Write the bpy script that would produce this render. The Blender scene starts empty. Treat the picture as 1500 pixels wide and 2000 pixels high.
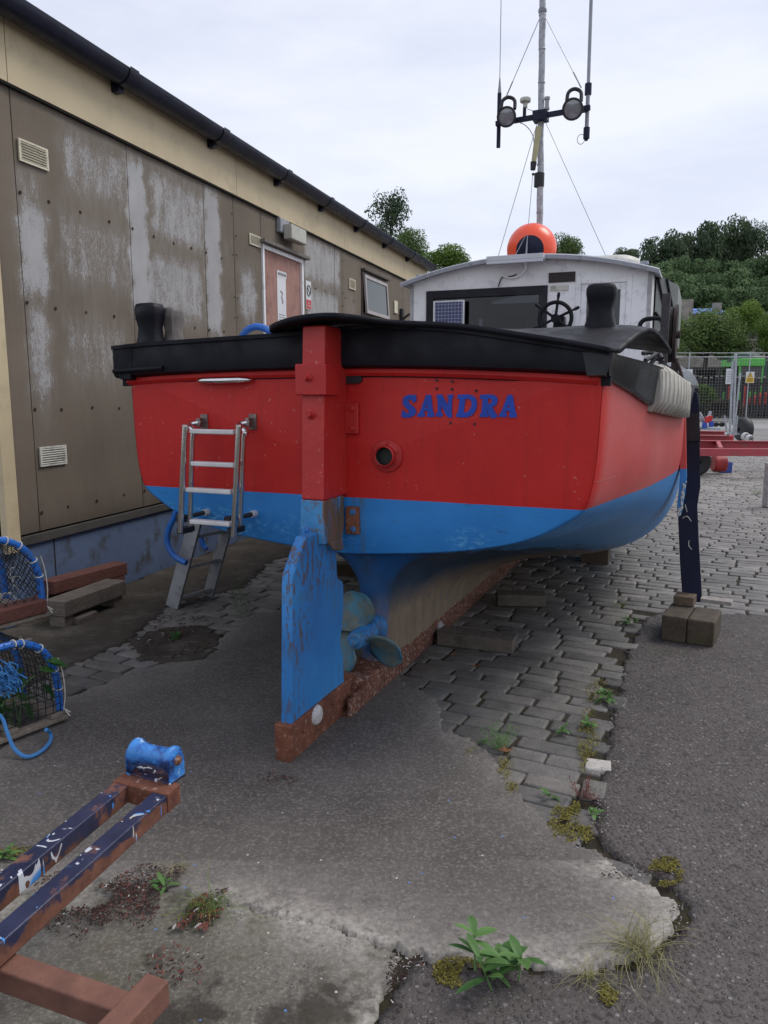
import bpy, bmesh, math, random
import numpy as np
from mathutils import Vector, Matrix
random.seed(7); rng = np.random.default_rng(7)
S = bpy.context.scene
COL = S.collection
R = math.radians

# ------------------------------------------------------------------ camera, sky, sun, exposure
CAM_H = 1.55; PITCH = R(8.9); FPX = 1500.0
cd = bpy.data.cameras.new('camera'); cam = bpy.data.objects.new('camera', cd); COL.objects.link(cam)
cam.location = (0, 0, CAM_H); cam.rotation_euler = (R(90) - PITCH, 0, 0)
cd.sensor_fit = 'VERTICAL'; cd.sensor_height = 24.0; cd.lens = FPX / 2000.0 * 24.0
cd.clip_start = 0.05; cd.clip_end = 2000
S.camera = cam
S.view_settings.view_transform = 'Standard'; S.view_settings.look = 'None'
S.view_settings.exposure = 0.60; S.view_settings.gamma = 1.0
SUN_EL, SUN_AZ = R(52), R(70)      # azimuth clockwise from +Y
w = bpy.data.worlds.new('World'); S.world = w; w.use_nodes = True
nt = w.node_tree; nt.nodes.clear()
def wn(t, **k):
    n = nt.nodes.new(t)
    for a, b in k.items(): setattr(n, a, b)
    return n
sky = wn('ShaderNodeTexSky', sky_type='NISHITA', sun_disc=False, sun_elevation=SUN_EL, sun_rotation=SUN_AZ)
bgs = wn('ShaderNodeBackground'); bgs.inputs[1].default_value = 0.09
nt.links.new(sky.outputs[0], bgs.inputs[0])
tc = wn('ShaderNodeTexCoord'); sep = wn('ShaderNodeSeparateXYZ'); nt.links.new(tc.outputs['Generated'], sep.inputs[0])
mp = wn('ShaderNodeMapping'); mp.inputs['Scale'].default_value = (1.0, 1.0, 3.6); mp.inputs['Location'].default_value = (0.4, 0.1, 0.2)
nt.links.new(tc.outputs['Generated'], mp.inputs[0])
cn = wn('ShaderNodeTexNoise'); cn.inputs['Scale'].default_value = 2.1; cn.inputs['Detail'].default_value = 7; cn.inputs['Roughness'].default_value = .55
nt.links.new(mp.outputs[0], cn.inputs['Vector'])
cr = wn('ShaderNodeValToRGB'); cr.color_ramp.elements[0].position = .40; cr.color_ramp.elements[1].position = .60
cr.color_ramp.elements[0].color = (.55, .58, .67, 1); cr.color_ramp.elements[1].color = (.68, .695, .74, 1)
nt.links.new(cn.outputs[0], cr.inputs[0])
zr = wn('ShaderNodeValToRGB'); zr.color_ramp.elements[0].position = .02; zr.color_ramp.elements[1].position = .75
zr.color_ramp.elements[0].color = (1.02, 1.02, 1.01, 1); zr.color_ramp.elements[1].color = (.80, .82, .90, 1)
nt.links.new(sep.outputs[2], zr.inputs[0])
ml = wn('ShaderNodeMix', data_type='RGBA', blend_type='MULTIPLY'); ml.inputs[0].default_value = 1
nt.links.new(cr.outputs[0], ml.inputs[6]); nt.links.new(zr.outputs[0], ml.inputs[7])
bgc = wn('ShaderNodeBackground'); bgc.inputs[1].default_value = 1.0; nt.links.new(ml.outputs[2], bgc.inputs[0])
ms = wn('ShaderNodeMixShader'); ms.inputs[0].default_value = .9
nt.links.new(bgs.outputs[0], ms.inputs[1]); nt.links.new(bgc.outputs[0], ms.inputs[2])
wo = wn('ShaderNodeOutputWorld'); nt.links.new(ms.outputs[0], wo.inputs[0])
sl = bpy.data.lights.new('sun', 'SUN'); sl.energy = 1.2; sl.angle = R(25); sl.color = (1, .96, .9)
so = bpy.data.objects.new('sun', sl); COL.objects.link(so)
sd = Vector((math.sin(SUN_AZ) * math.cos(SUN_EL), math.cos(SUN_AZ) * math.cos(SUN_EL), math.sin(SUN_EL)))
so.rotation_euler = sd.to_track_quat('Z', 'Y').to_euler()

# ------------------------------------------------------------------ measured frames (pixel rays of the survey, used for true 3-D positions)
_F = np.array([0, math.cos(PITCH), -math.sin(PITCH)]); _U = np.array([0, math.sin(PITCH), math.cos(PITCH)]); _R = np.array([1., 0, 0]); _C = np.array([0, 0, CAM_H])
def ray(x, y): return _F * FPX + _R * (x - 750) + _U * (1000 - y)
def gp(x, y, z=0.0):
    d = ray(x, y); return _C + d * (z - CAM_H) / d[2]
def at(x, y, Y):
    d = ray(x, y); return _C + d * Y / d[1]
class Fr:
    def __init__(s, o, a):
        s.a = a; a = R(a); s.o = np.array(o, float)
        s.ax = np.array([math.sin(a), math.cos(a), 0]); s.st = np.array([math.cos(a), -math.sin(a), 0])
    def _p(s, x, y, o, n):
        d = ray(x, y); return _C + d * ((o - _C) @ n) / (d @ n) - s.o
    def cl(s, x, y, t=0.0):
        P = s._p(x, y, s.o + s.st * t, s.st); return P @ s.ax, P[2]
    def tr(s, x, y, a):
        P = s._p(x, y, s.o + s.ax * a, s.ax); return P @ s.st, P[2]
    def loc(s, P):
        P = np.array(P) - s.o; return (P @ s.st, P @ s.ax, P[2])
B = Fr(gp(575, 1470), 22.2)          # boat frame: x = starboard, y = forward, z = up
W = Fr((-2.09, 6.11, 0), 17.7)       # building frame: x = out of the wall, y = along it

# ------------------------------------------------------------------ node helper
class N:
    def __init__(s, name):
        s.m = bpy.data.materials.new(name); s.m.use_nodes = True; s.t = s.m.node_tree; s.t.nodes.clear()
        s.out = s.n('ShaderNodeOutputMaterial'); s.b = s.n('ShaderNodeBsdfPrincipled'); s.l(s.b.outputs[0], s.out.inputs[0])
        s.tc = s.n('ShaderNodeTexCoord')
    def n(s, t, **k):
        x = s.t.nodes.new(t)
        for a, b in k.items(): setattr(x, a, b)
        return x
    def l(s, a, b): s.t.links.new(a, b)
    def put(s, inp, v):
        if hasattr(v, 'links') or hasattr(v, 'is_output'): s.l(v, inp)
        elif isinstance(v, (tuple, list)): inp.default_value = (*v, 1) if len(v) == 3 and inp.type == 'RGBA' else v
        else: inp.default_value = v
    def vec(s, scale=(1, 1, 1), loc=(0, 0, 0), rot=(0, 0, 0), src='Object'):
        m = s.n('ShaderNodeMapping'); m.inputs['Scale'].default_value = scale; m.inputs['Location'].default_value = loc; m.inputs['Rotation'].default_value = rot
        s.l(s.tc.outputs[src], m.inputs[0]); return m.outputs[0]
    def noise(s, scale, detail=4, rough=.55, v=None, dist=0):
        x = s.n('ShaderNodeTexNoise'); x.inputs['Scale'].default_value = scale; x.inputs['Detail'].default_value = detail
        x.inputs['Roughness'].default_value = rough; x.inputs['Distortion'].default_value = dist
        s.l(v if v is not None else s.tc.outputs['Object'], x.inputs['Vector']); return x.outputs[0]
    def voro(s, scale, v=None, feat='F1', out=0, rnd=1):
        x = s.n('ShaderNodeTexVoronoi', feature=feat); x.inputs['Scale'].default_value = scale; x.inputs['Randomness'].default_value = rnd
        s.l(v if v is not None else s.tc.outputs['Object'], x.inputs['Vector']); return x.outputs[out]
    def ramp(s, fac, *st):
        x = s.n('ShaderNodeValToRGB'); e = x.color_ramp.elements
        while len(e) < len(st): e.new(.5)
        for i, (p, c) in enumerate(st):
            e[i].position = p; e[i].color = (c, c, c, 1) if not isinstance(c, (tuple, list)) else (*c, 1)
        s.l(fac, x.inputs[0]); return x.outputs[0]
    def mix(s, f, a, b, mode='MIX'):
        x = s.n('ShaderNodeMix', data_type='RGBA', blend_type=mode); s.put(x.inputs[0], f); s.put(x.inputs[6], a); s.put(x.inputs[7], b); return x.outputs[2]
    def math(s, op, a, b=0.0, clamp=False):
        x = s.n('ShaderNodeMath', operation=op, use_clamp=clamp); s.put(x.inputs[0], a); s.put(x.inputs[1], b); return x.outputs[0]
    def xyz(s, src='Object'):
        x = s.n('ShaderNodeSeparateXYZ'); s.l(s.tc.outputs[src], x.inputs[0]); return x.outputs
    def attr(s, name):
        x = s.n('ShaderNodeAttribute'); x.attribute_name = name; return x
    def bump(s, h, strength=.3, dist=.01, nrm=None):
        x = s.n('ShaderNodeBump'); x.inputs['Strength'].default_value = strength; x.inputs['Distance'].default_value = dist
        s.l(h, x.inputs['Height'])
        if nrm is not None: s.l(nrm, x.inputs['Normal'])
        return x.outputs[0]
    def fin(s, col, rough=.6, nrm=None, metal=0.0, spec=None, **k):
        s.put(s.b.inputs['Base Color'], col); s.put(s.b.inputs['Roughness'], rough); s.put(s.b.inputs['Metallic'], metal)
        if nrm is not None: s.l(nrm, s.b.inputs['Normal'])
        if spec is not None: s.b.inputs['Specular IOR Level'].default_value = spec
        for a, b in k.items(): s.put(s.b.inputs[a.replace('_', ' ')], b)
        return s.m
def simple(name, c, rough=.6, metal=0.0, var=.25, sc=8, bump=.15, bsc=60, spec=None, dirt=None):
    m = N(name); n1 = m.noise(sc, 5); d = tuple(x * (1 - var) for x in c); l = tuple(min(1, x * (1 + var)) for x in c)
    col = m.ramp(n1, (.3, d), (.7, l))
    if dirt: col = m.mix(m.ramp(m.noise(sc * 2.3, 6, .65), (.52, 0.), (.66, 1.)), col, dirt)
    return m.fin(col, rough, m.bump(m.noise(bsc, 4), bump, .004), metal, spec)

# ------------------------------------------------------------------ materials
def mat_paint(name, base, rough=.35, chip=(.5, .3, .28), wear=.0, fade=.12):
    m = N(name)
    c = m.ramp(m.noise(2.2, 5, .6), (.3, tuple(x * (1 - fade) for x in base)), (.7, tuple(min(1, x * (1 + fade) + fade * .03) for x in base)))
    spots = m.ramp(m.noise(38, 3, .6), (.74 - wear * .1, 0.), (.77 - wear * .1, 1.))
    c = m.mix(m.math('MULTIPLY', spots, .55), c, chip)
    streak = m.noise(9, 4, .6, m.vec((6, 6, .5)))
    c = m.mix(m.ramp(streak, (.5, 0.), (.8, .25)), c, tuple(x * .6 for x in base))
    h = m.math('ADD', m.noise(5, 3), m.math('MULTIPLY', m.noise(120, 3), .12))
    return m.fin(c, m.ramp(m.noise(14, 4), (.3, rough * .8), (.7, min(1, rough * 1.35))), m.bump(h, .25, .01))
RED = (.45, .022, .026); BLUE = (.018, .155, .47)
def mat_hull():
    m = N('hull_paint'); X = m.xyz(); z = X[2]
    zn = m.math('ADD', z, m.math('MULTIPLY', m.math('SUBTRACT', m.noise(3, 3), .5), .006))
    n = m.noise(2.0, 6, .6)
    red = m.ramp(n, (.3, (.46, .013, .011)), (.7, (.58, .020, .016)))
    # brush work and small chips
    brush = m.noise(26, 4, .6, m.vec((.5, .5, 9)))
    red = m.mix(m.ramp(brush, (.4, .0), (.75, .16)), red, (.64, .05, .045))
    red = m.mix(m.math('MULTIPLY', m.ramp(m.noise(34, 3, .6), (.70, 0.), (.72, 1.)), .6), red, (.55, .22, .2))
    red = m.mix(m.ramp(m.noise(7, 5, .6, m.vec((4, 4, .35))), (.52, 0.), (.8, .35)), red, (.24, .012, .016))
    # faded topsides forward of the stern corner, sky sheen put into the colour too
    side = m.ramp(X[1], (.50, 0.), (.60, 1.))
    fad = m.math('MULTIPLY', side, m.ramp(m.noise(1.6, 4, .6), (.3, .35), (.7, .65)))
    red = m.mix(fad, red, (.62, .19, .18))
    blue = m.ramp(n, (.3, (.024, .18, .49)), (.7, (.038, .255, .64)))
    blue = m.mix(m.ramp(brush, (.4, .0), (.8, .3)), blue, (.05, .30, .72))
    # scuffed pale band low on the blue
    bz = m.ramp(z, (.80, .35), (.88, 1.), (.95, .9), (1.0, .0))
    sc = m.ramp(m.noise(30, 6, .75, m.vec((1, 1, 1.8))), (.50, 0.), (.60, 1.))
    sc2 = m.ramp(m.noise(3.2, 3), (.45, 0.), (.6, 1.))
    blue = m.mix(m.math('MULTIPLY', m.math('MULTIPLY', m.math('MULTIPLY', bz, sc), sc2), .75), blue, (.17, .50, .82))
    blue = m.mix(m.ramp(m.noise(8, 6, .7, m.vec((1, .5, 5))), (.60, 0.), (.72, .7)), blue, (.05, .09, .13))
    blue = m.mix(m.math('MULTIPLY', side, m.ramp(m.noise(1.8, 4, .6), (.3, .25), (.7, .6))), blue, (.10, .30, .58))
    run = m.math('MULTIPLY', m.ramp(X[0], (.06, 0.), (.09, 1.), (.115, 1.), (.15, 0.)), m.ramp(m.noise(10, 5, .7, m.vec((4, 4, .3))), (.42, 0.), (.6, .8)))
    blue = m.mix(run, blue, (.10, .10, .05))
    c = m.mix(m.math('GREATER_THAN', zn, 1.066), blue, red)
    # old grey-brown bottom paint worn through on the deadwood
    zz = m.math('ADD', z, m.math('MULTIPLY', m.math('SUBTRACT', m.noise(2.4, 5, .6), .5), .22))
    zz = m.math('SUBTRACT', zz, m.math('MULTIPLY', m.ramp(X[1], (.0, 0.), (1.0, 1.)), 0.0))
    anti = m.ramp(m.noise(4, 5, .65), (.3, (.022, .045, .085)), (.7, (.045, .085, .14)))
    tan = m.ramp(m.noise(6, 6, .65, m.vec((2, 2, .6))), (.3, (.20, .145, .10)), (.7, (.36, .28, .205)))
    st = m.noise(22, 5, .7, m.vec((3, 3, .5)))
    tan = m.mix(m.ramp(st, (.52, 0.), (.7, .6)), tan, (.09, .11, .11))
    low = m.mix(m.ramp(zz, (.34, 0.), (.52, 1.)), tan, anti)
    low = m.mix(m.ramp(m.noise(13, 5, .6), (.62, 0.), (.68, .6)), low, (.04, .13, .28))
    postm = m.ramp(X[1], (.875, .9), (.93, 0.))
    low = m.mix(m.math('MULTIPLY', postm, m.ramp(m.noise(9, 5), (.35, .4), (.6, 1.))), low, (.018, .11, .33))
    edge = m.math('ADD', z, m.math('MULTIPLY', m.math('SUBTRACT', m.noise(5, 6, .75, m.vec((1.5, .7, 3))), .5), .30))
    # antifouling edge drops forward of the transom; transom itself is all blue
    lim = m.math('SUBTRACT', m.ramp(X[1], (.470, 0.), (.474, .815), (1.0, .74)), m.math('MULTIPLY', m.math('MAXIMUM', m.math('SUBTRACT', X[1], 1.), 0.), .16))
    c = m.mix(m.math('LESS_THAN', edge, lim), c, low)
    h = m.math('ADD', m.math('ADD', m.noise(4.5, 3), m.math('MULTIPLY', m.noise(140, 3), .06)), m.math('MULTIPLY', brush, .18))
    rough = m.mix(side, (.48, .48, .48), (.45, .45, .45))
    return m.fin(c, rough, m.bump(h, .22, .012), spec=.32)
HULL = mat_hull()
PRED = mat_paint('red_gloss', (.46, .018, .016), .42, (.62, .2, .17), .6)
def mat_peel_blue():
    m = N('peeling_blue'); z = m.xyz()[2]
    c = m.ramp(m.noise(3, 5), (.3, (.022, .16, .45)), (.7, (.035, .25, .60)))
    pl = m.ramp(m.noise(26, 5, .75, m.vec((2.0, 2.0, .5))), (.53, 0.), (.56, 1.))
    area = m.math('MAXIMUM', m.ramp(m.noise(3.4, 4, .5, m.vec((1, 1, .5), (3, 1, 0))), (.42, 0.), (.56, 1.)), m.math('MULTIPLY', m.ramp(z, (.60, 0.), (.72, 1.)), .9))
    c = m.mix(m.math('MULTIPLY', pl, area), c, (.10, .085, .10))
    c = m.mix(m.ramp(m.noise(40, 5, .8), (.62, 0.), (.66, .7)), c, (.06, .05, .05))
    c = m.mix(m.ramp(m.noise(5, 5), (.55, 0.), (.75, .5)), c, (.09, .17, .15))
    h = m.math('ADD', m.math('MULTIPLY', pl, area), m.noise(50, 4))
    return m.fin(c, .55, m.bump(h, .5, .003))
PEEL = mat_peel_blue()
def mat_post():
    m = N('rudder_post_paint'); X = m.xyz(); z = X[2]
    zn = m.math('ADD', z, m.math('MULTIPLY', m.math('SUBTRACT', m.noise(8, 3), .5), .01))
    r = m.ramp(m.noise(4, 5), (.3, (.44, .020, .017)), (.7, (.54, .034, .03)))
    r = m.mix(m.math('MULTIPLY', m.ramp(m.noise(45, 4), (.66, 0.), (.7, 1.)), .5), r, (.6, .25, .24))
    b = m.ramp(m.noise(9, 5), (.3, (.02, .17, .42)), (.7, (.06, .30, .58)))
    ru = m.ramp(m.noise(16, 5, .7, m.vec((3, 3, .25))), (.38, (.10, .085, .03)), (.6, (.23, .10, .035)), (.75, (.45, .25, .12)))
    b = m.mix(m.ramp(m.noise(6, 5, .7, m.vec((2, 2, .6), (.5, .2, 0))), (.42, 0.), (.52, .95)), b, ru)
    b2 = m.mix(m.ramp(m.noise(22, 6, .75), (.54, 0.), (.60, .8)), m.ramp(m.noise(9, 5), (.3, (.03, .20, .45)), (.7, (.07, .30, .58))), (.13, .08, .04))
    b = m.mix(m.math('GREATER_THAN', X[0], .046), b2, b)
    c = m.mix(m.math('GREATER_THAN', zn, 1.08), b, r)
    return m.fin(c, .45, m.bump(m.noise(30, 5), .35, .006))
POSTM = mat_post()
def mat_rust(name='rust', a=(.11, .035, .02), b=(.27, .10, .05), fl=(.40, .30, .24), amt=.60, bs=.8):
    m = N(name); c = m.ramp(m.noise(12, 6, .7), (.3, a), (.7, b))
    c = m.mix(m.ramp(m.noise(48, 5, .7), (amt, 0.), (amt + .05, .8)), c, fl)
    c = m.mix(m.ramp(m.noise(5, 5, .6), (.5, 0.), (.7, .5)), c, tuple(x * .4 for x in a))
    return m.fin(c, .85, m.bump(m.math('ADD', m.noise(18, 6, .7), m.math('MULTIPLY', m.noise(90, 4, .7), .5)), bs, .012))
RUST = mat_rust(); RUST2 = mat_rust('rusted_primer', (.14, .062, .043), (.22, .10, .068), (.42, .3, .22), .70, .35)
KEELRUST = mat_rust('flaking_rust', (.10, .034, .020), (.24, .095, .055), (.42, .33, .28), .545, 1.0)
def mat_black(name='black_paint', base=(.006, .006, .010), rough=.5, worn=.0):
    m = N(name); c = m.ramp(m.noise(3, 5), (.3, tuple(x * .7 for x in base)), (.7, tuple(x * 1.5 for x in base)))
    c = m.mix(m.ramp(m.noise(11, 6, .75), (.68 - worn, 0.), (.80 - worn, .35)), c, (.14, .14, .15))
    h = m.math('ADD', m.noise(6, 4), m.math('MULTIPLY', m.noise(60, 4), .15))
    return m.fin(c, m.ramp(m.noise(10, 4), (.3, rough * .75), (.7, rough * 1.4)), m.bump(h, .3, .01), spec=.22)
BLACK = mat_black(); BLACKW = mat_black('worn_black_paint', (.02, .022, .028), .3, .07)
NAVY = mat_black('navy_paint', (.012, .014, .035), .42, .02)
STEEL = simple('stainless', (.72, .71, .69), .2, 1.0, .08, 20, .05)
GALV = simple('galvanised', (.42, .44, .47), .45, .6, .2, 14, .1)
ALU = simple('dull_aluminium', (.33, .335, .35), .5, .2, .12, 6, .1, dirt=(.20, .195, .19))
WHITE = simple('white_paint', (.86, .86, .86), .45, 0, .04, 5, .12, 40, dirt=(.68, .68, .69))
OFFW = simple('aged_white', (.58, .57, .50), .5, 0, .1, 6, .15, 40, dirt=(.36, .35, .3))
PLAST = simple('cream_plastic', (.62, .58, .46), .5, 0, .06, 10, .05)
GREYP = simple('grey_paint', (.30, .31, .34), .5, 0, .1, 6, .12, 40, dirt=(.18, .18, .19))
RUBBER = simple('black_rubber', (.016, .016, .019), .6, 0, .3, 12, .1)
PIPEBL = simple('blue_pipe', (.02, .15, .55), .4, 0, .15, 9, .05, dirt=(.08, .16, .35))
ROPEB = None
def mat_rope():
    m = N('blue_rope'); wv = m.n('ShaderNodeTexWave', wave_type='BANDS', bands_direction='DIAGONAL'); wv.inputs['Scale'].default_value = 90
    m.l(m.tc.outputs['Object'], wv.inputs['Vector'])
    c = m.ramp(wv.outputs[1], (.2, (.02, .14, .38)), (.8, (.10, .34, .72)))
    return m.fin(c, .7, m.bump(wv.outputs[1], .6, .004))
ROPEB = mat_rope()
TWINE = simple('pale_twine', (.55, .52, .45), .8, 0, .2, 30)
NET = simple('black_net', (.012, .013, .014), .7, 0, .3, 30)
def mat_wood(name, a, b, g=(3, .25, 3), rot=(0, 0, 0), moss=None):
    m = N(name); v = m.vec((g[0] * 6, g[1] * 6, g[2] * 6), rot=rot)
    gr = m.noise(3, 6, .65, v, .6)
    c = m.ramp(gr, (.3, a), (.7, b))
    c = m.mix(m.ramp(m.noise(5, 6, .7), (.5, 0.), (.7, .6)), c, tuple(x * .4 for x in a))
    if moss: c = m.mix(m.ramp(m.noise(7, 5), (.55, 0.), (.68, .7)), c, moss)
    return m.fin(c, .85, m.bump(m.math('ADD', gr, m.noise(40, 5)), .5, .006))
WOODG = mat_wood('weathered_wood', (.085, .07, .058), (.17, .14, .115))
WOODR = mat_wood('red_brown_wood', (.085, .03, .022), (.15, .055, .04))
WOODD = mat_wood('dark_wet_wood', (.05, .035, .022), (.10, .07, .045), moss=(.05, .05, .02))
WOODT = mat_wood('creel_timber', (.16, .13, .10), (.30, .25, .20))
ORANGE = simple('orange_vinyl', (.93, .10, .035), .32, 0, .06, 3, .08, 12)
GLASSD = N('dark_glass').fin((.02, .022, .028), .06, None, 0, .6)
def mat_glass():
    m = N('window_glass'); m.t.nodes.remove(m.b)
    g = m.n('ShaderNodeBsdfGlossy'); g.inputs['Roughness'].default_value = .03; t = m.n('ShaderNodeBsdfTransparent'); t.inputs[0].default_value = (.16, .165, .18, 1)
    f = m.n('ShaderNodeFresnel'); f.inputs[0].default_value = 1.55; x = m.n('ShaderNodeMixShader')
    m.l(f.outputs[0], x.inputs[0]); m.l(t.outputs[0], x.inputs[1]); m.l(g.outputs[0], x.inputs[2]); m.l(x.outputs[0], m.out.inputs[0]); return m.m
GLASS = mat_glass()
LENS = N('lamp_lens').fin((.30, .30, .33), .12, None, .3, .6)
SOLAR = None
def mat_solar():
    m = N('solar_cells'); X = m.xyz()
    def line(v, step, wd):
        f = m.math('FRACT', m.math('DIVIDE', m.math('ADD', v, 50.0), step)); return m.math('LESS_THAN', f, wd)
    g = m.math('MAXIMUM', line(X[0], .0325, .09), line(X[2], .0325, .09))
    c = m.mix(g, (.012, .018, .10), (.35, .38, .50)); return m.fin(c, .2)
SOLAR = mat_solar()

# ground
def mat_tarmac():
    m = N('tarmac'); X = m.xyz()
    v1 = m.voro(58); col = m.voro(58, out=1)
    base = m.ramp(m.noise(1.3, 6, .6), (.3, (.072, .061, .055)), (.7, (.116, .100, .091)))
    sc = m.n('ShaderNodeSeparateColor'); m.l(col, sc.inputs[0])
    stone = m.ramp(sc.outputs[0], (.0, (.055, .047, .045)), (.5, (.085, .075, .07)), (.75, (.15, .135, .13)), (1., (.30, .28, .27)))
    msk = m.math('MULTIPLY', m.ramp(v1, (.28, 1.), (.46, 0.)), m.ramp(m.noise(14, 5, .7), (.38, .25), (.55, 1.)))
    c = m.mix(m.math('MULTIPLY', msk, .8), base, stone)
    c = m.mix(m.ramp(v1, (.62, 0.), (.84, .7)), c, (.022, .019, .018))
    c = m.mix(m.ramp(m.noise(3.5, 6, .7), (.55, 0.), (.68, .3)), c, (.11, .105, .10))
    c = m.mix(m.ramp(m.noise(230, 3), (.66, 0.), (.70, .8)), c, (.4, .39, .38))
    wear = m.attr('wear').outputs['Fac']
    c = m.mix(m.math('MULTIPLY', wear, .45), c, (.018, .017, .016))
    h = m.math('ADD', m.math('MULTIPLY', msk, m.math('ADD', sc.outputs[1], .25)), m.math('MULTIPLY', m.noise(60, 4, .7), .8))
    return m.fin(c, m.ramp(m.noise(20, 4), (.3, .62), (.7, .9)), m.bump(h, 1.0, .006), spec=.35)
TARMAC = mat_tarmac()
def mat_slab(name='slab', dark=(.070, .061, .054), lite=(.135, .120, .107), edgec=(.52, .48, .42), amt=.465, moss=False):
    m = N(name); wear = m.attr('wear').outputs['Fac']
    c = m.ramp(m.noise(1.6, 7, .65), (.3, dark), (.7, lite))
    c = m.mix(m.ramp(m.noise(75, 5, .85), (.50, 0.), (.62, .62)), c, tuple(x * 2.3 for x in lite))
    c = m.mix(m.ramp(m.voro(160), (.0, .9), (.22, 0.)), c, (.20, .18, .165))
    c = m.mix(m.ramp(m.noise(140, 4, .8), (.55, 0.), (.66, .55)), c, (.035, .030, .027))
    ed = m.math('MULTIPLY', m.math('MULTIPLY', wear, m.ramp(m.noise(1.7, 3, .5, m.vec(loc=(5, 1, 0))), (.38, .35), (.55, 1.))), m.ramp(m.math('ADD', m.math('MULTIPLY', m.noise(11, 7, .75), .55), m.math('MULTIPLY', m.noise(70, 5, .8), .45)), (amt - .10, 0.), (amt + .03, 1.)))
    c = m.mix(ed, c, m.ramp(m.noise(60, 5), (.35, tuple(x * .6 for x in edgec)), (.65, edgec)))
    if moss:
        c = m.mix(m.ramp(m.noise(4, 6, .7), (.52, 0.), (.66, .55)), c, (.085, .08, .035))
        c = m.mix(m.ramp(m.noise(2.6, 6, .7, m.vec(loc=(3, 2, 0))), (.53, 0.), (.62, .75)), c, (.030, .022, .017))
    # flecks of paint
    vc = m.voro(24, out=1); vd = m.voro(24); sc = m.n('ShaderNodeSeparateColor'); m.l(vc, sc.inputs[0])
    fl = m.math('MULTIPLY', m.math('LESS_THAN', vd, .10), m.math('GREATER_THAN', sc.outputs[0], .93))
    c = m.mix(fl, c, m.mix(m.math('GREATER_THAN', sc.outputs[1], .5), (.5, .5, .48), (.12, .25, .55)))
    h = m.math('ADD', m.noise(110, 6, .8), m.math('MULTIPLY', m.noise(9, 5), .6))
    return m.fin(c, .85, m.bump(h, .8, .006), spec=.3)
SLAB = mat_slab(); SLAB2 = mat_slab('old_slab', (.075, .067, .053), (.15, .135, .108), (.50, .47, .41), .45, True)
def mat_sett():
    m = N('sett_stone'); a = m.attr('tone').outputs['Color']
    c = m.mix(1.0, a, m.ramp(m.noise(7, 6, .7), (.3, .68), (.7, 1.22)), 'MULTIPLY')
    c = m.mix(m.ramp(m.noise(150, 4, .7), (.55, 0.), (.66, .5)), c, (.17, .165, .155))
    c = m.mix(m.ramp(m.noise(60, 5, .8), (.57, 0.), (.68, .6)), c, (.03, .027, .022))
    h = m.math('ADD', m.noise(22, 5, .7), m.math('MULTIPLY', m.noise(120, 4), .35))
    return m.fin(c, m.ramp(m.noise(9, 5), (.3, .45), (.7, .8)), m.bump(h, .6, .012), spec=.45)
SETT = mat_sett()
def mat_soil():
    m = N('joint_soil'); c = m.ramp(m.noise(18, 6, .7), (.3, (.030, .025, .018)), (.7, (.07, .058, .042)))
    c = m.mix(m.ramp(m.noise(2.2, 5, .6), (.50, 0.), (.62, .6)), c, (.05, .055, .018))
    far = m.ramp(m.math('DIVIDE', m.xyz()[1], 60.0), (.27, 0.), (.36, 1.))
    pale = m.ramp(m.noise(.8, 7, .7), (.35, (.16, .155, .145)), (.6, (.27, .26, .245)), (.72, (.13, .14, .07)))
    c = m.mix(far, c, pale)
    return m.fin(c, .95, m.bump(m.noise(70, 5, .75), .9, .012), spec=.2)
SOIL = mat_soil()
def mat_dirt():
    m = N('packed_dirt'); c = m.ramp(m.noise(3, 7, .7), (.3, (.05, .042, .032)), (.55, (.085, .072, .056)), (.72, (.15, .135, .11)))
    c = m.mix(m.ramp(m.noise(120, 4, .8), (.58, 0.), (.68, .8)), c, (.16, .145, .125))
    c = m.mix(m.ramp(m.noise(9, 6, .8, m.vec((1, 2.4, 1))), (.58, 0.), (.63, .7)), c, (.18, .17, .15))
    return m.fin(c, .95, m.bump(m.noise(60, 6, .8), 1.0, .015), spec=.2)
DIRT = mat_dirt()

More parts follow.
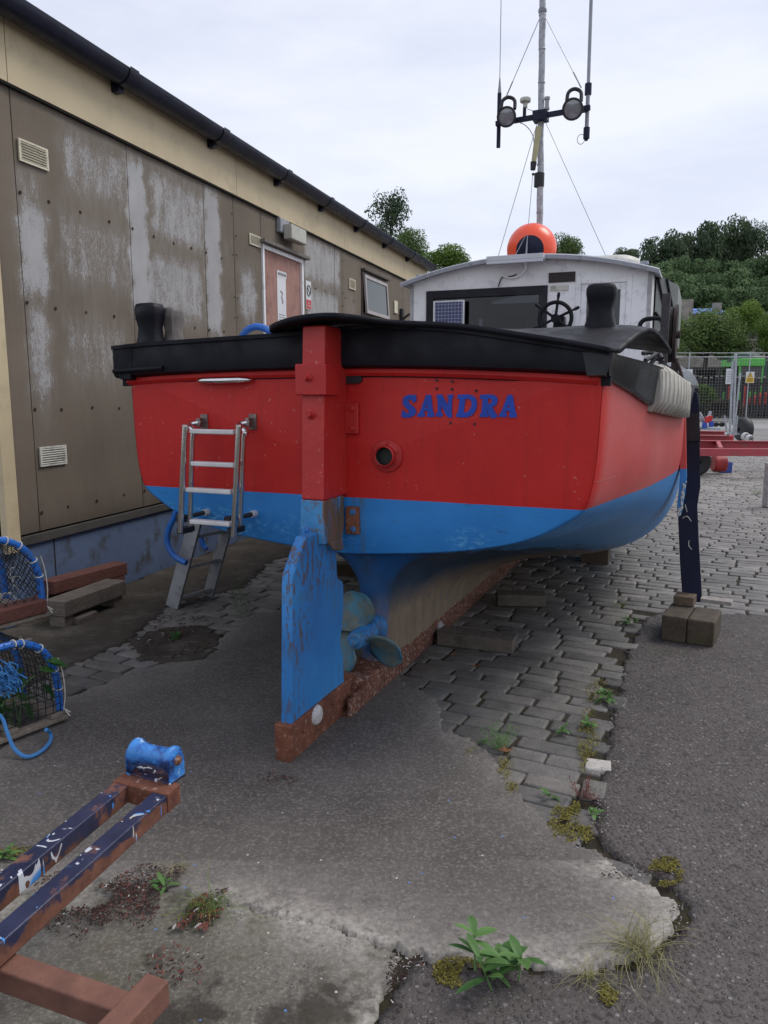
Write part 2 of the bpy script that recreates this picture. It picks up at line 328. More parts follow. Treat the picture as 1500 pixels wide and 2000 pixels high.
# ------------------------------------------------------------------ mesh builder
class MB:
    def __init__(s): s.v = []; s.f = []; s.mi = []; s.k = 0
    def add(s, vs, fs, mi=None):
        o = len(s.v); s.v += [tuple(map(float, p)) for p in vs]; s.f += [tuple(i + o for i in f) for f in fs]; s.mi += [s.k if mi is None else mi] * len(fs); return s
    def box(s, a, b, rot=None, c=None):
        x0, y0, z0 = a; x1, y1, z1 = b
        v = [(x, y, z) for z in (z0, z1) for y in (y0, y1) for x in (x0, x1)]
        if rot is not None:
            cc = Vector(c) if c is not None else Vector(((x0 + x1) / 2, (y0 + y1) / 2, (z0 + z1) / 2))
            v = [tuple(rot @ (Vector(p) - cc) + cc) for p in v]
        return s.add(v, [(0, 2, 3, 1), (4, 5, 7, 6), (0, 1, 5, 4), (2, 6, 7, 3), (0, 4, 6, 2), (1, 3, 7, 5)])
    def beam(s, p, q, w, h, up=(0, 0, 1)):
        p = Vector(p); q = Vector(q); d = (q - p).normalized(); u = Vector(up); r = d.cross(u).normalized(); u = r.cross(d)
        v = [tuple(c + r * a * w / 2 + u * b * h / 2) for c in (p, q) for a, b in ((-1, -1), (1, -1), (1, 1), (-1, 1))]
        return s.add(v, [(3, 2, 1, 0), (4, 5, 6, 7), (0, 1, 5, 4), (1, 2, 6, 5), (2, 3, 7, 6), (3, 0, 4, 7)])
    def tube(s, pts, r, n=10, caps=True):
        pts = [Vector(p) for p in pts]; rs = r if isinstance(r, (list, tuple)) else [r] * len(pts)
        o = []; u = None
        for i, p in enumerate(pts):
            d = (pts[min(i + 1, len(pts) - 1)] - pts[max(i - 1, 0)]).normalized()
            if u is None: u = d.orthogonal().normalized()
            u = (u - d * u.dot(d)).normalized(); w_ = d.cross(u)
            for k in range(n):
                a = 2 * math.pi * k / n; o.append(tuple(p + (u * math.cos(a) + w_ * math.sin(a)) * rs[i]))
        f = [(i * n + k, i * n + (k + 1) % n, (i + 1) * n + (k + 1) % n, (i + 1) * n + k) for i in range(len(pts) - 1) for k in range(n)]
        if caps: f += [tuple(range(n - 1, -1, -1)), tuple((len(pts) - 1) * n + k for k in range(n))]
        return s.add(o, f)
    def lathe(s, prof, c, axis=(0, 0, 1), n=24):
        c = Vector(c); ax = Vector(axis).normalized(); u = ax.orthogonal().normalized(); w_ = ax.cross(u); o = []
        for r, h in prof:
            for k in range(n):
                a = 2 * math.pi * k / n; o.append(tuple(c + ax * h + (u * math.cos(a) + w_ * math.sin(a)) * max(r, 1e-5)))
        f = [(i * n + k, i * n + (k + 1) % n, (i + 1) * n + (k + 1) % n, (i + 1) * n + k) for i in range(len(prof) - 1) for k in range(n)]
        return s.add(o, f)
    def sphere(s, c, r, n=16, m=10, sc=(1, 1, 1)):
        o = []
        for i in range(m + 1):
            th = math.pi * i / m
            for k in range(n):
                a = 2 * math.pi * k / n; rr = max(math.sin(th), 1e-4)
                o.append((c[0] + r * sc[0] * rr * math.cos(a), c[1] + r * sc[1] * rr * math.sin(a), c[2] + r * sc[2] * math.cos(th)))
        return s.add(o, [(i * n + k, (i + 1) * n + k, (i + 1) * n + (k + 1) % n, i * n + (k + 1) % n) for i in range(m) for k in range(n)])
    def prism(s, poly, fn, d):        # poly 2-D list; fn(u,v,w)->3-D ; extruded w from d[0] to d[1]
        n = len(poly); v = [fn(a, b, d[0]) for a, b in poly] + [fn(a, b, d[1]) for a, b in poly]
        return s.add(v, [tuple(range(n)), tuple(range(2 * n - 1, n - 1, -1))] + [(i, i + n, (i + 1) % n + n, (i + 1) % n) for i in range(n)])
    def grid(s, P, closed=False):
        nu = len(P); nv = len(P[0]); v = [p for row in P for p in row]
        return s.add(v, [(i * nv + j, (i + 1) * nv + j, (i + 1) * nv + (j + 1) % nv, i * nv + (j + 1) % nv) for i in range(nu - 1) for j in range(nv if closed else nv - 1)])
    def split(s, name, mats, parent=None, **k):
        par = list(range(len(s.v)))
        def fd_(a):
            while par[a] != a: par[a] = par[par[a]]; a = par[a]
            return a
        for f in s.f:
            for q in f[1:]: par[fd_(q)] = fd_(f[0])
        G = {}
        for f, m_ in zip(s.f, s.mi): G.setdefault(fd_(f[0]), []).append((f, m_))
        for fs in G.values():
            ids = sorted({q for f, _ in fs for q in f}); mp_ = {q: i for i, q in enumerate(ids)}; b = MB(); b.v = [s.v[q] for q in ids]
            b.f = [tuple(mp_[q] for q in f) for f, _ in fs]; b.mi = [m_ for _, m_ in fs]; b.build(name, mats, parent, **k)
    def build(s, name, mats, parent=None, smooth=False, bevel=0, auto=35, solid=0, fix=True):
        me = bpy.data.meshes.new(name); me.from_pydata(s.v, [], s.f); me.validate()
        for m in (mats if isinstance(mats, (list, tuple)) else [mats]): me.materials.append(m)
        if len(me.polygons) == len(s.mi): me.polygons.foreach_set('material_index', s.mi)
        if fix:
            bm = bmesh.new(); bm.from_mesh(me); bmesh.ops.recalc_face_normals(bm, faces=bm.faces); bm.to_mesh(me); bm.free()
        if smooth:
            me.polygons.foreach_set('use_smooth', [True] * len(me.polygons))
            if auto: me.set_sharp_from_angle(angle=R(auto))
        o = bpy.data.objects.new(name, me); COL.objects.link(o)
        if parent is not None: o.parent = parent
        if solid:
            md = o.modifiers.new('thickness', 'SOLIDIFY'); md.thickness = solid; md.offset = 0
        if bevel:
            md = o.modifiers.new('bevel', 'BEVEL'); md.width = bevel; md.segments = 2; md.limit_method = 'ANGLE'; md.angle_limit = R(40)
            me.polygons.foreach_set('use_smooth', [True] * len(me.polygons)); md.harden_normals = True
        return o
def tag(o, label=None, cat=None, group=None, kind=None):
    if label: o['label'] = label
    if cat: o['category'] = cat
    if group: o['group'] = group
    if kind: o['kind'] = kind
    return o
def empty(name, loc=(0, 0, 0), rz=0.0, label=None, cat=None, group=None):
    o = bpy.data.objects.new(name, None); COL.objects.link(o); o.location = loc; o.rotation_euler = (0, 0, rz); o.empty_display_size = .2
    return tag(o, label, cat, group)
def copy_tree(o, parent=None):
    c = o.copy(); COL.objects.link(c)
    if parent is not None: c.parent = parent
    for ch in list(o.children): copy_tree(ch, c)
    return c
def pchip(x, y, xi):
    x = np.asarray(x, float); y = np.asarray(y, float); h = np.diff(x); d = (np.diff(y, axis=0).T / h).T
    m = np.zeros_like(y); m[0] = d[0]; m[-1] = d[-1]
    for i in range(1, len(x) - 1):
        a, b = d[i - 1], d[i]; w1 = 2 * h[i] + h[i - 1]; w2 = h[i] + 2 * h[i - 1]
        with np.errstate(divide='ignore', invalid='ignore'):
            m[i] = np.where(a * b > 0, (w1 + w2) / (w1 / a + w2 / b), 0)
    out = []
    for v in np.atleast_1d(xi):
        i = min(max(np.searchsorted(x, v) - 1, 0), len(x) - 2); t = (v - x[i]) / h[i]
        out.append((2 * t**3 - 3 * t**2 + 1) * y[i] + (t**3 - 2 * t**2 + t) * h[i] * m[i] + (-2 * t**3 + 3 * t**2) * y[i + 1] + (t**3 - t**2) * h[i] * m[i + 1])
    return np.array(out)
def spline(pts, n=8):
    P = [Vector(p) for p in pts]; o = []
    for i in range(len(P) - 1):
        a = P[max(i - 1, 0)]; b = P[i]; c = P[i + 1]; d = P[min(i + 2, len(P) - 1)]
        for k in range(n):
            t = k / n; o.append(.5 * ((2 * b) + (c - a) * t + (2 * a - 5 * b + 4 * c - d) * t * t + (3 * b - a - 3 * c + d) * t**3))
    o.append(P[-1]); return o
def np_mesh(name, V, Fq, mat, smooth=False, attr=None, parent=None):
    me = bpy.data.meshes.new(name); V = np.asarray(V, np.float32); Fq = np.asarray(Fq, np.int32); k = Fq.shape[1]
    me.vertices.add(len(V)); me.vertices.foreach_set('co', V.ravel()); me.loops.add(Fq.size); me.loops.foreach_set('vertex_index', Fq.ravel())
    me.polygons.add(len(Fq)); me.polygons.foreach_set('loop_start', np.arange(0, Fq.size, k, dtype=np.int32))
    if smooth: me.polygons.foreach_set('use_smooth', np.ones(len(Fq), bool))
    for nme, typ, dat in (attr or []):
        a = me.attributes.new(nme, typ, 'POINT'); a.data.foreach_set('color' if 'COLOR' in typ else 'value', np.asarray(dat, np.float32).ravel())
    me.update(calc_edges=True); me.validate(); me.materials.append(mat)
    o = bpy.data.objects.new(name, me); COL.objects.link(o)
    if parent is not None: o.parent = parent
    return o

# ------------------------------------------------------------------ the ground
def inpoly(P, poly):
    x, y = P[:, 0], P[:, 1]; c = np.zeros(len(P), bool); n = len(poly); j = n - 1
    for i in range(n):
        xi, yi = poly[i]; xj, yj = poly[j]
        with np.errstate(divide='ignore', invalid='ignore'):
            c ^= ((yi > y) != (yj > y)) & (x < (xj - xi) * (y - yi) / (yj - yi + 1e-12) + xi)
        j = i
    return c
def dpoly(P, poly, skip=()):
    d = np.full(len(P), 9.); n = len(poly)
    for i in range(n):
        if i in skip: continue
        a = np.array(poly[i]); b = np.array(poly[(i + 1) % n]); ab = b - a
        t = np.clip(((P - a) @ ab) / (ab @ ab + 1e-12), 0, 1); d = np.minimum(d, np.hypot(*(P - a - t[:, None] * ab).T))
    return d
_ph = rng.uniform(0, 6.28, (40, 2)); _dr = rng.uniform(0, 6.28, 40)
def fbm(P, f0=2.0, octs=6, seed=0, gain=.55):
    o = np.zeros(len(P)); a = 1.; f = f0; s = 0
    for k in range(octs):
        for q in range(3):
            i = (seed + k * 3 + q) % 40; th = _dr[i]
            o += a * np.sin(f * 6.28 * (P[:, 0] * math.cos(th) + P[:, 1] * math.sin(th)) + _ph[i, 0] + 1.7 * np.sin(f * 2.9 * (P[:, 0] * math.sin(th) - P[:, 1] * math.cos(th)) + _ph[i, 1])); s += a
        a *= gain; f *= 1.93
    return o / s * 1.7
GPX = lambda L: [tuple(gp(x, y)[:2]) for x, y in L]
slab_poly = GPX([(-260, 1640), (60, 1420), (130, 1366), (260, 1312), (350, 1290), (420, 1255), (500, 1198), (620, 1190), (720, 1270), (800, 1340), (850, 1362), (868, 1425), (925, 1450), (965, 1478), (978, 1512), (1012, 1548), (1060, 1588), (1085, 1625), (1168, 1668), (1200, 1700), (1285, 1738), (1328, 1768), (1318, 1815), (1262, 1858), (1150, 1898), (1040, 1888), (900, 1876), (800, 1862), (640, 1812), (470, 1772), (330, 1740), (200, 1716), (60, 1745), (-260, 1800)])
slab2_poly = GPX([(-420, 1830), (-100, 1790), (60, 1738), (200, 1709), (330, 1733), (470, 1765), (640, 1806), (784, 1856), (768, 1920), (740, 1965), (700, 2030), (560, 2300), (-700, 2300)])
tar_poly = GPX([(1228, 1262), (1262, 1205), (1300, 1192), (1400, 1196), (1520, 1204), (2300, 1215)]) + [(6, 1.5), (6, -1.5), (-.6, -1.5)] + GPX([(715, 2050), (752, 1965), (785, 1905), (800, 1872), (900, 1884), (1040, 1896), (1150, 1906), (1270, 1866), (1330, 1820), (1348, 1765), (1300, 1722), (1210, 1680), (1168, 1640), (1160, 1560), (1182, 1480), (1196, 1390), (1215, 1310)])
def sheet(name, poly, z, res, mat, jit, drop=.05, wearw=.09, big=0, seed=0):
    pa = np.array(poly); x0, y0 = pa.min(0) - .02; x1, y1 = pa.max(0) + .02
    xs = np.arange(x0, x1, res); ys = np.arange(y0, y1, res); X, Y = np.meshgrid(xs, ys, indexing='ij'); P = np.stack([X.ravel(), Y.ravel()], 1)
    Q = P + jit * np.stack([fbm(P, 6, 6, seed, .8), fbm(P, 6, 6, seed + 11, .8)], 1)
    ins = inpoly(Q, poly); d = dpoly(Q, poly) * np.where(ins, 1, -1)
    wear = np.exp(-np.maximum(d, 0) / wearw) * (np.where(P[:, 1] > 2.35, .3, 1) if name == 'concrete_slab' else 1)
    Z = z + .004 * fbm(P, .7, 3, seed + 5) + .0015 * fbm(P, 6, 3, seed + 7) - .004 * np.exp(-np.maximum(d, 0) / .008) * (d > 0) - np.where(d <= 0, drop, 0)
    V = np.stack([P[:, 0], P[:, 1], Z], 1); nx, ny = X.shape; I = np.arange(nx * ny).reshape(nx, ny)
    Fq = np.stack([I[:-1, :-1].ravel(), I[1:, :-1].ravel(), I[1:, 1:].ravel(), I[:-1, 1:].ravel()], 1)
    keep = (d[Fq] > 0).any(1); Fq = Fq[keep]
    u, inv = np.unique(Fq, return_inverse=True); Fq = inv.reshape(Fq.shape)
    o = np_mesh(name, V[u], Fq, mat, True, [('wear', 'FLOAT', wear[u])]); tag(o, kind='structure'); return o
sheet('concrete_slab', slab_poly, .006, .012, SLAB, .026, wearw=.13, seed=1)
sheet('concrete_apron', slab2_poly, -.002, .012, SLAB2, .022, wearw=.16, seed=4)
sheet('tarmac', tar_poly, .001, .018, TARMAC, .03, wearw=.02, seed=8)
o = MB().add([(-300, -60, -.017), (300, -60, -.017), (300, 420, -.017), (-300, 420, -.017)], [(0, 1, 2, 3)]).build('ground', SOIL); tag(o, kind='structure')
def setts():
    e1 = np.array([math.cos(R(-26.5)), math.sin(R(-26.5))]); e2 = np.array([-e1[1], e1[0]])
    C = []
    rowh = .112; org = np.array(gp(900, 1380)[:2])
    for r in range(-26, 170):
        y = r * rowh; u = -16 + random.random() * .3
        while u < 16:
            L = random.choice([.17, .20, .22, .24, .25, .27, .29, .31]) if r < 60 else random.uniform(.19, .32)
            c = org + e1 * (u + L / 2) + e2 * (y + .006 * math.sin(u * 1.3 + r * .9) + .05 * math.sin(u * .23))
            u += L + .006
            if c[1] < .9 or c[1] > 19.5: continue
            if abs(c[0]) > .62 * c[1] + 1.1: continue
            if c[0] > .62 * c[1] + .4 and c[1] > 6: continue
            C.append((c[0], c[1], L, rowh, 0))
    C = np.array(C); P = C[:, :2]
    wall = (P - W.o[:2]) @ W.st[:2]; ok = (wall > .05) & ~((P[:, 1] < 2.33) & (P[:, 0] < 3))
    for poly, mrg in ((slab_poly, .02), (slab2_poly, .02), (tar_poly, .01)):
        i = inpoly(P, poly); dd = dpoly(P, poly); ok &= ~(i & (dd > mrg + .07))
        if poly is tar_poly: ok &= ~i
    C = C[ok]
    ex = []
    for (px, py, L, hh, an, tone) in [(1168, 1494, .11, .12, 75, .5), (1160, 1542, .14, .10, 70, .16), (1138, 1598, .13, .10, 65, .11), (1205, 1372, .16, .10, 68, .1)]:
        g = gp(px, py); ex.append((g[0], g[1], L, hh, an, tone))
    n8 = [(-1, -.86), (-.965, -1), (.965, -1), (1, -.86), (1, .86), (.965, 1), (-.965, 1), (-1, .86)]
    V = []; Fs = []; T = []
    tri = []
    allc = [(x, y, L, h, -26.5 + random.gauss(0, .45), None) for x, y, L, h, _ in C] + [(a, b, c_, d, e, t) for a, b, c_, d, e, t in ex]
    fb = fbm(np.array([[q[0], q[1]] for q in allc]), .35, 3, 9); fb2 = fbm(np.array([[q[0], q[1]] for q in allc]), .9, 2, 20)
    for qi, (x, y, L, h, an, tone) in enumerate(allc):
        a = R(an); ca, sa = math.cos(a), math.sin(a)
        hx = L / 2 - .003 - random.random() * .004; hy = h / 2 - .003 - random.random() * .0035
        zt = -.002 + .005 * fb[qi] + random.gauss(0, .0018); tx = random.gauss(0, .009); ty = random.gauss(0, .014)
        if tone is not None: zt = .006
        o = len(V); sk = [(random.gauss(0, .0028), random.gauss(0, .0014)) for _ in n8]
        for (f, zz) in ((1.0, -.045), (1.0, -.008), (.93, -.0018), (.80, .0)):
            for k, (p, q) in enumerate(n8):
                ins = (1 - f) * .07
                lx = p * (hx - ins) + sk[k][0]; ly = q * (hy - ins * .8) + sk[k][1]
                V.append((x + lx * ca - ly * sa, y + lx * sa + ly * ca, zt + zz + (tx * lx + ty * ly if zz > -.02 else 0)))
        V.append((x, y, zt + .0006))
        for r_ in range(3):
            for k in range(8):
                k2 = (k + 1) % 8; Fs.append((o + r_ * 8 + k, o + r_ * 8 + k2, o + r_ * 8 + 8 + k2, o + r_ * 8 + 8 + k))
        for k in range(0, 8, 2): Fs.append((o + 24 + k, o + 24 + (k + 1) % 8, o + 24 + (k + 2) % 8, o + 32))
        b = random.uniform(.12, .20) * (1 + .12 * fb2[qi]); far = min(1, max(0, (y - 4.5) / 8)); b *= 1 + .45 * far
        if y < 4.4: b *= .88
        if tone is not None: b = tone
        wm = random.gauss(0, .02)
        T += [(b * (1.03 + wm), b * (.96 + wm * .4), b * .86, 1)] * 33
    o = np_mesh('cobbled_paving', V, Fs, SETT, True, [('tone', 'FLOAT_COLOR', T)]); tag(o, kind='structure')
setts()
# dirt washed over the setts by the building
dirt_poly = [tuple(W.o[:2] + W.ax[:2] * a + W.st[:2] * t) for a, t in ((-3, -.02), (5.5, -.02), (5.5, .45), (3.4, .75), (2.2, 1.05), (1.1, .75), (.2, .95), (-.5, .7), (-1.2, .9), (-3, .8))]
sheet('dirt', dirt_poly, .006, .03, DIRT, .06, wearw=.2, seed=14)
dirt2 = GPX([(250, 1248), (330, 1225), (400, 1222), (440, 1250), (400, 1290), (330, 1298), (270, 1292)])
sheet('dirt', dirt2, .009, .02, DIRT, .05, wearw=.1, seed=17)

# ------------------------------------------------------------------ the boat  (local x = t to starboard, y = s forward, z up)
boat = empty('fishing_boat', tuple(B.o), -R(B.a), 'red and blue wooden fishing boat propped upright on the cobbles, seen from its stern', 'boat')
S0 = .47
ST = [
 (.47, [(0,.794),(.03,.794),(.1,.797),(.28,.812),(.54,.840),(.85,.905),(1.03,.99),(1.133,1.078),(1.168,1.28),(1.18,1.63)]),
 (.64, [(0,.765),(.03,.765),(.1,.77),(.28,.79),(.545,.825),(.86,.885),(1.055,.972),(1.165,1.07),(1.204,1.28),(1.212,1.63)]),
 (.80, [(0,.715),(.03,.717),(.1,.725),(.28,.765),(.55,.80),(.88,.86),(1.08,.95),(1.195,1.06),(1.238,1.28),(1.243,1.63)]),
 (.855,[(.03,.10),(.04,.36),(.06,.56),(.2,.71),(.53,.785),(.89,.852),(1.09,.948),(1.205,1.06),(1.25,1.28),(1.254,1.63)]),
 (.90, [(.072,.10),(.076,.36),(.09,.53),(.2,.68),(.52,.775),(.9,.848),(1.105,.945),(1.215,1.06),(1.26,1.28),(1.263,1.63)]),
 (1.5, [(.075,.10),(.085,.29),(.13,.43),(.28,.565),(.57,.665),(.92,.755),(1.18,.87),(1.32,1.02),(1.37,1.28),(1.372,1.62)]),
 (2.5, [(.075,.10),(.11,.22),(.22,.32),(.45,.41),(.72,.47),(1.0,.545),(1.25,.69),(1.40,.90),(1.458,1.2),(1.46,1.55)]),
 (3.5, [(.075,.10),(.14,.16),(.31,.21),(.55,.245),(.8,.285),(1.08,.375),(1.3,.54),(1.41,.75),(1.47,1.12),(1.475,1.55)]),
 (5.0, [(.07,.10),(.14,.14),(.3,.18),(.5,.22),(.75,.28),(1.0,.40),(1.22,.58),(1.35,.82),(1.42,1.15),(1.43,1.66)]),
 (6.5, [(.06,.10),(.09,.16),(.16,.24),(.28,.34),(.43,.46),(.62,.60),(.82,.78),(.97,.98),(1.08,1.3),(1.15,1.85)]),
 (7.6, [(.04,.12),(.05,.22),(.08,.34),(.12,.46),(.18,.58),(.26,.72),(.36,.88),(.48,1.08),(.58,1.4),(.68,2.05)]),
 (8.3, [(.03,.30),(.03,.45),(.03,.6),(.035,.75),(.035,.9),(.04,1.05),(.04,1.2),(.045,1.4),(.05,1.7),(.06,2.2)])]
ss = np.array([a for a, _ in ST]); A = np.array([b for _, b in ST])
def station(s, n=44):
    p = pchip(ss, A.reshape(len(ss), -1), s)[0].reshape(-1, 2)
    u = np.linspace(0, 9, n); q = pchip(np.arange(10), p, u); return q
def hull_t(s, z):
    q = station(s, 120); q = q[np.argmin(q[:, 1]):]; return float(np.interp(z, q[:, 1], q[:, 0]))
svals = np.concatenate([np.linspace(.47, .8, 9)[:-1], np.linspace(.8, .93, 12)[:-1], np.linspace(.93, 8.3, 60)])
secs = [station(s) for s in svals]
mb = MB()
mb.grid([[(t, s, z) for t, z in q] for s, q in zip(svals, secs)])
mb.grid([[(-t, s, z) for t, z in q] for s, q in zip(svals, secs)])
mb.grid([[(-q[0][0], s, q[0][1]), (q[0][0], s, q[0][1])] for s, q in zip(svals, secs)])
hull = mb.build('hull', HULL, boat, True, auto=50)
# transom with a slightly rounded edge
q = station(.47, 60); out = [(t, z) for t, z in q]
out = [(-t, z) for t, z in out[::-1]][:-1] + out
mb = MB(); n = len(out); cx, cz = 0, 1.2
rings = []
for k, (f, off) in enumerate(((1., .004), (.993, -.006), (.98, -.010), (.6, -.012), (.25, -.013))):
    rings.append([(t * f, S0 + off, cz + (z - cz) * f) for t, z in out])
mb.grid(rings); mb.add(rings[-1], [tuple(range(n))])
top = [rings[k][0] for k in range(5)] + [rings[k][-1] for k in range(4, -1, -1)]; mb.add(top, [tuple(range(len(top)))])
mb.build('transom', HULL, boat, True, auto=50)
SF = S0 - .013
# bulwark band across the stern
topc = [(-1.225, 1.772), (-1.0, 1.787), (-.6, 1.80), (-.154, 1.815), (.127, 1.835), (.35, 1.828), (.6, 1.805), (.92, 1.752), (1.21, 1.702)]
botc = [(1.205, 1.612), (.92, 1.63), (.5, 1.648), (.127, 1.655), (-.154, 1.652), (-.6, 1.645), (-1.0, 1.632), (-1.235, 1.618)]
def dense(pts, n=6): return [(p[0], p[1]) for p in spline([(a, b, 0) for a, b in pts], n)]
mb = MB(); tc_, bc_ = dense(topc, 5), dense(botc, 5)
T_ = [np.interp(x, [p[0] for p in tc_], [p[1] for p in tc_]) for x in np.linspace(-1.225, 1.21, 50)]
B_ = [np.interp(x, [p[0] for p in bc_[::-1]], [p[1] for p in bc_[::-1]]) for x in np.linspace(-1.235, 1.205, 50)]
xs = np.linspace(-1.23, 1.208, 50)
prof = []
for x, a, b in zip(xs, T_, B_):
    prof.append([(x, .50, b - .04), (x, .464, b - .04), (x, .464, b - .001), (x, .425, b), (x, .405, b + .01), (x, .402, b + .03), (x, .402, a - .012), (x, .408, a), (x, .50, a + .002)])
mb.grid(prof, closed=True); mb.add(prof[0], [tuple(range(9))]); mb.add(prof[-1], [tuple(range(9))])
mb.tube(spline([(-1.225, .398, 1.652), (-1.1, .396, 1.657), (-.92, .397, 1.665)], 5), .013, 8)
# cap lip
mb.grid([[(x, .392, a - .012), (x, .392, a + .006), (x, .56, a + .008), (x, .56, a - .01)] for x, a in zip(xs, T_)], closed=True)
mb.build('stern_bulwark', BLACK, boat, True, auto=30)
mb = MB()
mb.grid([[(x * .965, .445, b - .002), (x * .965, .441, b - .02), (x * .962, .452, b - .034), (x * .96, .47, b - .036)] for x, b in zip(xs, B_)])
mb.build('moulding', HULL, boat, True)
# side strakes (bulwark along both sides)
sk = [(.40, 1.70, 1.614), (.8, 1.685, 1.55), (1.15, 1.667, 1.485), (2.2, 1.588, 1.43), (3.2, 1.59, 1.43), (5, 1.70, 1.52), (6.5, 1.92, 1.72), (7.6, 2.12, 1.92), (8.32, 2.3, 2.1)]
sa = np.array(sk); sv = np.linspace(.40, 8.32, 70); sq = pchip(sa[:, 0], sa[:, 1:], sv)
for sg in (1, -1):
    P = []
    for s_, (a, b) in zip(sv, sq):
        if sg < 0: a = a + .07 * max(0, 1 - (s_ - .4) / 3); b = b + .0
        t = hull_t(max(s_, .47), 1.4) + .0; fl = .012
        P.append([(sg * (t - .05), s_, b), (sg * (t + .030 - fl), s_, b), (sg * (t + .040 - fl), s_, b + .012), (sg * (t + .045), s_, a - .015), (sg * (t + .05), s_, a), (sg * (t - .07), s_, a + .004)])
    mb = MB().grid(P, closed=True); mb.add(P[0], [tuple(range(6))]); mb.add(P[-1], [tuple(range(6))])
    mb.build('side_bulwark', mat_black('grey_black_paint' if sg > 0 else 'black_rail', (.028, .031, .036), .25, .05) if sg > 0 else BLACK, boat, True, auto=30)
# deck
P = [[(-hull_t(s, 1.3) + .01, s, 1.18 + .03 * max(0, s - 4)), (hull_t(s, 1.3) - .01, s, 1.18 + .03 * max(0, s - 4))] for s in np.linspace(.49, 8.1, 30)]
MB().grid(P).build('deck', GREYP, boat)
# curved cap board over the starboard quarter
fr = [(-.33, .455, 1.822), (-.27, .33, 1.828), (-.14, .2, 1.838), (-.02, .17, 1.853), (.12, .17, 1.857), (.24, .24, 1.845), (.34, .34, 1.834), (.6, .375, 1.815), (.9, .375, 1.765), (1.08, .375, 1.732), (1.205, .372, 1.706)]
F1 = spline(fr, 6)
P = []
for i, p in enumerate(F1):
    x = p.x; row = []
    for k in range(13):
        f = k / 12.0
        s_ = p.y + f * (1.15 - p.y) if x > .25 else p.y + f * (.62 - p.y + max(0, (x + .1)) * 1.5)
        wgt = max(0, min(1, (x - .55) / .65)); wgt = wgt * wgt * (3 - 2 * wgt)
        f2 = max(0, (f - .16) / .84); hump = math.sin(min(1, f2 * 1.3) * math.pi * .5) * .122 * wgt - .10 * wgt * max(0, (f - .55) / .45) ** 1.5
        x2 = x + wgt * f * .20
        row.append((x2, s_, p.z + .004 + hump + .008 * f * (1 - wgt)))
    P.append(row)
MB().grid(P).build('cap_board', mat_black('cap_black', (.008, .008, .012), .55, .05), boat, True, auto=0, solid=.022)
# white canvas chafing wrap around the starboard rail
P = []
for i in range(41):
    s_ = 1.15 + 1.15 * i / 40; a, b = pchip(sa[:, 0], sa[:, 1:], s_)[0]; t = hull_t(s_, 1.4)
    rr = .009 * (i % 2) + (.0 if 1 < i < 39 else -.015); cp = lambda v: min(v, 1.482 + rr)
    bulge = .010 + .008 * math.sin(i / 40 * math.pi)
    P.append([(t - .03, s_, b - .02), (cp(t + .030 + bulge * .5 + rr), s_, b - .03), (cp(t + .055 + bulge + rr), s_, b + .02), (cp(t + .060 + bulge + rr), s_, (a + b) / 2), (cp(t + .055 + bulge + rr), s_, a - .02), (cp(t + .03 + rr), s_, a + .010 + rr), (t - .05, s_, a + .014 + rr), (t - .09, s_, a)])
mb = MB().grid(P); mb.add(P[0], [tuple(range(8))]); mb.add(P[-1], [tuple(range(8))])
def mat_canvas():
    m = N('ribbed_canvas'); wv = m.n('ShaderNodeTexWave', wave_type='BANDS', bands_direction='Y'); wv.inputs['Scale'].default_value = 9; wv.inputs['Distortion'].default_value = .6; wv.inputs['Detail'].default_value = 2
    m.l(m.tc.outputs['Object'], wv.inputs['Vector']); c = m.ramp(m.noise(9, 5), (.3, (.40, .38, .33)), (.7, (.58, .56, .50))); c = m.mix(m.ramp(wv.outputs[1], (.0, .45), (.3, 0.)), c, (.22, .20, .17))
    c = m.mix(m.ramp(m.noise(5, 5, .7), (.55, 0.), (.7, .5)), c, (.26, .24, .20)); return m.fin(c, .8, m.bump(wv.outputs[1], 1.0, .012))
mb.build('chafing_wrap', mat_canvas(), boat, True, auto=0)
# keel and shoe
mb = MB(); P = []
for s_ in np.linspace(.40, 7.7, 150):
    j = random.uniform(-.004, .004); wd = .085 if s_ < 6.5 else .085 - (s_ - 6.5) * .035; z0 = 0.0 if s_ < 6.5 else (s_ - 6.5) ** 2 * .12
    tp = .125 + random.uniform(-.012, .012)
    P.append([(-wd - j, s_, z0), (wd + j, s_, z0), (wd + j + .003, s_, z0 + .02), (wd + j * .5, s_, z0 + tp - .02), (wd - .012, s_, z0 + tp), (-wd, s_, z0 + tp)])
mb.grid(P[4:], closed=True); mb.add(P[4], [tuple(range(6))])
mb.box((-.085, .40, .0), (.085, .61, .014)); mb.box((.070, .40, .014), (.085, .61, .10)); mb.box((-.085, .40, .014), (-.070, .61, .10))
mb.build('keel_shoe', KEELRUST, boat, True, auto=25)
mb = MB(); mb.box((-.034, -.10, .0), (.034, .62, .062)); 
mb.build('heel_bar', RUST, boat, bevel=.006)
# sternpost bearing and shaft
MB().lathe([(.0, -.07), (.05, -.07), (.062, -.05), (.062, -.02), (.08, -.01), (.085, .03)], (0, .84, .315), (0, 1, 0), 20).build('shaft_bearing', PEEL, boat, True)
p_ = B.cl(861, 1252, .1); MB().lathe([(0, .03), (.03, .026), (.044, .012), (.046, 0)], (.088, p_[0], max(.06, p_[1])), (1, 0, 0), 14).build('anode', simple('keel_zinc', (.40, .37, .37), .7, 0, .35, 40, .8, 60), boat, True)
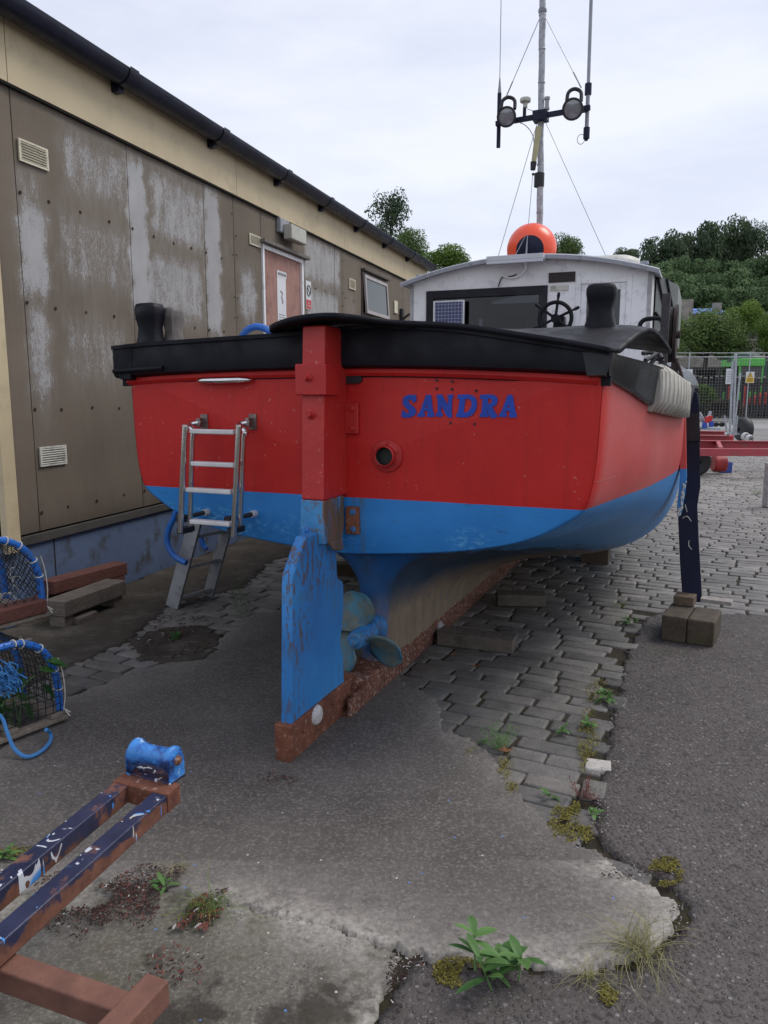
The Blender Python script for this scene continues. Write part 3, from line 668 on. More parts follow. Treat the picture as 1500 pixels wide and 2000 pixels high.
# rudder
rud = MB(); bl = [(.09, .94), (.03, .875), (-.038, .79), (-.052, .5), (-.068, .165), (-.07, .06), (.47, .06), (.458, .18), (.452, .30), (.432, .33), (.425, .38), (.44, .43), (.46, .52), (.462, .64), (.445, .668), (.40, .69), (.39, .76), (.392, .94)]
rud.prism(bl, lambda a, b, w_: (w_, a, b), (-.026, .026)); rud = rud.build('rudder', PEEL, boat, bevel=.008)
MB().box((-.040, -.098, .05), (.040, .50, .165)).build('heel_plate', RUST, rud, bevel=.005)
MB().lathe([(0, .018), (.03, .018), (.042, .010), (.046, 0)], (.040, .135, .125), (1, 0, 0), 18).build('anode', simple('white_zinc', (.55, .53, .52), .7, 0, .25, 60, .5, 90, dirt=(.3, .25, .22)), rud, True)
mb = MB(); [mb.lathe([(0, .010), (.012, .010), (.014, 0)], (.040, y, z), (1, 0, 0), 8) for y, z in ((.01, .11), (.30, .12), (.38, .105))]
mb.split('bolt', RUST, rud, smooth=True)
mb = MB(); pp = [(.10, 1.09, .052), (.10, 1.85, .050), (.40, 1.85, .05), (.44, 1.09, .05)]
mb.add([(t, s_, z) for z, s0_ in ((1.83, .25), (1.55, .235), (1.08, .215)) for t, s_ in ((-.062, s0_), (.050, s0_ - .005), (.050, .46), (-.062, .46))],
       [(3, 2, 1, 0), (8, 9, 10, 11)] + [(i + k * 4, (i + 1) % 4 + k * 4, (i + 1) % 4 + k * 4 + 4, i + k * 4 + 4) for k in (0, 1) for i in range(4)])
mb.build('rudder_post', POSTM, rud, bevel=.008)
mb = MB(); mb.add([(t, s_, z) for z, s0_ in ((1.08, .213), (.95, .205), (.885, .21)) for t, s_ in ((-.066, s0_), (.054, s0_ - .005), (.054, .415 if z > .9 else .40), (-.066, .415 if z > .9 else .40))],
       [(3, 2, 1, 0), (8, 9, 10, 11)] + [(i + k * 4, (i + 1) % 4 + k * 4, (i + 1) % 4 + k * 4 + 4, i + k * 4 + 4) for k in (0, 1) for i in range(4)])
# curved cheek under the sleeve
mb.prism([(.25, .89), (.30, .845), (.36, .828), (.405, .83), (.405, .89)], lambda a, b, w_: (w_, a, b), (-.05, .054))
mb.build('post_sleeve', POSTM, rud, bevel=.007)
MB().box((-.078, .205, 1.535), (.070, .34, 1.668)).build('collar', PRED, rud, bevel=.006)
mb = MB()
for z, rad in ((1.455, .022), (1.61, .017)):
    yb = .232 if z < 1.5 else .205
    if z < 1: yb = .205
    mb.lathe([(0, -.034), (rad * .55, -.034), (rad * .6, -.016), (rad * .85, -.014), (rad * .9, -.008), (rad * 1.15, -.004), (rad * 1.15, 0.004)], (-.012 if z > 1 else -.03, yb, z), (0, 1, 0), 6 if z > 1.5 else 14)
mb.split('pintle_bolt', PRED, rud, smooth=True)
MB().lathe([(0, -.034), (.011, -.034), (.012, -.016), (.017, -.014), (.018, -.008), (.023, -.004), (.023, .004)], (-.035, .207, .945), (0, 1, 0), 12).build('pintle_bolt', PEEL, rud, True)
for (z0, z1, mt) in ((1.36, 1.50, PRED), (.895, 1.025, RUST)):
    g = MB().box((.048, .435, z0), (.115, .458, z1)).build('gudgeon_plate', mt, boat, bevel=.005)
    mb = MB(); [mb.lathe([(0, -.010), (.012, -.008), (.015, 0)], (.088, .435, z), (0, 1, 0), 10) for z in (z0 + .025, z1 - .025)]
    mb.split('bolt', PRED if z0 > 1 else PEEL, g, smooth=True)
# tiller slot in the stern, its inner shade painted as a raised black patch
mb = MB(); L = [(.05 + .055 + .022 * math.cos(a), 1.607 + .020 * math.sin(a)) for a in np.linspace(-math.pi / 2, math.pi / 2, 8)] + [(.02, 1.627), (.02, 1.587)]
mb.prism(L, lambda a, b, w_: (a, w_, b), (SF - .004, SF + .01)); mb.build('tiller_slot', RUBBER, boat)
# exhaust
mb = MB(); tx, tz = B.tr(757, 890, SF)
mb.lathe([(.074, .004), (.074, -.010), (.070, -.014), (.053, -.014), (.048, -.018), (.047, -.045), (.043, -.048), (.040, -.045), (.040, .10), (0, .10)], (tx, SF, tz), (0, 1, 0), 30)
ex = mb.build('exhaust_pipe', [PRED], boat, True, auto=40)
MB().lathe([(.0392, -.043), (.0392, -.003), (0, -.003)], (tx, SF, tz), (0, 1, 0), 24).build('pipe_bore', simple('dark_bore', (.028, .028, .025), .7, 0, .4, 12), ex, True)  # deep shade of the bore painted as a dark lining and end disc
mb = MB(); [mb.lathe([(0, -.022), (.006, -.021), (.007, -.013)], (tx + .058 * math.cos(a), SF, tz + .058 * math.sin(a)), (0, 1, 0), 8) for a in (1.5, .35, 2.7, -.6, -1.9, 3.9)]
mb.split('bolt', PRED, ex, smooth=True)
# old screw holes around the name and in the transom
mb = MB(); [mb.lathe([(0, -.003), (.0055, -.003), (.006, 0)], (B.tr(x, y, SF)[0], SF, B.tr(x, y, SF)[1]), (0, 1, 0), 10) for x, y in ((853, 743), (853, 759), (883, 745), (883, 760), (930, 763), (880, 826), (927, 828))]
mb.split('screw_hole', RUBBER, boat)
# lettering: outlines traced from the crop (x0=680,y0=700, 3.947 px per px)
Lt = {
 'S': ([(522, 330), (500, 336), (498, 322), (490, 313), (470, 314), (462, 330), (468, 346), (490, 364), (512, 384), (522, 404), (518, 425), (500, 442), (470, 452), (440, 453), (415, 448), (420, 405), (440, 412), (446, 424), (462, 425), (474, 414), (470, 398), (450, 380), (430, 358), (424, 332), (432, 304), (452, 288), (480, 282), (505, 288), (520, 282), (524, 300)], []),
 'A': ([(538, 446), (540, 425), (556, 420), (600, 298), (606, 284), (636, 284), (640, 300), (654, 418), (664, 424), (660, 448), (612, 446), (614, 426), (622, 418), (618, 402), (584, 402), (580, 418), (590, 426), (586, 446)], [[(612, 342), (592, 384), (617, 384)]]),
 'N': ([(682, 444), (684, 424), (696, 418), (694, 308), (686, 300), (690, 282), (722, 280), (772, 372), (776, 304), (770, 284), (808, 280), (806, 302), (800, 310), (796, 420), (800, 450), (776, 452), (764, 440), (716, 350), (714, 420), (728, 426), (724, 445)], []),
 'D': ([(838, 446), (838, 428), (850, 418), (866, 310), (846, 306), (850, 284), (920, 280), (960, 290), (986, 316), (992, 350), (984, 392), (962, 428), (928, 448), (880, 452)], [[(902, 308), (888, 420), (912, 420), (940, 400), (956, 366), (956, 334), (944, 314), (922, 306)]]),
 'R': ([(1018, 448), (1020, 430), (1032, 420), (1042, 310), (1020, 308), (1022, 284), (1098, 280), (1134, 290), (1150, 312), (1148, 340), (1132, 362), (1108, 372), (1130, 420), (1146, 434), (1140, 456), (1106, 456), (1092, 440), (1072, 380), (1068, 420), (1080, 428), (1078, 448)], [[(1078, 306), (1074, 354), (1098, 350), (1112, 334), (1112, 316), (1100, 306)]]),
 'A2': ([(1166, 446), (1170, 426), (1184, 418), (1228, 300), (1234, 286), (1262, 284), (1268, 300), (1288, 420), (1298, 428), (1294, 452), (1244, 450), (1246, 428), (1254, 420), (1250, 404), (1214, 404), (1210, 420), (1220, 428), (1216, 448)], [[(1242, 344), (1222, 386), (1248, 386)]])}
cu = bpy.data.curves.new('lettering', 'CURVE'); cu.dimensions = '2D'; cu.fill_mode = 'BOTH'; cu.extrude = .0012; cu.offset = .0022
def cvt(x, y): t, z = B.tr(680 + x / 3.947, 700 + y / 3.947, SF); return t, z
for k, (o_, hs) in Lt.items():
    for loop in [o_] + hs:
        sp = cu.splines.new('POLY'); sp.points.add(len(loop) - 1)
        for i, (x, y) in enumerate(loop): a, b = cvt(x, y); sp.points[i].co = (a, b, 0, 1)
        sp.use_cyclic_u = True
co = bpy.data.objects.new('tmp', cu); COL.objects.link(co)
dg = bpy.context.evaluated_depsgraph_get(); me = bpy.data.meshes.new_from_object(co.evaluated_get(dg)); bpy.data.objects.remove(co)
me.transform(Matrix(((1, 0, 0, 0), (0, 0, -1, SF - .0022), (0, 1, 0, 0), (0, 0, 0, 1))))
me.materials.clear(); me.materials.append(simple('lettering_blue', (.006, .055, .42), .5, 0, .12, 12)); me.name = 'lettering'
o = bpy.data.objects.new('lettering', me); COL.objects.link(o); o.parent = boat
# chrome bow handle on the port side of the transom
mb = MB(); mb.tube([(-.76, SF - .004, 1.603), (-.74, SF - .022, 1.603), (-.70, SF - .034, 1.603), (-.6, SF - .036, 1.603), (-.5, SF - .034, 1.605), (-.46, SF - .02, 1.606), (-.445, SF - .004, 1.606)], [.006, .010, .014, .015, .014, .010, .006], 14)
mb.build('grab_handle', STEEL, boat, True, auto=60)
# folding boarding ladder
lad = MB(); sF, sBk = .245, .345
A_ = [B.tr(362, 832, sF), B.tr(352, 1040, sF), B.tr(467, 832, sF), B.tr(456, 1048, sF)]
lad.tube([(A_[0][0], sF, A_[0][1]), (A_[1][0], sF, A_[1][1])], .0145, 14); lad.tube([(A_[2][0], sF, A_[2][1]), (A_[3][0], sF, A_[3][1])], .0145, 14)
for i in (0, 2): lad.tube([(A_[i][0], sF, A_[i][1] - .004), (A_[i][0], sF, A_[i][1] + .006)], .017, 14)
C_ = [B.tr(376, 845, sBk), B.tr(371, 1040, sBk), B.tr(476, 845, sBk), B.tr(469, 1040, sBk)]
M1, M2 = B.tr(392, 825, SF - .02), B.tr(487, 825, SF - .02)
for (a, b, m_) in ((C_[0], C_[1], M1), (C_[2], C_[3], M2)):
    lad.tube(spline([(m_[0], SF - .03, m_[1]), (m_[0] - .03, SF - .07, m_[1] - .012), (a[0] + .012, sBk, a[1]), (a[0], sBk - .004, a[1] - .05), (b[0], sBk, b[1])], 6), .0125, 12)
ladder = lad.build('boarding_ladder', STEEL, boat, True, auto=60)
for (y, xa, xb) in ((842, 372, 458), (905, 374, 458), (956, 364, 452), (1018, 372, 450)):
    s_ = (sF + .01)
    p, q_ = B.tr(xa, y, s_), B.tr(xb, y + (3 if y > 850 else 2), s_)
    MB().box((p[0], s_ - .012, p[1] - .012), (q_[0], s_ + .03, p[1] + .010)).build('rung', simple('rung_plastic', (.62, .61, .60), .4, 0, .12, 10), ladder, bevel=.006)
for m_ in (M1, M2):
    mb = MB(); mb.box((m_[0] - .012, SF - .006, m_[1] - .035), (m_[0] + .03, SF + .002, m_[1] + .04)); mb.box((m_[0] - .010, SF - .045, m_[1] - .022), (m_[0] + .012, SF, m_[1] + .022)); mb.lathe([(0, -.012), (.011, -.012), (.011, .016), (0, .016)], (m_[0], SF - .035, m_[1]), (1, 0, 0), 12)
    mb.build('hinge_bracket', simple('tarnished_steel', (.25, .2, .19), .35, .8, .3, 40), ladder, bevel=.002)
for (x, y) in ((405, 1000), (498, 1003)):
    p = B.tr(x, y, SF); q_ = (p[0] - .075, sBk, p[1] - .02)
    mb = MB(); mb.tube([(p[0], SF + .004, p[1]), (p[0] - .004, SF - .022, p[1])], .017, 14); mb.k = 1; mb.tube([(p[0] - .004, SF - .022, p[1]), q_], .011, 12); mb.box((q_[0] - .018, sBk - .02, q_[2] - .018), (q_[0] + .018, sBk + .02, q_[2] + .018))
    mb.build('standoff_foot', [simple('white_rubber', (.55, .56, .58), .6), RUBBER], ladder, True, auto=50)
for a in (C_[1], C_[3]):
    MB().box((a[0] - .022, sF + .02, a[1] + .005), (a[0] + .02, sBk + .018, a[1] + .035)).build('joint_clamp', RUBBER, ladder, bevel=.006)
# propeller: three broad blades
prop = MB().lathe([(0, -.075), (.018, -.072), (.026, -.055), (.026, -.045), (.042, -.04), (.050, -.02), (.054, .04), (.058, .07), (.062, .10)], (0, .685, .305), (0, 1, 0), 24).build('propeller', PEEL, boat, True, auto=50)
def mat_prop():
    m = N('propeller_bronze'); b = m.ramp(m.noise(7, 5), (.3, (.03, .13, .22)), (.7, (.07, .22, .30)))
    c = m.mix(m.ramp(m.noise(9, 6, .7, m.vec(loc=(2, 4, 1))), (.42, 0.), (.55, .9)), b, m.ramp(m.noise(30, 5), (.3, (.07, .10, .09)), (.7, (.16, .17, .13))))
    return m.fin(c, .5, m.bump(m.noise(60, 5), .3, .004))
PROP = mat_prop()
for k, ang in enumerate((104, -22, 226)):      # degrees in the (x,z) plane, seen from aft
    P = []; a0 = R(ang)
    for i in range(13):
        r = .04 + .205 * i / 12; f = (r - .04) / .205; chord = .055 + .17 * math.sin(min(1, f * 1.08) ** .8 * math.pi * .80) ** .9 if f < .97 else .08
        if f > .8: chord *= math.sqrt(max(.02, 1 - ((f - .8) / .21) ** 2))
        pit = R(46 - 30 * f); row = []
        for j in range(9):
            c = (j / 8 - .5) * chord
            da = c * math.cos(pit) / r if r > .09 else c * math.cos(pit) / .09; y = c * math.sin(pit)
            row.append((r * math.cos(a0 + da), .705 - y + .012 * math.cos((j / 8 - .5) * math.pi), .305 + r * math.sin(a0 + da)))
        P.append(row)
    MB().grid(P).build('blade', PROP, prop, True, auto=0, solid=.009)
# samson posts at the stern quarters
def timberhead(cx, cy, zb, wv, name='mooring_post', mats=None, hh=.245):
    P = []
    for (z, f) in ((-.03, 1.06), (.0, 1.02), (.05, .86), (.10, .80), (.15, .92), (.18, 1.0), (.215, 1.0), (.238, .88), (.245, .6)):
        ww = wv / 2 * f; d = .055 * f; zz = zb + z * hh / .245
        P.append([(cx + a * ww, cy + b * d, zz) for a, b in ((-1, -.6), (-.8, -1), (.8, -1), (1, -.6), (1, .6), (.8, 1), (-.8, 1), (-1, .6))])
    mb = MB().grid(P, closed=True); mb.add(P[-1], [tuple(range(8))])
    return mb.build(name, mats or BLACK, boat, True, auto=70)
timberhead(-1.145, .60, 1.79, .135, hh=.215)
timberhead(-1.075, .70, 1.79, .075, mats=simple('worn_post', (.13, .115, .105), .6, 0, .4, 9), hh=.20)
timberhead(1.120, .80, 1.84, .125, hh=.172)
# beaching leg on the starboard side
sl_ = 2.62
def L_(x, y, s=sl_): return B.tr(x, y, s)
front = [L_(x, y) for x, y in ((1336, 758), (1350, 756), (1362, 768), (1366, 790), (1368, 950), (1362, 990), (1365, 1060), (1371, 1165), (1368, 1169), (1333, 1169), (1328, 1100), (1324, 1005), (1341, 940), (1340, 830), (1336, 800))]
leg = MB().prism(front, lambda a, b, w_: (a, w_, b), (sl_, sl_ + .075)).build('beaching_leg', NAVY, boat, bevel=.006)
xb0, xb1 = L_(1334, 1165)[0], L_(1370, 1165)[0]
MB().box((xb0 + .004, sl_ + .004, .166), (xb1 - .004, sl_ + .071, L_(1350, 1160)[1])).build('leg_foot', NAVY, leg)
pl = [L_(x, y, sl_ - .006) for x, y in ((1339, 808), (1366, 808), (1368, 862), (1341, 862))]
MB().prism(pl, lambda a, b, w_: (a, w_, b), (sl_ - .012, sl_ - .001)).build('leg_plate', mat_black('plate', (.03, .03, .035), .4, .06), leg, bevel=.003)
mb = MB(); mb.box((1.40, sl_ + .08, 1.50), (1.53, sl_ + .16, 1.575)); mb.build('leg_bracket', RUBBER, leg, bevel=.006)
# doubler pad (red over blue, white drips) between hull and leg
pd = [L_(x, y, 2.45) for x, y in ((1326, 806), (1339, 806), (1341, 935), (1338, 965), (1332, 1000), (1325, 1012), (1322, 990), (1328, 935))]
MB().prism(pd, lambda a, b, w_: (a, w_, b), (2.45, 2.62)).build('doubler_pad', HULL, boat, bevel=.004)
mb = MB()
for _ in range(26):
    f = random.random(); x = 1339 - f * 14 + random.gauss(0, 2.2); y = 940 + f * 68
    p = L_(x, y, 2.44); mb.sphere((p[0], 2.445, p[1]), random.uniform(.004, .010), 6, 5, (1, .5, 1.6))
for pts in ([(1333, 1012), (1342, 1008), (1350, 1018)], [(1346, 1055), (1345, 1065), (1351, 1073)], [(1338, 985), (1342, 1000)]):
    mb.tube(spline([(L_(x, y)[0], sl_ - .004, L_(x, y)[1]) for x, y in pts], 4), .0028, 5)
tag(mb.build('paint_drips', simple('dried_paint', (.6, .58, .52), .6, 0, .3, 50), leg), kind='stuff')
# net hauler
hx = 1.36; h_s = 3.25
p0, p1 = B.tr(1285, 725, h_s), B.tr(1310, 572, h_s)
hau = MB().box((p0[0], h_s, p0[1]), (p1[0], h_s + .10, p1[1])).build('net_hauler', mat_wood('hauler_timber', (.03, .028, .032), (.075, .07, .07)), boat, bevel=.008)
hc = B.tr(1312, 645, h_s + .1); hc = (hc[0] - .015, hc[1])
for k, (dx, rr, th) in enumerate(((-.04, .22, .014), (.0, .205, .016), (.035, .22, .012))):
    mb = MB().lathe([(.03, -th / 2), (rr - .02, -th / 2), (rr, -th), (rr, th), (rr - .02, th / 2), (.03, th / 2)], (hc[0] + dx, h_s + .28, hc[1] - .02), (1, 0, 0), 32)
    mb.build('sheave', mat_rust('rusty_disc', (.020, .016, .016), (.055, .036, .030), (.16, .14, .13), .66, .3), hau, True, auto=40)
mb = MB(); mb.tube([(hc[0] - .12, h_s + .28, hc[1] - .02), (hc[0] + .07, h_s + .28, hc[1] - .02)], .03, 12); mb.box((hc[0] + .02, h_s + .2, hc[1] - .42), (hc[0] + .07, h_s + .3, hc[1] - .2))
mb.tube(spline([(hc[0] + .05, h_s + .2, hc[1] - .2), (hc[0] + .10, h_s + .2, hc[1] - .33), (hc[0] + .11, h_s + .2, hc[1] - .45)], 6), .012, 8)
mb.split('hauler_motor', mat_rust('dark_iron', (.03, .025, .025), (.09, .06, .05), (.15, .14, .13), .65, .3), hau, smooth=True)
mb = MB(); pa_ = [B.tr(x, y, 3.2) for x, y in ((1252, 650), (1250, 635), (1258, 625), (1275, 622), (1288, 622))]
mb.tube(spline([(a, 3.2, b) for a, b in pa_], 6), .016, 10); mb.build('grab_rail', BLACK, boat, True)
# clutter behind the rail (hoses, rope ends)
mb = MB()
for pts in ([(1262, 705), (1272, 698), (1285, 690), (1292, 700)], [(1268, 715), (1280, 700), (1295, 706)], [(1255, 690), (1270, 688), (1282, 697)]):
    mb.tube(spline([(B.tr(x, y, 2.4)[0], 2.4 + random.uniform(-.1, .1), B.tr(x, y, 2.4)[1]) for x, y in pts], 5), .014, 8)
mb.build('rail_hoses', RUBBER, boat, True)
# ---- wheelhouse
cs = 4.4; roofz = lambda t: 2.575 + .185 * (1 - (t / 1.16) ** 2)
cab = MB(); th = .04
def panel(t0, t1, z0, z1f): 
    n = 6; xs_ = np.linspace(t0, t1, n + 1)
    for a, b in zip(xs_[:-1], xs_[1:]):
        za, zb = (z1f(a), z1f(b)) if callable(z1f) else (z1f, z1f)
        cab.add([(a, cs, z0), (b, cs, z0), (b, cs, zb), (a, cs, za), (a, cs + th, z0), (b, cs + th, z0), (b, cs + th, zb), (a, cs + th, za)], [(0, 1, 2, 3), (7, 6, 5, 4), (0, 4, 5, 1), (3, 2, 6, 7)])
rz = lambda t: roofz(t) - .03
panel(-1.105, -.90, 1.2, rz); panel(-.90, .20, 2.46, rz); panel(-.90, .20, 1.2, 1.9); panel(.20, .47, 1.2, rz); panel(.47, .93, 2.52, rz); panel(.93, 1.105, 1.2, rz)
for sg in (-1, 1):
    x0, x1 = (sg * 1.105, sg * 1.065); a, b = min(x0, x1), max(x0, x1)
    cab.box((a, cs, 1.2), (b, 6.5, 2.0)); cab.box((a, cs, 2.0), (b, 4.9, rz(1.09))); cab.box((a, 5.9, 2.0), (b, 6.5, rz(1.09))); cab.box((a, 4.9, 2.42), (b, 5.9, rz(1.09)))
cab.box((-1.08, 6.46, 1.2), (1.08, 6.5, 1.95)); cab.box((-1.08, 6.46, 2.42), (1.08, 6.5, 2.58)); 
for x in (-1.08, -.38, .3, 1.0): cab.box((x, 6.461, 1.95), (x + .09, 6.499, 2.42))
cab = cab.build('wheelhouse', WHITE, boat)
# interior back shades
MB().box((-1.05, 4.5, 1.25), (1.05, 6.4, 1.3)).build('cabin_floor', WOODD, cab)
mb = MB().box((-.75, 5.6, 1.3), (.1, 6.1, 2.08)); mb.box((-.52, 4.9, 1.9), (-.08, 4.93, 2.3)); mb.box((-.80, 4.75, 1.9), (-.62, 4.9, 2.22)); mb.box((.0, 5.0, 1.9), (.12, 5.2, 2.28)); mb.k = 0; mb.split('console', simple('console_grey', (.34, .36, .36), .5), cab, bevel=.01)
mb = MB(); mb.tube(spline([(-.22, 4.7, 2.36), (-.2, 4.7, 2.25), (-.1, 4.7, 2.2), (.02, 4.7, 2.27), (.04, 4.7, 2.34)], 6), .014, 8); mb.build('cable_loop', RUBBER, cab, True)
mb = MB().box((-.42, 4.62, 1.9), (-.36, 4.66, 2.55)); mb.build('inner_post', GREYP, cab)
# roof with curved edge
P = []
for t in np.linspace(-1.16, 1.16, 33):
    z = roofz(t); P.append([(t, cs - .12, z - .045), (t, cs - .125, z - .012), (t, cs - .10, z), (t, 6.62, z + .02), (t, 6.62, z - .03), (t, cs - .08, z - .03)])
mb = MB().grid(P, closed=True); mb.add(P[0], [tuple(range(6))]); mb.add(P[-1], [tuple(range(6))]); mb.build('roof', simple('roof_grey', (.36, .37, .41), .5, 0, .1, 5, .2, 30, dirt=(.22, .22, .23)), cab, True, auto=35)
# window frame
def frame(parent, name, t0, t1, z0, z1, wd, dep, mt, s=cs, topw=None):
    tw = topw or wd; mb = MB()
    mb.box((t0, s - dep, z0), (t0 + wd, s + .01, z1)); mb.box((t1 - wd, s - dep, z0), (t1, s + .01, z1)); mb.box((t0 + wd, s - dep + .001, z1 - tw), (t1 - wd, s + .01, z1)); mb.box((t0 + wd, s - dep + .001, z0), (t1 - wd, s + .01, z0 + wd))
    return mb.build(name, mt, parent, bevel=.004)
wf = frame(boat, 'wheelhouse_window', -.935, .215, 1.88, 2.495, .075, .018, mat_black('window_black', (.02, .02, .026), .5, .03))
MB().box((-.87, cs + .015, 1.9), (.15, cs + .021, 2.44)).build('pane', GLASS, wf)
dr = frame(boat, 'wheelhouse_door', .465, .94, 1.25, 2.535, .045, .012, WHITE)
mb = MB(); mb.box((.51, cs + .004, 1.3), (.56, cs + .03, 2.49)); mb.box((.845, cs + .004, 1.3), (.895, cs + .03, 2.49)); mb.box((.56, cs + .005, 2.43), (.845, cs + .029, 2.49)); mb.box((.56, cs + .005, 1.3), (.845, cs + .029, 1.85))
mb.build('door_panel', WHITE, dr, bevel=.004)
MB().box((.56, cs + .016, 1.85), (.845, cs + .022, 2.43)).build('pane', GLASSD, dr)
MB().box((.222, cs - .014, 2.515), (.455, cs - .001, 2.60)).build('vent_panel', mat_wood('black_board', (.03, .025, .025), (.06, .05, .05)), boat, bevel=.002)
MB().box((.235, cs - .006, 2.44), (.40, cs - .0005, 2.49)).build('name_plate', OFFW, boat, bevel=.002)
# roof gear
mb = MB(); mb.box((-.30, cs - .22, 2.70), (.205, cs + .10, 2.742)); mb.box((-.30, cs - .22, 2.672), (.205, cs - .205, 2.70)); mb.build('light_shelf', simple('pale_shelf', (.55, .56, .6), .4, 0, .05), boat, bevel=.004)
mb = MB()
for t in np.linspace(0, 1, 1): pass
def dome(cx, cy, z, wx, wy, h, mt, name):
    P = []
    for f, zz in ((1, 0), (1, .35), (.93, .75), (.75, .95), (.4, 1.), (.05, 1.02)):
        P.append([(cx + wx / 2 * f * abs(math.cos(a)) ** .6 * (1 if math.cos(a) > 0 else -1), cy + wy / 2 * f * abs(math.sin(a)) ** .6 * (1 if math.sin(a) > 0 else -1), z + h * zz) for a in np.linspace(0, 2 * math.pi, 28, endpoint=False)])
    return MB().grid(P, closed=True).build(name, mt, boat, True, auto=0)
dome(-.67, 5.0, 2.60, .72, .8, .145, OFFW, 'roof_hatch'); dome(.66, 4.95, 2.66, .62, .7, .115, OFFW, 'roof_hatch')
MB().lathe([(.03, 0), (.03, .05), (.04, .06), (.035, .085), (0, .09)], (1.02, 4.55, 2.59), n=16).build('roof_vent', GREYP, boat, True, auto=40)
MB().lathe([(.04, 0), (.05, .03), (.045, .07), (0, .08)], (-1.05, 4.55, 2.60), n=16).build('roof_vent', GREYP, boat, True, auto=40)
mb = MB(); mb.tube(spline([(-.20, cs - .02, 2.60), (-.12, cs - .03, 2.575), (-.04, cs - .03, 2.59), (.01, cs - .03, 2.64), (.02, cs - .06, 2.70)], 6), .013, 8); mb.build('cable_duct', WHITE, boat, True)
mb = MB(); mb.tube(spline([(-.235, cs - .02, 2.50), (-.21, cs - .02, 2.57), (-.18, cs - .02, 2.585), (-.1, cs - .05, 2.585), (-.06, cs - .05, 2.60)], 6), .006, 6); mb.build('loose_cable', RUBBER, boat, True)
# greenish canopy frame on the starboard side of the wheelhouse
mb = MB(); mb.add([(1.12, 4.7, 2.0), (1.30, 4.9, 2.0), (1.30, 4.9, 2.50), (1.12, 4.7, 2.58), (1.12, 6.2, 2.0), (1.30, 6.2, 2.0), (1.30, 6.2, 2.5), (1.12, 6.2, 2.58)], [(0, 1, 2, 3), (1, 5, 6, 2), (3, 2, 6, 7), (0, 4, 5, 1), (4, 7, 6, 5)])
mb.k = 1; mb.tube([(1.125, 4.69, 2.25), (1.30, 4.89, 2.02)], .012, 6); mb.tube([(1.125, 4.69, 2.58), (1.19, 4.77, 2.30)], .012, 6); mb.tube([(1.2, 4.78, 2.55), (1.305, 4.9, 2.1)], .012, 6)
mb.build('side_screen', [simple('screen', (.22, .23, .21), .35, 0, .2, 5), BLACK], boat)
# steering wheel
wc = Vector((.362, 4.0, 2.165)); mb = MB()
mb.tube([wc + Vector((.135 * math.cos(a), 0, .135 * math.sin(a))) for a in np.linspace(0, 2 * math.pi, 33)], .017, 8, False)
mb.lathe([(0, -.03), (.035, -.03), (.04, 0), (.035, .03), (0, .03)], wc, (0, 1, 0), 16)
for k in range(6):
    a = k * math.pi / 3 + .42; d = Vector((math.cos(a), 0, math.sin(a)))
    mb.tube([wc + d * .03, wc + d * .135, wc + d * .16, wc + d * .19, wc + d * .215], [.012, .012, .009, .015, .010], 8)
mb.tube([wc, wc + Vector((0, .4, 0))], .02, 10); mb.box((.33, 4.2, 1.2), (.40, 4.3, 2.2))
mb.build('steering_wheel', BLACK, boat, True, auto=50)
# ---- mast and its gear
ms_ = 5.2; mt = lambda z: -.07 + (5.23 - z) * .017
mast = MB(); P = [(mt(z) + random.gauss(0, .0015), ms_, z) for z in np.linspace(2.6, 5.9, 30)]
mast.tube(P, [.031 + random.gauss(0, .0012) for _ in P], 14)
for z in (2.95, 3.3, 3.75, 4.5, 4.8, 5.1): mast.lathe([(.033, -.006), (.036, 0), (.033, .006)], (mt(z), ms_, z), n=12)
mast = mast.build('mast', N('mast_paint').fin((.5, .5, .52), .5) if False else simple('mast_paint', (.40, .41, .44), .5, 0, .35, 18, .3, 50, dirt=(.22, .22, .24)), boat, True, auto=50)
MB().lathe([(.035, 0), (.05, .005), (.05, .13), (.035, .135)], (mt(3.6) - .01, ms_, 3.54), n=14).build('mast_collar', RUBBER, mast, True, auto=40)
mb = MB(); mb.beam((-.49, ms_ - .045, 4.165), (.42, ms_ - .045, 4.20), .04, .045); mb.box((-.12, ms_ - .09, 4.14), (.02, ms_ + .04, 4.23)); mb.build('crossbar', NAVY, mast, bevel=.004)
for (x, y, rr) in ((990, 228, .088), (1119, 213, .092)):
    t, z = B.tr(x, y, ms_ - .15); c = Vector((t, ms_ - .15, z)); ax = Vector((.0, -1, -.35)).normalized()
    sp = MB().lathe([(0, -.14), (.045, -.13), (.06, -.08), (rr - .01, -.02), (rr, 0), (rr + .006, .01), (rr + .006, .03), (rr - .008, .033), (rr - .010, .02)], c, ax, 28)
    sp = sp.build('spotlight', RUBBER, mast, True, auto=50)
    MB().lathe([(rr - .010, .018), (rr - .03, .024), (0, .028)], c, ax, 24).build('lens', LENS, sp, True)
    mb = MB(); hd = spline([c - ax * .0 + Vector((-.06, 0, .075)), c - ax * .02 + Vector((-.05, 0, .15)), c - ax * .05 + Vector((.0, 0, .175)), c - ax * .05 + Vector((.06, 0, .14)), c - ax * .02 + Vector((.07, 0, .06))], 6)
    mb.tube(hd, .017, 10); mb.build('handle', RUBBER, sp, True)
tl, tr_ = -.470, .387
mb = MB(); mb.tube([(tl, ms_, 3.955), (tl, ms_, 4.46)], .020, 12); mb.k = 1; mb.tube([(tl, ms_, 4.46), (tl, ms_, 4.60)], [.018, .006], 10); mb.tube([(tl, ms_, 4.6), (tl - .01, ms_, 6.2)], .0042, 6); mb.build('whip_aerial', [NAVY, GREYP], mast, True)
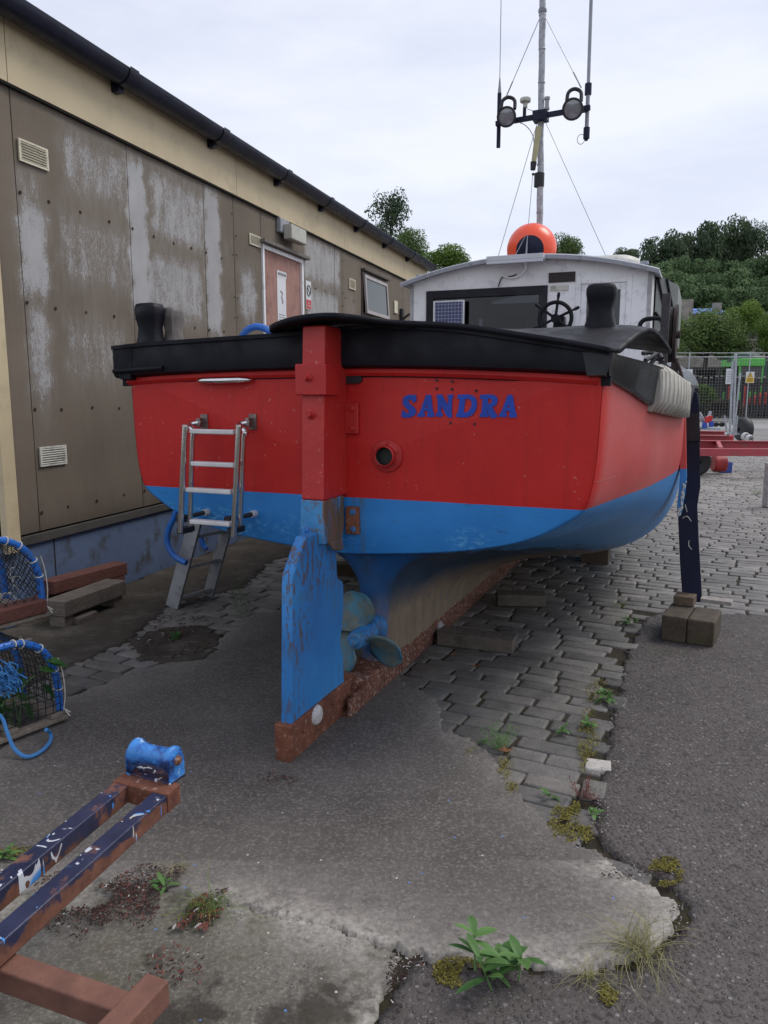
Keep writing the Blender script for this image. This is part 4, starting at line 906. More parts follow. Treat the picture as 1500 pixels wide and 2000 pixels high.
mb = MB(); mb.tube([(tr_, ms_, 3.98), (tr_, ms_, 4.40)], .019, 12); mb.tube([(tr_, ms_, 4.40), (tr_ - .01, ms_, 6.2)], .016, 10); mb.k = 1; mb.tube([(tr_, ms_, 4.33), (tr_, ms_, 4.43)], .032, 10); mb.tube([(tr_, ms_, 3.94), (tr_, ms_, 4.04)], .030, 10); mb.tube([(tr_, ms_, 3.92), (tr_, ms_, 3.95)], [.012, .028], 10)
mb.box((tr_ - .07, ms_ - .05, 4.18), (tr_ + .01, ms_ + .02, 4.21)); mb.build('pole_aerial', [simple('aerial_grey', (.33, .34, .38), .5, 0, .1), NAVY], mast, True, auto=50)
mb = MB(); mb.tube([(-.216, ms_, 4.18), (-.216, ms_, 4.29)], .017, 10); mb.k = 1; mb.lathe([(.015, 0), (.022, .005), (.022, .05), (.05, .055), (.055, .075), (.05, .09), (0, .10)], (-.21, ms_, 4.29), n=18); mb.build('satellite_antenna', [NAVY, OFFW], mast, True, auto=40)
MB().lathe([(.0, 0), (.026, 0), (.026, .02), (.02, .022), (.02, .09), (.027, .092), (.027, .115), (0, .118)], (mt(4.3) + .06, ms_ - .02, 4.24), n=14).build('mast_light', simple('lamp_grey', (.35, .35, .36), .3), mast, True, auto=40)
y0, y1 = B.tr(1052, 248, ms_ - .08), B.tr(1043, 320, ms_ - .10)
mb = MB(); mb.tube([(y0[0], ms_ - .07, y0[1]), (y1[0], ms_ - .12, y1[1])], [.030, .024], 14); mb.k = 1; y2 = B.tr(1041, 330, ms_ - .12); mb.tube([(y1[0], ms_ - .12, y1[1] + .01), (y2[0], ms_ - .125, y2[1] - .01)], [.031, .024], 12); mb.sphere((y2[0] + .004, ms_ - .125, y2[1] - .05), .014, 8, 6)
mb.build('radar_reflector', [simple('khaki_tube', (.40, .37, .20), .55, 0, .1, 9), RUBBER], mast, True, auto=50)
mb = MB(); yb = (y2[0], ms_ - .125, y2[1] - .05)
def wire(pts, r=.0035): mb.tube(pts, r, 5)
top_ = (mt(5.14), ms_, 5.13)
wire([top_, (-.38, ms_ - .12, 4.36)]); wire([top_, (.34, ms_ - .12, 4.36)])
for p, q_ in ((top_, (-.38, ms_ - .12, 4.36)), (top_, (.34, ms_ - .12, 4.36))):
    a = Vector(p).lerp(Vector(q_), .80); b = Vector(p).lerp(Vector(q_), 1); mb.tube([a, b], .0065, 6); mb.tube([Vector(p), Vector(p).lerp(Vector(q_), .07)], .007, 6)
mb.lathe([(.036, -.02), (.042, 0), (.036, .02)], (mt(5.14), ms_, 5.14), n=12)
la, lb = B.tr(957, 500, ms_), B.tr(1200, 492, ms_)
wire([(-.09, ms_, 4.13), (la[0], ms_ + .05, la[1] - .25)], .003); wire([(-.01, ms_, 4.14), (lb[0], ms_ + .05, lb[1] - .2)], .003)
br = B.tr(1025, 470, 4.35); bt_ = (br[0], 4.4, 2.74)
mid = Vector(yb).lerp(Vector(bt_), .7); wire([yb, mid], .003); wire([mid, bt_], .006); wire([mid, (bt_[0] - .10, 4.36, 2.74)], .004); wire([mid, (bt_[0] + .03, 4.3, 2.70)], .004)
wire(spline([(-.33, ms_ - .05, 4.18), (-.2, ms_ - .05, 4.12), (-.12, ms_ - .05, 4.02), (-.10, ms_ - .05, 3.9)], 5), .004)
wire(spline([(-.19, ms_, 4.28), (-.1, ms_, 4.24), (-.04, ms_, 4.22)], 5), .003)
mb.tube([Vector((tr_ - .05, ms_, 3.97)) + Vector((.035 * math.cos(a), 0, .045 * math.sin(a) - .03)) for a in np.linspace(0, 2 * math.pi, 17)], .003, 5, False)
mb.build('rigging', simple('wire', (.22, .22, .25), .4, .4, .1), mast, True)
# ---- loose things carried by the boat
def boat_thing(name, label, cat, group=None): return empty(name, tuple(B.o), -R(B.a), label, cat, group)
t_ = boat_thing('mooring_buoy', 'round orange inflatable buoy with a dark blue end on the wheelhouse roof', 'buoy')
bc, br_ = B.tr(1036, 483, 4.72), .232
bp = Vector((bc[0], 4.78, 2.885)); axb = Vector((.12, -1, -.20)).normalized()
mb = MB(); prof = []
for a in np.linspace(R(33), math.pi, 22): prof.append((br_ * math.sin(a), br_ * math.cos(a)))
mb.lathe(prof, bp, axb, 40).build('buoy_body', ORANGE, t_, True)
MB().lathe([(br_ * math.sin(a), br_ * math.cos(a)) for a in np.linspace(0, R(33.5), 8)], bp, axb, 32).build('buoy_end', NAVY, t_, True)
t_ = boat_thing('solar_panel', 'small white framed solar panel leaning against the wheelhouse window', 'solar panel')
mb = MB(); a0, a1, zb, zt = -.845, -.54, 2.06, 2.395
for bx in (((a0, 4.33, zb), (a0 + .016, 4.35, zt)), ((a1 - .016, 4.33, zb), (a1, 4.35, zt)), ((a0 + .016, 4.331, zt - .016), (a1 - .016, 4.349, zt)), ((a0 + .016, 4.331, zb), (a1 - .016, 4.349, zb + .016))): mb.box(*bx)
mb.build('frame', simple('panel_frame', (.6, .61, .63), .35, .3), t_, bevel=.002)
MB().box((a0 + .014, 4.335, zb + .014), (a1 - .014, 4.345, zt - .014)).build('cells', SOLAR, t_)
# grey step ladder standing at the port side
t_ = boat_thing('aluminium_ladder', 'dull grey aluminium ladder leaning against the port side, below the chrome one', 'ladder')
F0 = Vector((-1.93, 1.68, .0)); F1_ = Vector((-1.86, 2.02, 0.0)); up_ = Vector((.37, .04, 1.12)).normalized()
for i, (f0, wd_) in enumerate(((F0, .105), (F1_, .085))):
    MB().beam(f0, f0 + up_ * 1.75, wd_, .028, up=(0, 1, 0) if i == 0 else (0, 1, 0)).build('stile', ALU, t_, bevel=.003)
for k in range(7):
    d = .06 + k * .245; a = F0 + up_ * d; b = F1_ + up_ * d
    MB().beam(a, b, .085, .022, up=(-.3, 0, 1)).build('rung', ALU, t_, bevel=.003)
# blue hose over the port rail, two ends hanging
mb = MB(); hs = 1.6
pts = [B.tr(x, y, hs) for x, y in ((352, 960), (342, 1005), (329, 1035), (327, 1060), (338, 1083), (352, 1094), (364, 1099))]
mb.tube(spline([(-1.42, 1.4, 1.72), (-1.50, 1.45, 1.66), (-1.52, 1.5, 1.3)] + [(a, hs, b) for a, b in pts], 6), .021, 12)
pts = [B.tr(x, y, hs + .35) for x, y in ((392, 1045), (396, 1062), (404, 1072))]
mb.tube(spline([(a, hs + .35, b) for a, b in pts], 5), .020, 10)
pts = [B.tr(x, y, 1.5) for x, y in ((470, 672), (474, 655), (486, 643), (502, 638), (518, 642), (527, 648))]
mb.tube(spline([(a, 1.5, b) for a, b in pts], 6), .022, 12)
pts = [B.tr(x, y, 1.5) for x, y in ((530, 660), (545, 648), (565, 647), (580, 655))]
mb.tube(spline([(a, 1.5, b) for a, b in pts], 6), .020, 12)
o = mb.build('blue_hose', PIPEBL, None, True, auto=50); o.location = tuple(B.o); o.rotation_euler = (0, 0, -R(B.a))
tag(o, 'blue plastic hose draped over the port rail of the red boat', 'hose')
# ------------------------------------------------------------------ the clubhouse building on the left (local x = out of the wall, y = along, z = up)
bld = empty('prefab_building', tuple(W.o), -R(W.a), 'long single storey building with peeling brown cladding, cream fascia and black gutter', 'building')
Y0, Y1 = -1.25, 9.42
def pxr(x0, y0, x1, y1):
    a = W.cl(x0, y0); b = W.cl(x1, y1); return (min(a[0], b[0]), max(a[0], b[0]), min(a[1], b[1]), max(a[1], b[1]))
peels = [(pxr(120, 262, 245, 402), .60), (pxr(36, 335, 80, 405), .5), (pxr(36, 400, 95, 570), .88), (pxr(55, 605, 100, 760), .74), (pxr(115, 422, 253, 566), .52), (pxr(130, 634, 250, 735), .50), (pxr(248, 316, 292, 598), 1.0), (pxr(295, 340, 398, 486), .68), (pxr(292, 500, 396, 622), .72),
         (pxr(400, 378, 433, 645), .95), (pxr(470, 530, 500, 625), .7), (pxr(594, 468, 663, 560), .78), (pxr(600, 566, 662, 650), .8), (pxr(292, 470, 330, 510), .45), (pxr(440, 470, 450, 560), .3), (pxr(675, 590, 692, 640), .35), (pxr(68, 745, 100, 810), .35)]
def mat_clad():
    m = N('brown_cladding'); X = m.xyz()
    c = m.ramp(m.noise(1.2, 5), (.3, (.135, .108, .080)), (.7, (.185, .152, .115)))
    c = m.mix(m.ramp(m.noise(34, 4, .6, m.vec((1, 1, .12))), (.4, 0.), (.8, .25)), c, (.19, .17, .15))
    p = m.attr('peel').outputs['Fac']
    pn = m.math('ADD', m.math('MULTIPLY', m.noise(105, 6, .85, m.vec((1, 1, .25))), .45), m.math('ADD', m.math('MULTIPLY', m.noise(190, 3, .8, m.vec((1, 1, .5))), .30), m.math('MULTIPLY', m.noise(7, 4, .6, m.vec((1.6, 1.6, .5))), .25)))
    thr = m.math('SUBTRACT', .63, m.math('MULTIPLY', p, .26))
    msk = m.ramp(m.math('SUBTRACT', pn, thr), (.0, 0.), (.06, 1.))
    msk = m.math('MULTIPLY', msk, m.ramp(p, (.02, 0.), (.35, .66)))
    msk = m.math('MAXIMUM', msk, m.math('MULTIPLY', p, m.ramp(m.noise(16, 5, .7, m.vec((1, 1, .25))), (.35, .0), (.65, .38))))
    c = m.mix(msk, c, m.ramp(m.noise(3, 4), (.3, (.42, .43, .44)), (.7, (.55, .56, .57))))
    g = m.ramp(m.math('ADD', X[2], m.math('MULTIPLY', m.noise(5, 4), .25)), (.62, .7), (.95, 0.))
    c = m.mix(g, c, (.065, .052, .04))
    h = m.math('SUBTRACT', m.noise(90, 3, .6, m.vec((1, 1, .15))), m.math('MULTIPLY', msk, .6))
    return m.fin(c, .8, m.bump(h, .35, .004), spec=.3)
CLAD = mat_clad()
DARKIN = simple('dark_gap', (.012, .011, .010), .9)
CREAM = simple('cream_fascia', (.56, .46, .29), .6, 0, .07, 2, .1, 30, dirt=(.49, .40, .25))
GUT = mat_black('gutter_plastic', (.016, .018, .032), .32, .02)
MB().box((-4.6, Y0, .0), (-.04, Y1, 3.46)).build('wall_core', DARKIN, bld)
seams = [Y0 + .11, -.93, .26, 1.40, 1.965, 2.56]
rects = [(Y0 + .11, -.93, .6, 3.46), (-.93, .26, .6, 3.46), (.26, 1.40, .6, 3.46), (1.40, 1.965, .6, 3.46), (1.965, 2.56, .6, 3.46), (2.56, 3.66, 3.13, 3.46), (3.66, 4.72, .6, 3.46), (4.72, 4.99, .6, 3.46), (4.99, 5.78, .6, 3.46), (5.78, 6.98, .6, 2.05), (5.78, 6.98, 3.32, 3.46), (6.98, 7.93, .6, 3.46), (7.93, Y1, .6, 3.46)]
V = []; Fq = []; PE = []
for (a, b, z0, z1) in rects:
    a += .003; b -= .003; ny = max(2, int((b - a) / .035)); nz = max(2, int((z1 - z0) / .05)); o_ = len(V)
    for i in range(ny + 1):
        for j in range(nz + 1):
            y = a + (b - a) * i / ny; z = z0 + (z1 - z0) * j / nz
            edge = .0 if 0 < i < ny and 0 < j < nz else -.004
            V.append((edge + .002 * math.sin(y * 9 + z * 2), y, z)); p = 0
            for (ya, yb, za, zb), st in peels:
                jx = .02 * math.sin(z * 17 + y * 5) + .015 * math.sin(z * 41)
                fy = min(1, max(0, min(y - ya + jx, yb - y - jx) / .12 + .75)); fz = min(1, max(0, min(z - za, zb - z) / .26 + .8)); p = max(p, st * fy * fz)
            PE.append(p)
    for i in range(ny):
        for j in range(nz):
            k = o_ + i * (nz + 1) + j; Fq.append((k, k + nz + 1, k + nz + 2, k + 1))
    # returns at the panel edges
    q = len(V); V += [(-.004, a, z0), (-.04, a, z0), (-.04, a, z1), (-.004, a, z1), (-.004, b, z0), (-.04, b, z0), (-.04, b, z1), (-.004, b, z1)]; PE += [0] * 8
    Fq += [(q, q + 1, q + 2, q + 3), (q + 4, q + 7, q + 6, q + 5), (q, q + 4, q + 5, q + 1)]
np_mesh('cladding', V, Fq, CLAD, False, [('peel', 'FLOAT', PE)], bld)
# fixing heads, dark with rust
mb = MB()
for z in (2.83, 2.13, 1.43, .73):
    for y in [-.9, -.645, -.323, 0, .29, .58, .87, 1.16, 1.42, 1.70, 3.75, 4.05, 4.35, 4.65, 5.1, 5.45, 7.1, 7.4, 7.7, 8.1, 8.5]:
        mb.lathe([(0, .006), (.009, .006), (.013, .001)], (.001, y + random.gauss(0, .004), z + random.gauss(0, .004)), (1, 0, 0), 8)
for y in (1.93, 2.0, 4.96, 5.03, 7.9, 7.97):
    for k in range(14): 
        if random.random() < .8: mb.lathe([(0, .005), (.006, .005), (.009, .001)], (.001, y, .7 + k * .2 + random.uniform(-.02, .02)), (1, 0, 0), 6)
tag(mb.build('fixings', mat_rust('fixing_rust', (.02, .012, .01), (.06, .03, .02), (.1, .05, .03), .6, .2), bld), kind='stuff')
mb = MB(); mb.box((-.02, Y0 - .01, .5), (.03, Y0 + .105, 3.48)); mb.build('corner_trim', CREAM, bld, bevel=.004)
mb = MB(); mb.box((-.5, Y0 - .02, .0), (-.015, Y1 + .02, .53)); mb.build('plinth', None or simple('blue_plinth', (.085, .125, .215), .75, 0, .15, 2.2, .3, 30, dirt=(.05, .055, .06)), bld)
mb = MB()
for y in (-.8, 1.6, 4.0, 6.4): mb.box((-.02, y, .0), (-.0135, y + .012, .53))
mb.split('plinth_joint', DARKIN, bld)
mb = MB(); mb.box((-.035, Y0 - .01, .525), (.012, Y1, .585)); mb.build('skirting', simple('dark_skirting', (.055, .05, .045), .8, 0, .25, 6), bld, bevel=.003)
# fascia and its joints
mb = MB(); last = Y0 - .3
for y in (-.98, 1.98, 5.0, 7.94, Y1 + .05):
    mb.box((-.02, last + .003, 3.465), (.035, y - .003, 3.86)); last = y
mb.build('fascia', CREAM, bld, bevel=.002)
MB().box((.0, Y0 - .3, 3.452), (.028, Y1 + .04, 3.4635)).build('drip_edge', DARKIN, bld)
gx, gz, gr = .125, 3.90, .098
mb = MB(); ys = np.linspace(Y0 - .35, Y1 + .08, 30)
mb.grid([[(gx + r_ * math.cos(a), y, gz + r_ * math.sin(a) - 0.0) for r_, a in [(gr, a) for a in np.linspace(math.pi, 2 * math.pi, 14)] + [(gr - .008, a) for a in np.linspace(2 * math.pi, math.pi, 10)]] for y in ys], closed=True)
mb.build('gutter', GUT, bld, True, auto=50)
for y in (-1.2, .09, 1.47, 2.85, 4.1, 5.4, 6.7, 8.0):
    g = MB(); g.grid([[(gx + (gr + .007) * math.cos(a), y + dy, gz + (gr + .007) * math.sin(a)) for a in np.linspace(math.pi * .96, 2.04 * math.pi, 14)] for dy in (-.055, .055)])
    g.box((.03, y - .03, gz - gr - .04), (.10, y + .03, gz - gr + .03)); g.build('gutter_bracket', GUT, bld, True, auto=40)
mb = MB(); sl = .16
mb.add([(gx + .02, Y0 - .4, gz + .03), (gx + .02, Y1 + .1, gz + .03), (-4.6, Y1 + .1, gz + .03 + sl * 4.7), (-4.6, Y0 - .4, gz + .03 + sl * 4.7), (gx + .02, Y0 - .4, gz + .055), (gx + .02, Y1 + .1, gz + .055), (-4.6, Y1 + .1, gz + .055 + sl * 4.7), (-4.6, Y0 - .4, gz + .055 + sl * 4.7)], [(0, 3, 2, 1), (4, 5, 6, 7), (0, 1, 5, 4), (1, 2, 6, 5), (2, 3, 7, 6), (3, 0, 4, 7)])
mb.build('roof', simple('roof_felt', (.03, .03, .033), .8, 0, .2, 5), bld)
mb = MB(); mb.box((-.6, 2.35, 4.05), (-.2, 2.75, 4.16)); mb.build('roof_vent', RUBBER, bld, bevel=.02)
# vents
VENTM = simple('vent_cream', (.66, .61, .46), .5, 0, .06, 10, .05, dirt=(.5, .46, .36))
def vent(name, y0, y1, z0, z1, mt=VENTM, tilt=0.0, n=7):
    v = MB(); f = .012
    v.box((.004, y0, z0), (.016, y1, z0 + f)); v.box((.004, y0, z1 - f), (.016, y1, z1)); v.box((.004, y0, z0 + f), (.016, y0 + f * 1.6, z1 - f)); v.box((.004, y1 - f * 1.6, z0 + f), (.016, y1, z1 - f))
    p = (z1 - z0 - 2 * f) / n
    for k in range(n): v.beam((.012, y0 + f, z0 + f + (k + .45) * p), (.012, y1 - f, z0 + f + (k + .45) * p), .012, p * .55, up=(.5, 0, 1))
    o = v.build(name, mt, bld, bevel=.001); MB().box((.002, y0 + .004, z0 + .004), (.005, y1 - .004, z1 - .004)).build('vent_back', DARKIN, o); 
    if tilt: pass
    return o
vent('wall_vent', -.90, -.635, 3.025, 3.165); vent('wall_vent', -.90, -.64, 1.04, 1.175, OFFW)
vent('wall_vent', 2.27, 2.53, 3.06, 3.17); vent('wall_vent', 5.24, 5.50, 2.98, 3.12)
MB().box((.002, 7.40, 2.85), (.02, 7.58, 3.05)).build('wall_plate', VENTM, bld, bevel=.003)
# flood light over the door
mb = MB(); mb.box((.0, 2.93, 3.30), (.06, 3.17, 3.46)); mb.k = 1; mb.box((.055, 3.0, 3.235), (.16, 3.42, 3.40)); mb.build('bulkhead_light', [GREYP, simple('light_plastic', (.45, .44, .38), .5, 0, .1)], bld, bevel=.015)
# door
DOORM = mat_wood('faded_pink_door', (.29, .15, .12), (.42, .24, .195), g=(2, 2, .12))
dj = MB()
dj.box((-.03, 2.56, .9), (.018, 2.60, 3.12)); dj.box((-.03, 3.60, .9), (.018, 3.645, 3.12)); dj.box((-.03, 2.60, 3.07), (.017, 3.60, 3.115))
door = MB().box((-.035, 2.603, .95), (-.012, 3.597, 3.068)).build('door', DOORM, bld)
dj.build('door_frame', WHITE, door, bevel=.003)
MB().box((.0, 2.50, 3.118), (.075, 3.72, 3.155)).build('door_canopy', mat_wood('grey_drip_board', (.10, .095, .085), (.22, .20, .18), g=(.3, 3, 3)), door, bevel=.004)
# window with a top hung casement
wn0, wn1, wz0, wz1 = 5.80, 6.95, 2.08, 3.30
mb = MB(); fw = .05
mb.box((-.06, wn0, wz0), (.012, wn0 + fw, wz1)); mb.box((-.06, wn1 - fw, wz0), (.012, wn1, wz1)); mb.box((-.06, wn0 + fw, wz1 - fw), (.011, wn1 - fw, wz1)); mb.box((-.06, wn0 + fw, wz0), (.011, wn1 - fw, wz0 + fw)); mb.box((-.06, wn0 + fw, 2.66), (.011, wn1 - fw, 2.72))
win = mb.build('window', simple('brown_frame', (.13, .09, .08), .5, 0, .2), bld, bevel=.003)
MB().box((.0, wn0 - .04, wz1 + .002), (.07, wn1 + .05, wz1 + .03)).build('lintel', simple('lintel', (.08, .07, .06), .7), win, bevel=.003)
MB().box((-.045, wn0 + fw, wz0 + fw), (-.04, wn1 - fw, 2.66)).build('pane', GLASSD, win)
mb = MB(); rt = Matrix.Rotation(R(-4), 3, 'Y'); hz = Vector((0, 0, wz1 - fw))
def cs_(p): return tuple(rt @ (Vector(p) - hz) + hz)
def cbox(m_, a, b):
    x0, y0, z0 = a; x1, y1, z1 = b; v = [cs_((x, y, z)) for z in (z0, z1) for y in (y0, y1) for x in (x0, x1)]; m_.add(v, [(0, 2, 3, 1), (4, 5, 7, 6), (0, 1, 5, 4), (2, 6, 7, 3), (0, 4, 6, 2), (1, 3, 7, 5)])
cbox(mb, (.013, wn0 + .02, 2.69), (.045, wn0 + .07, wz1 - fw)); cbox(mb, (.013, wn1 - .07, 2.69), (.045, wn1 - .02, wz1 - fw)); cbox(mb, (.014, wn0 + .07, 2.69), (.044, wn1 - .07, 2.74)); cbox(mb, (.014, wn0 + .07, wz1 - fw - .05), (.044, wn1 - .07, wz1 - fw))
mb.build('casement', simple('casement_frame', (.38, .35, .34), .5, 0, .15), win, bevel=.003)
mb = MB(); cbox(mb, (.026, wn0 + .07, 2.74), (.030, wn1 - .07, wz1 - fw - .05)); mb.build('pane', N('sky_glass').fin((.03, .04, .04), .12, None, 0, .35), win)
mb = MB(); mb.box((.0, 7.75, 2.62), (.05, 7.86, 2.95)); mb.tube(spline([(.05, 7.8, 2.78), (.16, 7.82, 2.86), (.24, 7.86, 2.80)], 5), .02, 8); mb.tube([(.22, 7.84, 2.70), (.27, 7.88, 2.90)], .045, 10); mb.build('lamp_bracket', RUBBER, bld, True, auto=40)
# signs (flat, screwed on)
RZ = -R(W.a)
def wallthing(name, label, cat, y, z, group=None, x=0.0):
    P = W.o + W.ax * y + W.st * x; return empty(name, (P[0], P[1], z), RZ, label, cat, group)
WSIGN = simple('sign_white', (.66, .66, .66), .4, 0, .03, 10, .02); RSIGN = simple('sign_red', (.55, .03, .035), .4, 0, .05); KSIGN = simple('sign_black', (.03, .03, .03), .5, 0, .05); YSIGN = simple('sign_yellow', (.75, .47, .03), .45, 0, .05)
t_ = wallthing('no_smoking_sign', 'white and red no smoking sign right of the pink door', 'sign', 3.80, 2.55)
MB().box((.004, -.075, 0), (.008, .085, .34)).build('sign_plate', WSIGN, t_)
MB().box((.0085, -.068, .008), (.0095, .078, .115)).build('red_panel', RSIGN, t_)
mb = MB(); mb.tube([(.0105, .005 + .055 * math.cos(a), .225 + .062 * math.sin(a)) for a in np.linspace(0, 2 * math.pi, 25)], .006, 6, False); mb.beam((.0105, -.035, .265), (.0105, .045, .185), .004, .010); mb.build('red_ring', KSIGN, t_)
def txt(s_, size, mt, parent, M_, name='lettering'):
    c = bpy.data.curves.new('t', 'FONT'); c.body = s_; c.size = size; c.align_x = 'CENTER'; c.align_y = 'CENTER'; c.extrude = .0006; c.space_line = .9
    o = bpy.data.objects.new('t', c); COL.objects.link(o); dg = bpy.context.evaluated_depsgraph_get(); me = bpy.data.meshes.new_from_object(o.evaluated_get(dg)); bpy.data.objects.remove(o)
    me.transform(M_); me.materials.clear(); me.materials.append(mt); me.name = name; o = bpy.data.objects.new(name, me); COL.objects.link(o); o.parent = parent; return o
def MW(y, z, x): return Matrix(((0, 0, 1, x), (1, 0, 0, y), (0, 1, 0, z), (0, 0, 0, 1)))
txt('No\nsmoking', .034, WSIGN, t_, MW(.005, .06, .010))
t_ = wallthing('door_notice', 'tall white paper notice with a small drawing stuck on the pink door', 'notice', 3.05, 2.28, x=-.012)
MB().box((.002, -.10, 0), (.004, .13, .56)).build('paper', simple('paper', (.72, .72, .74), .6, 0, .02), t_)
mb = MB(); mb.tube(spline([(.005, -.02, .40), (.005, .03, .38), (.005, .01, .33), (.005, .045, .28), (.005, .02, .27)], 5), .006, 6)
for k in range(4): mb.box((.0042, -.07, .05 + k * .028), (.005, .10, .058 + k * .028))
mb.build('print', simple('print_grey', (.2, .2, .22), .6), t_)
t_ = wallthing('door_plate', 'small white name plate above the notice on the pink door', 'sign', 2.98, 2.83, x=-.012)
MB().box((.002, -.03, 0), (.006, .22, .07)).build('plate', WSIGN, t_)
mb = MB(); [mb.box((.0062, -.005 + k * .036, .02), (.007, .02 + k * .036, .05)) for k in range(6)]; mb.build('print', simple('print_dark', (.12, .12, .13), .6), t_)
# ------------------------------------------------------------------ timber by the plinth
def gthing(name, label, cat, P, rz=0, group=None): return empty(name, (P[0], P[1], P[2] if len(P) > 2 else 0), rz, label, cat, group)
def bench_like(p0, p1, z0, z1, depth, mt, name, label, legs=True, bev=.01, rotn=0):
    p0 = np.array(p0[:2]); p1 = np.array(p1[:2]); d = p1 - p0; L = np.hypot(*d); a = math.atan2(d[1], d[0])
    t_ = empty(name, (p0[0], p0[1], 0), a, label, 'timber', 'old timber baulks beside the building')
    mb = MB(); mb.box((0, 0, z0), (L, depth, z1)); mb.build('baulk', mt, t_, bevel=bev)
    if legs:
        for x in (.0, L - .12):
            MB().box((x + .01, .02, .0), (x + .10, depth - .02, z0)).build('bearer', mt, t_, bevel=.008)
    return t_
def gz_(x, y, z): return gp(x, y, z)
bench_like(gz_(128, 1197, .11), gz_(247, 1152, .11), .075, .185, .17, WOODG, 'timber_baulk', 'weathered grey timber baulk on short bearers, nearest the camera by the blue plinth')
bench_like(gz_(75, 1184, .10), gz_(240, 1128, .10) + np.array([.02, 0, 0]), .0, .16, .14, WOODR, 'timber_baulk', 'red brown timber baulk lying under a second red baulk by the blue plinth', False)
bench_like(gz_(104, 1150, .21), gz_(249, 1098, .26), .163, .26, .13, WOODR, 'timber_baulk', 'red brown timber baulk lying on top of the lower red one by the blue plinth', False)
t_ = bench_like(gp(118, 1218), gp(140, 1222) + np.array([.05, .0, 0]), .0, .05, .2, WOODG, 'timber_offcut', 'short grey timber offcut under the near end of the grey baulk', False)
# ------------------------------------------------------------------ blocks under the leg and keel
def block(pts4, z0, z1, mt, name, parent, bev=.008):
    return MB().add([(x, y, z) for z in (z0, z1) for x, y in pts4], [(3, 2, 1, 0), (4, 5, 6, 7), (0, 1, 5, 4), (1, 2, 6, 5), (2, 3, 7, 6), (3, 0, 4, 7)]).build(name, mt, parent, bevel=bev)
ENDG = mat_wood('end_grain_block', (.045, .032, .022), (.105, .08, .055), g=(1, 1, 1), moss=(.07, .065, .025))
Lp = np.array(gp(1290, 1250)[:2]); Mp = np.array(gp(1340, 1259)[:2]); Rp = np.array(gp(1393, 1266)[:2]) 
dirb = (Rp - Lp) / np.hypot(*(Rp - Lp)); nb = np.array([-dirb[1], dirb[0]])
wdt = np.hypot(*(Rp - Lp)); off = .33
base = empty('timber_block', (Lp[0], Lp[1], 0), math.atan2(dirb[1], dirb[0]), 'square mossy timber block under the foot of the boat\'s dark leg', 'block')
MB().box((0, 0, 0), (wdt * .475, off, .165)).build('half_block', ENDG, base, bevel=.010)
MB().box((wdt * .482, 0, 0), (wdt, off, .162)).build('half_block', ENDG, base, bevel=.013)
t_ = empty('timber_wedge', (Lp[0], Lp[1], .166), math.atan2(dirb[1], dirb[0]), 'small upright wood packer between the leg and the timber block', 'block')
lw = B.o + B.ax * 2.655 + B.st * ((front[7][0] + front[9][0]) / 2); lv = Matrix.Rotation(-t_.rotation_euler.z, 3, 'Z') @ (Vector((lw[0], lw[1], 0)) - Vector((Lp[0], Lp[1], 0))); hz_ = min(front[8][1], front[9][1]) - .167
MB().box((lv.x - .09, lv.y - .175, 0), (lv.x + .035, lv.y - .045, .062)).build('packer', mat_wood('packer_wood', (.10, .07, .045), (.19, .135, .09)), t_, bevel=.006)
t_ = empty('timber_board', (Lp[0], Lp[1], .166), math.atan2(dirb[1], dirb[0]), 'thin pale board lying across the back of the block under the leg', 'board')
MB().box((lv.x + .05, lv.y - .02, 0), (wdt * 1.14, lv.y + .07, .026)).build('plank', mat_wood('pale_board', (.28, .25, .22), (.40, .36, .32)), t_, bevel=.003)
def keel_block(pa, pb, zt, dep, label):
    pa = np.array(pa[:2]); pb = np.array(pb[:2]); d = (pa - pb) / np.hypot(*(pa - pb)); a = math.atan2(d[1], d[0])
    t_ = empty('keel_block', (pb[0], pb[1], 0), a, label, 'timber', 'timbers lying beside the keel'); L = np.hypot(*(pa - pb))
    MB().box((0, -dep, 0), (L + .05, 0, zt)).build('baulk', WOODG, t_, bevel=.006)
keel_block(gp(868, 1262), gp(1001, 1278), .085, .15, 'nearest flat grey timber poking out from the keel on the right')
keel_block(gp(985, 1184), gp(1066, 1186), .085, .15, 'farther grey timber poking out from the keel, behind the first one')
t_ = empty('keel_block', tuple(gp(1165, 1102)), R(-20), 'dark timber just showing under the turn of the bilge', 'timber', 'timbers lying beside the keel')
MB().box((-.14, 0, 0), (.1, .3, .16)).build('baulk', WOODD, t_, bevel=.006)
t_ = empty('keel_block', tuple(gp(562, 1130)), R(10), 'dark timber in the shadow behind the rudder, left of the keel', 'timber', 'timbers lying beside the keel')
MB().box((0, 0, 0), (.7, .16, .10)).build('baulk', WOODD, t_, bevel=.006)
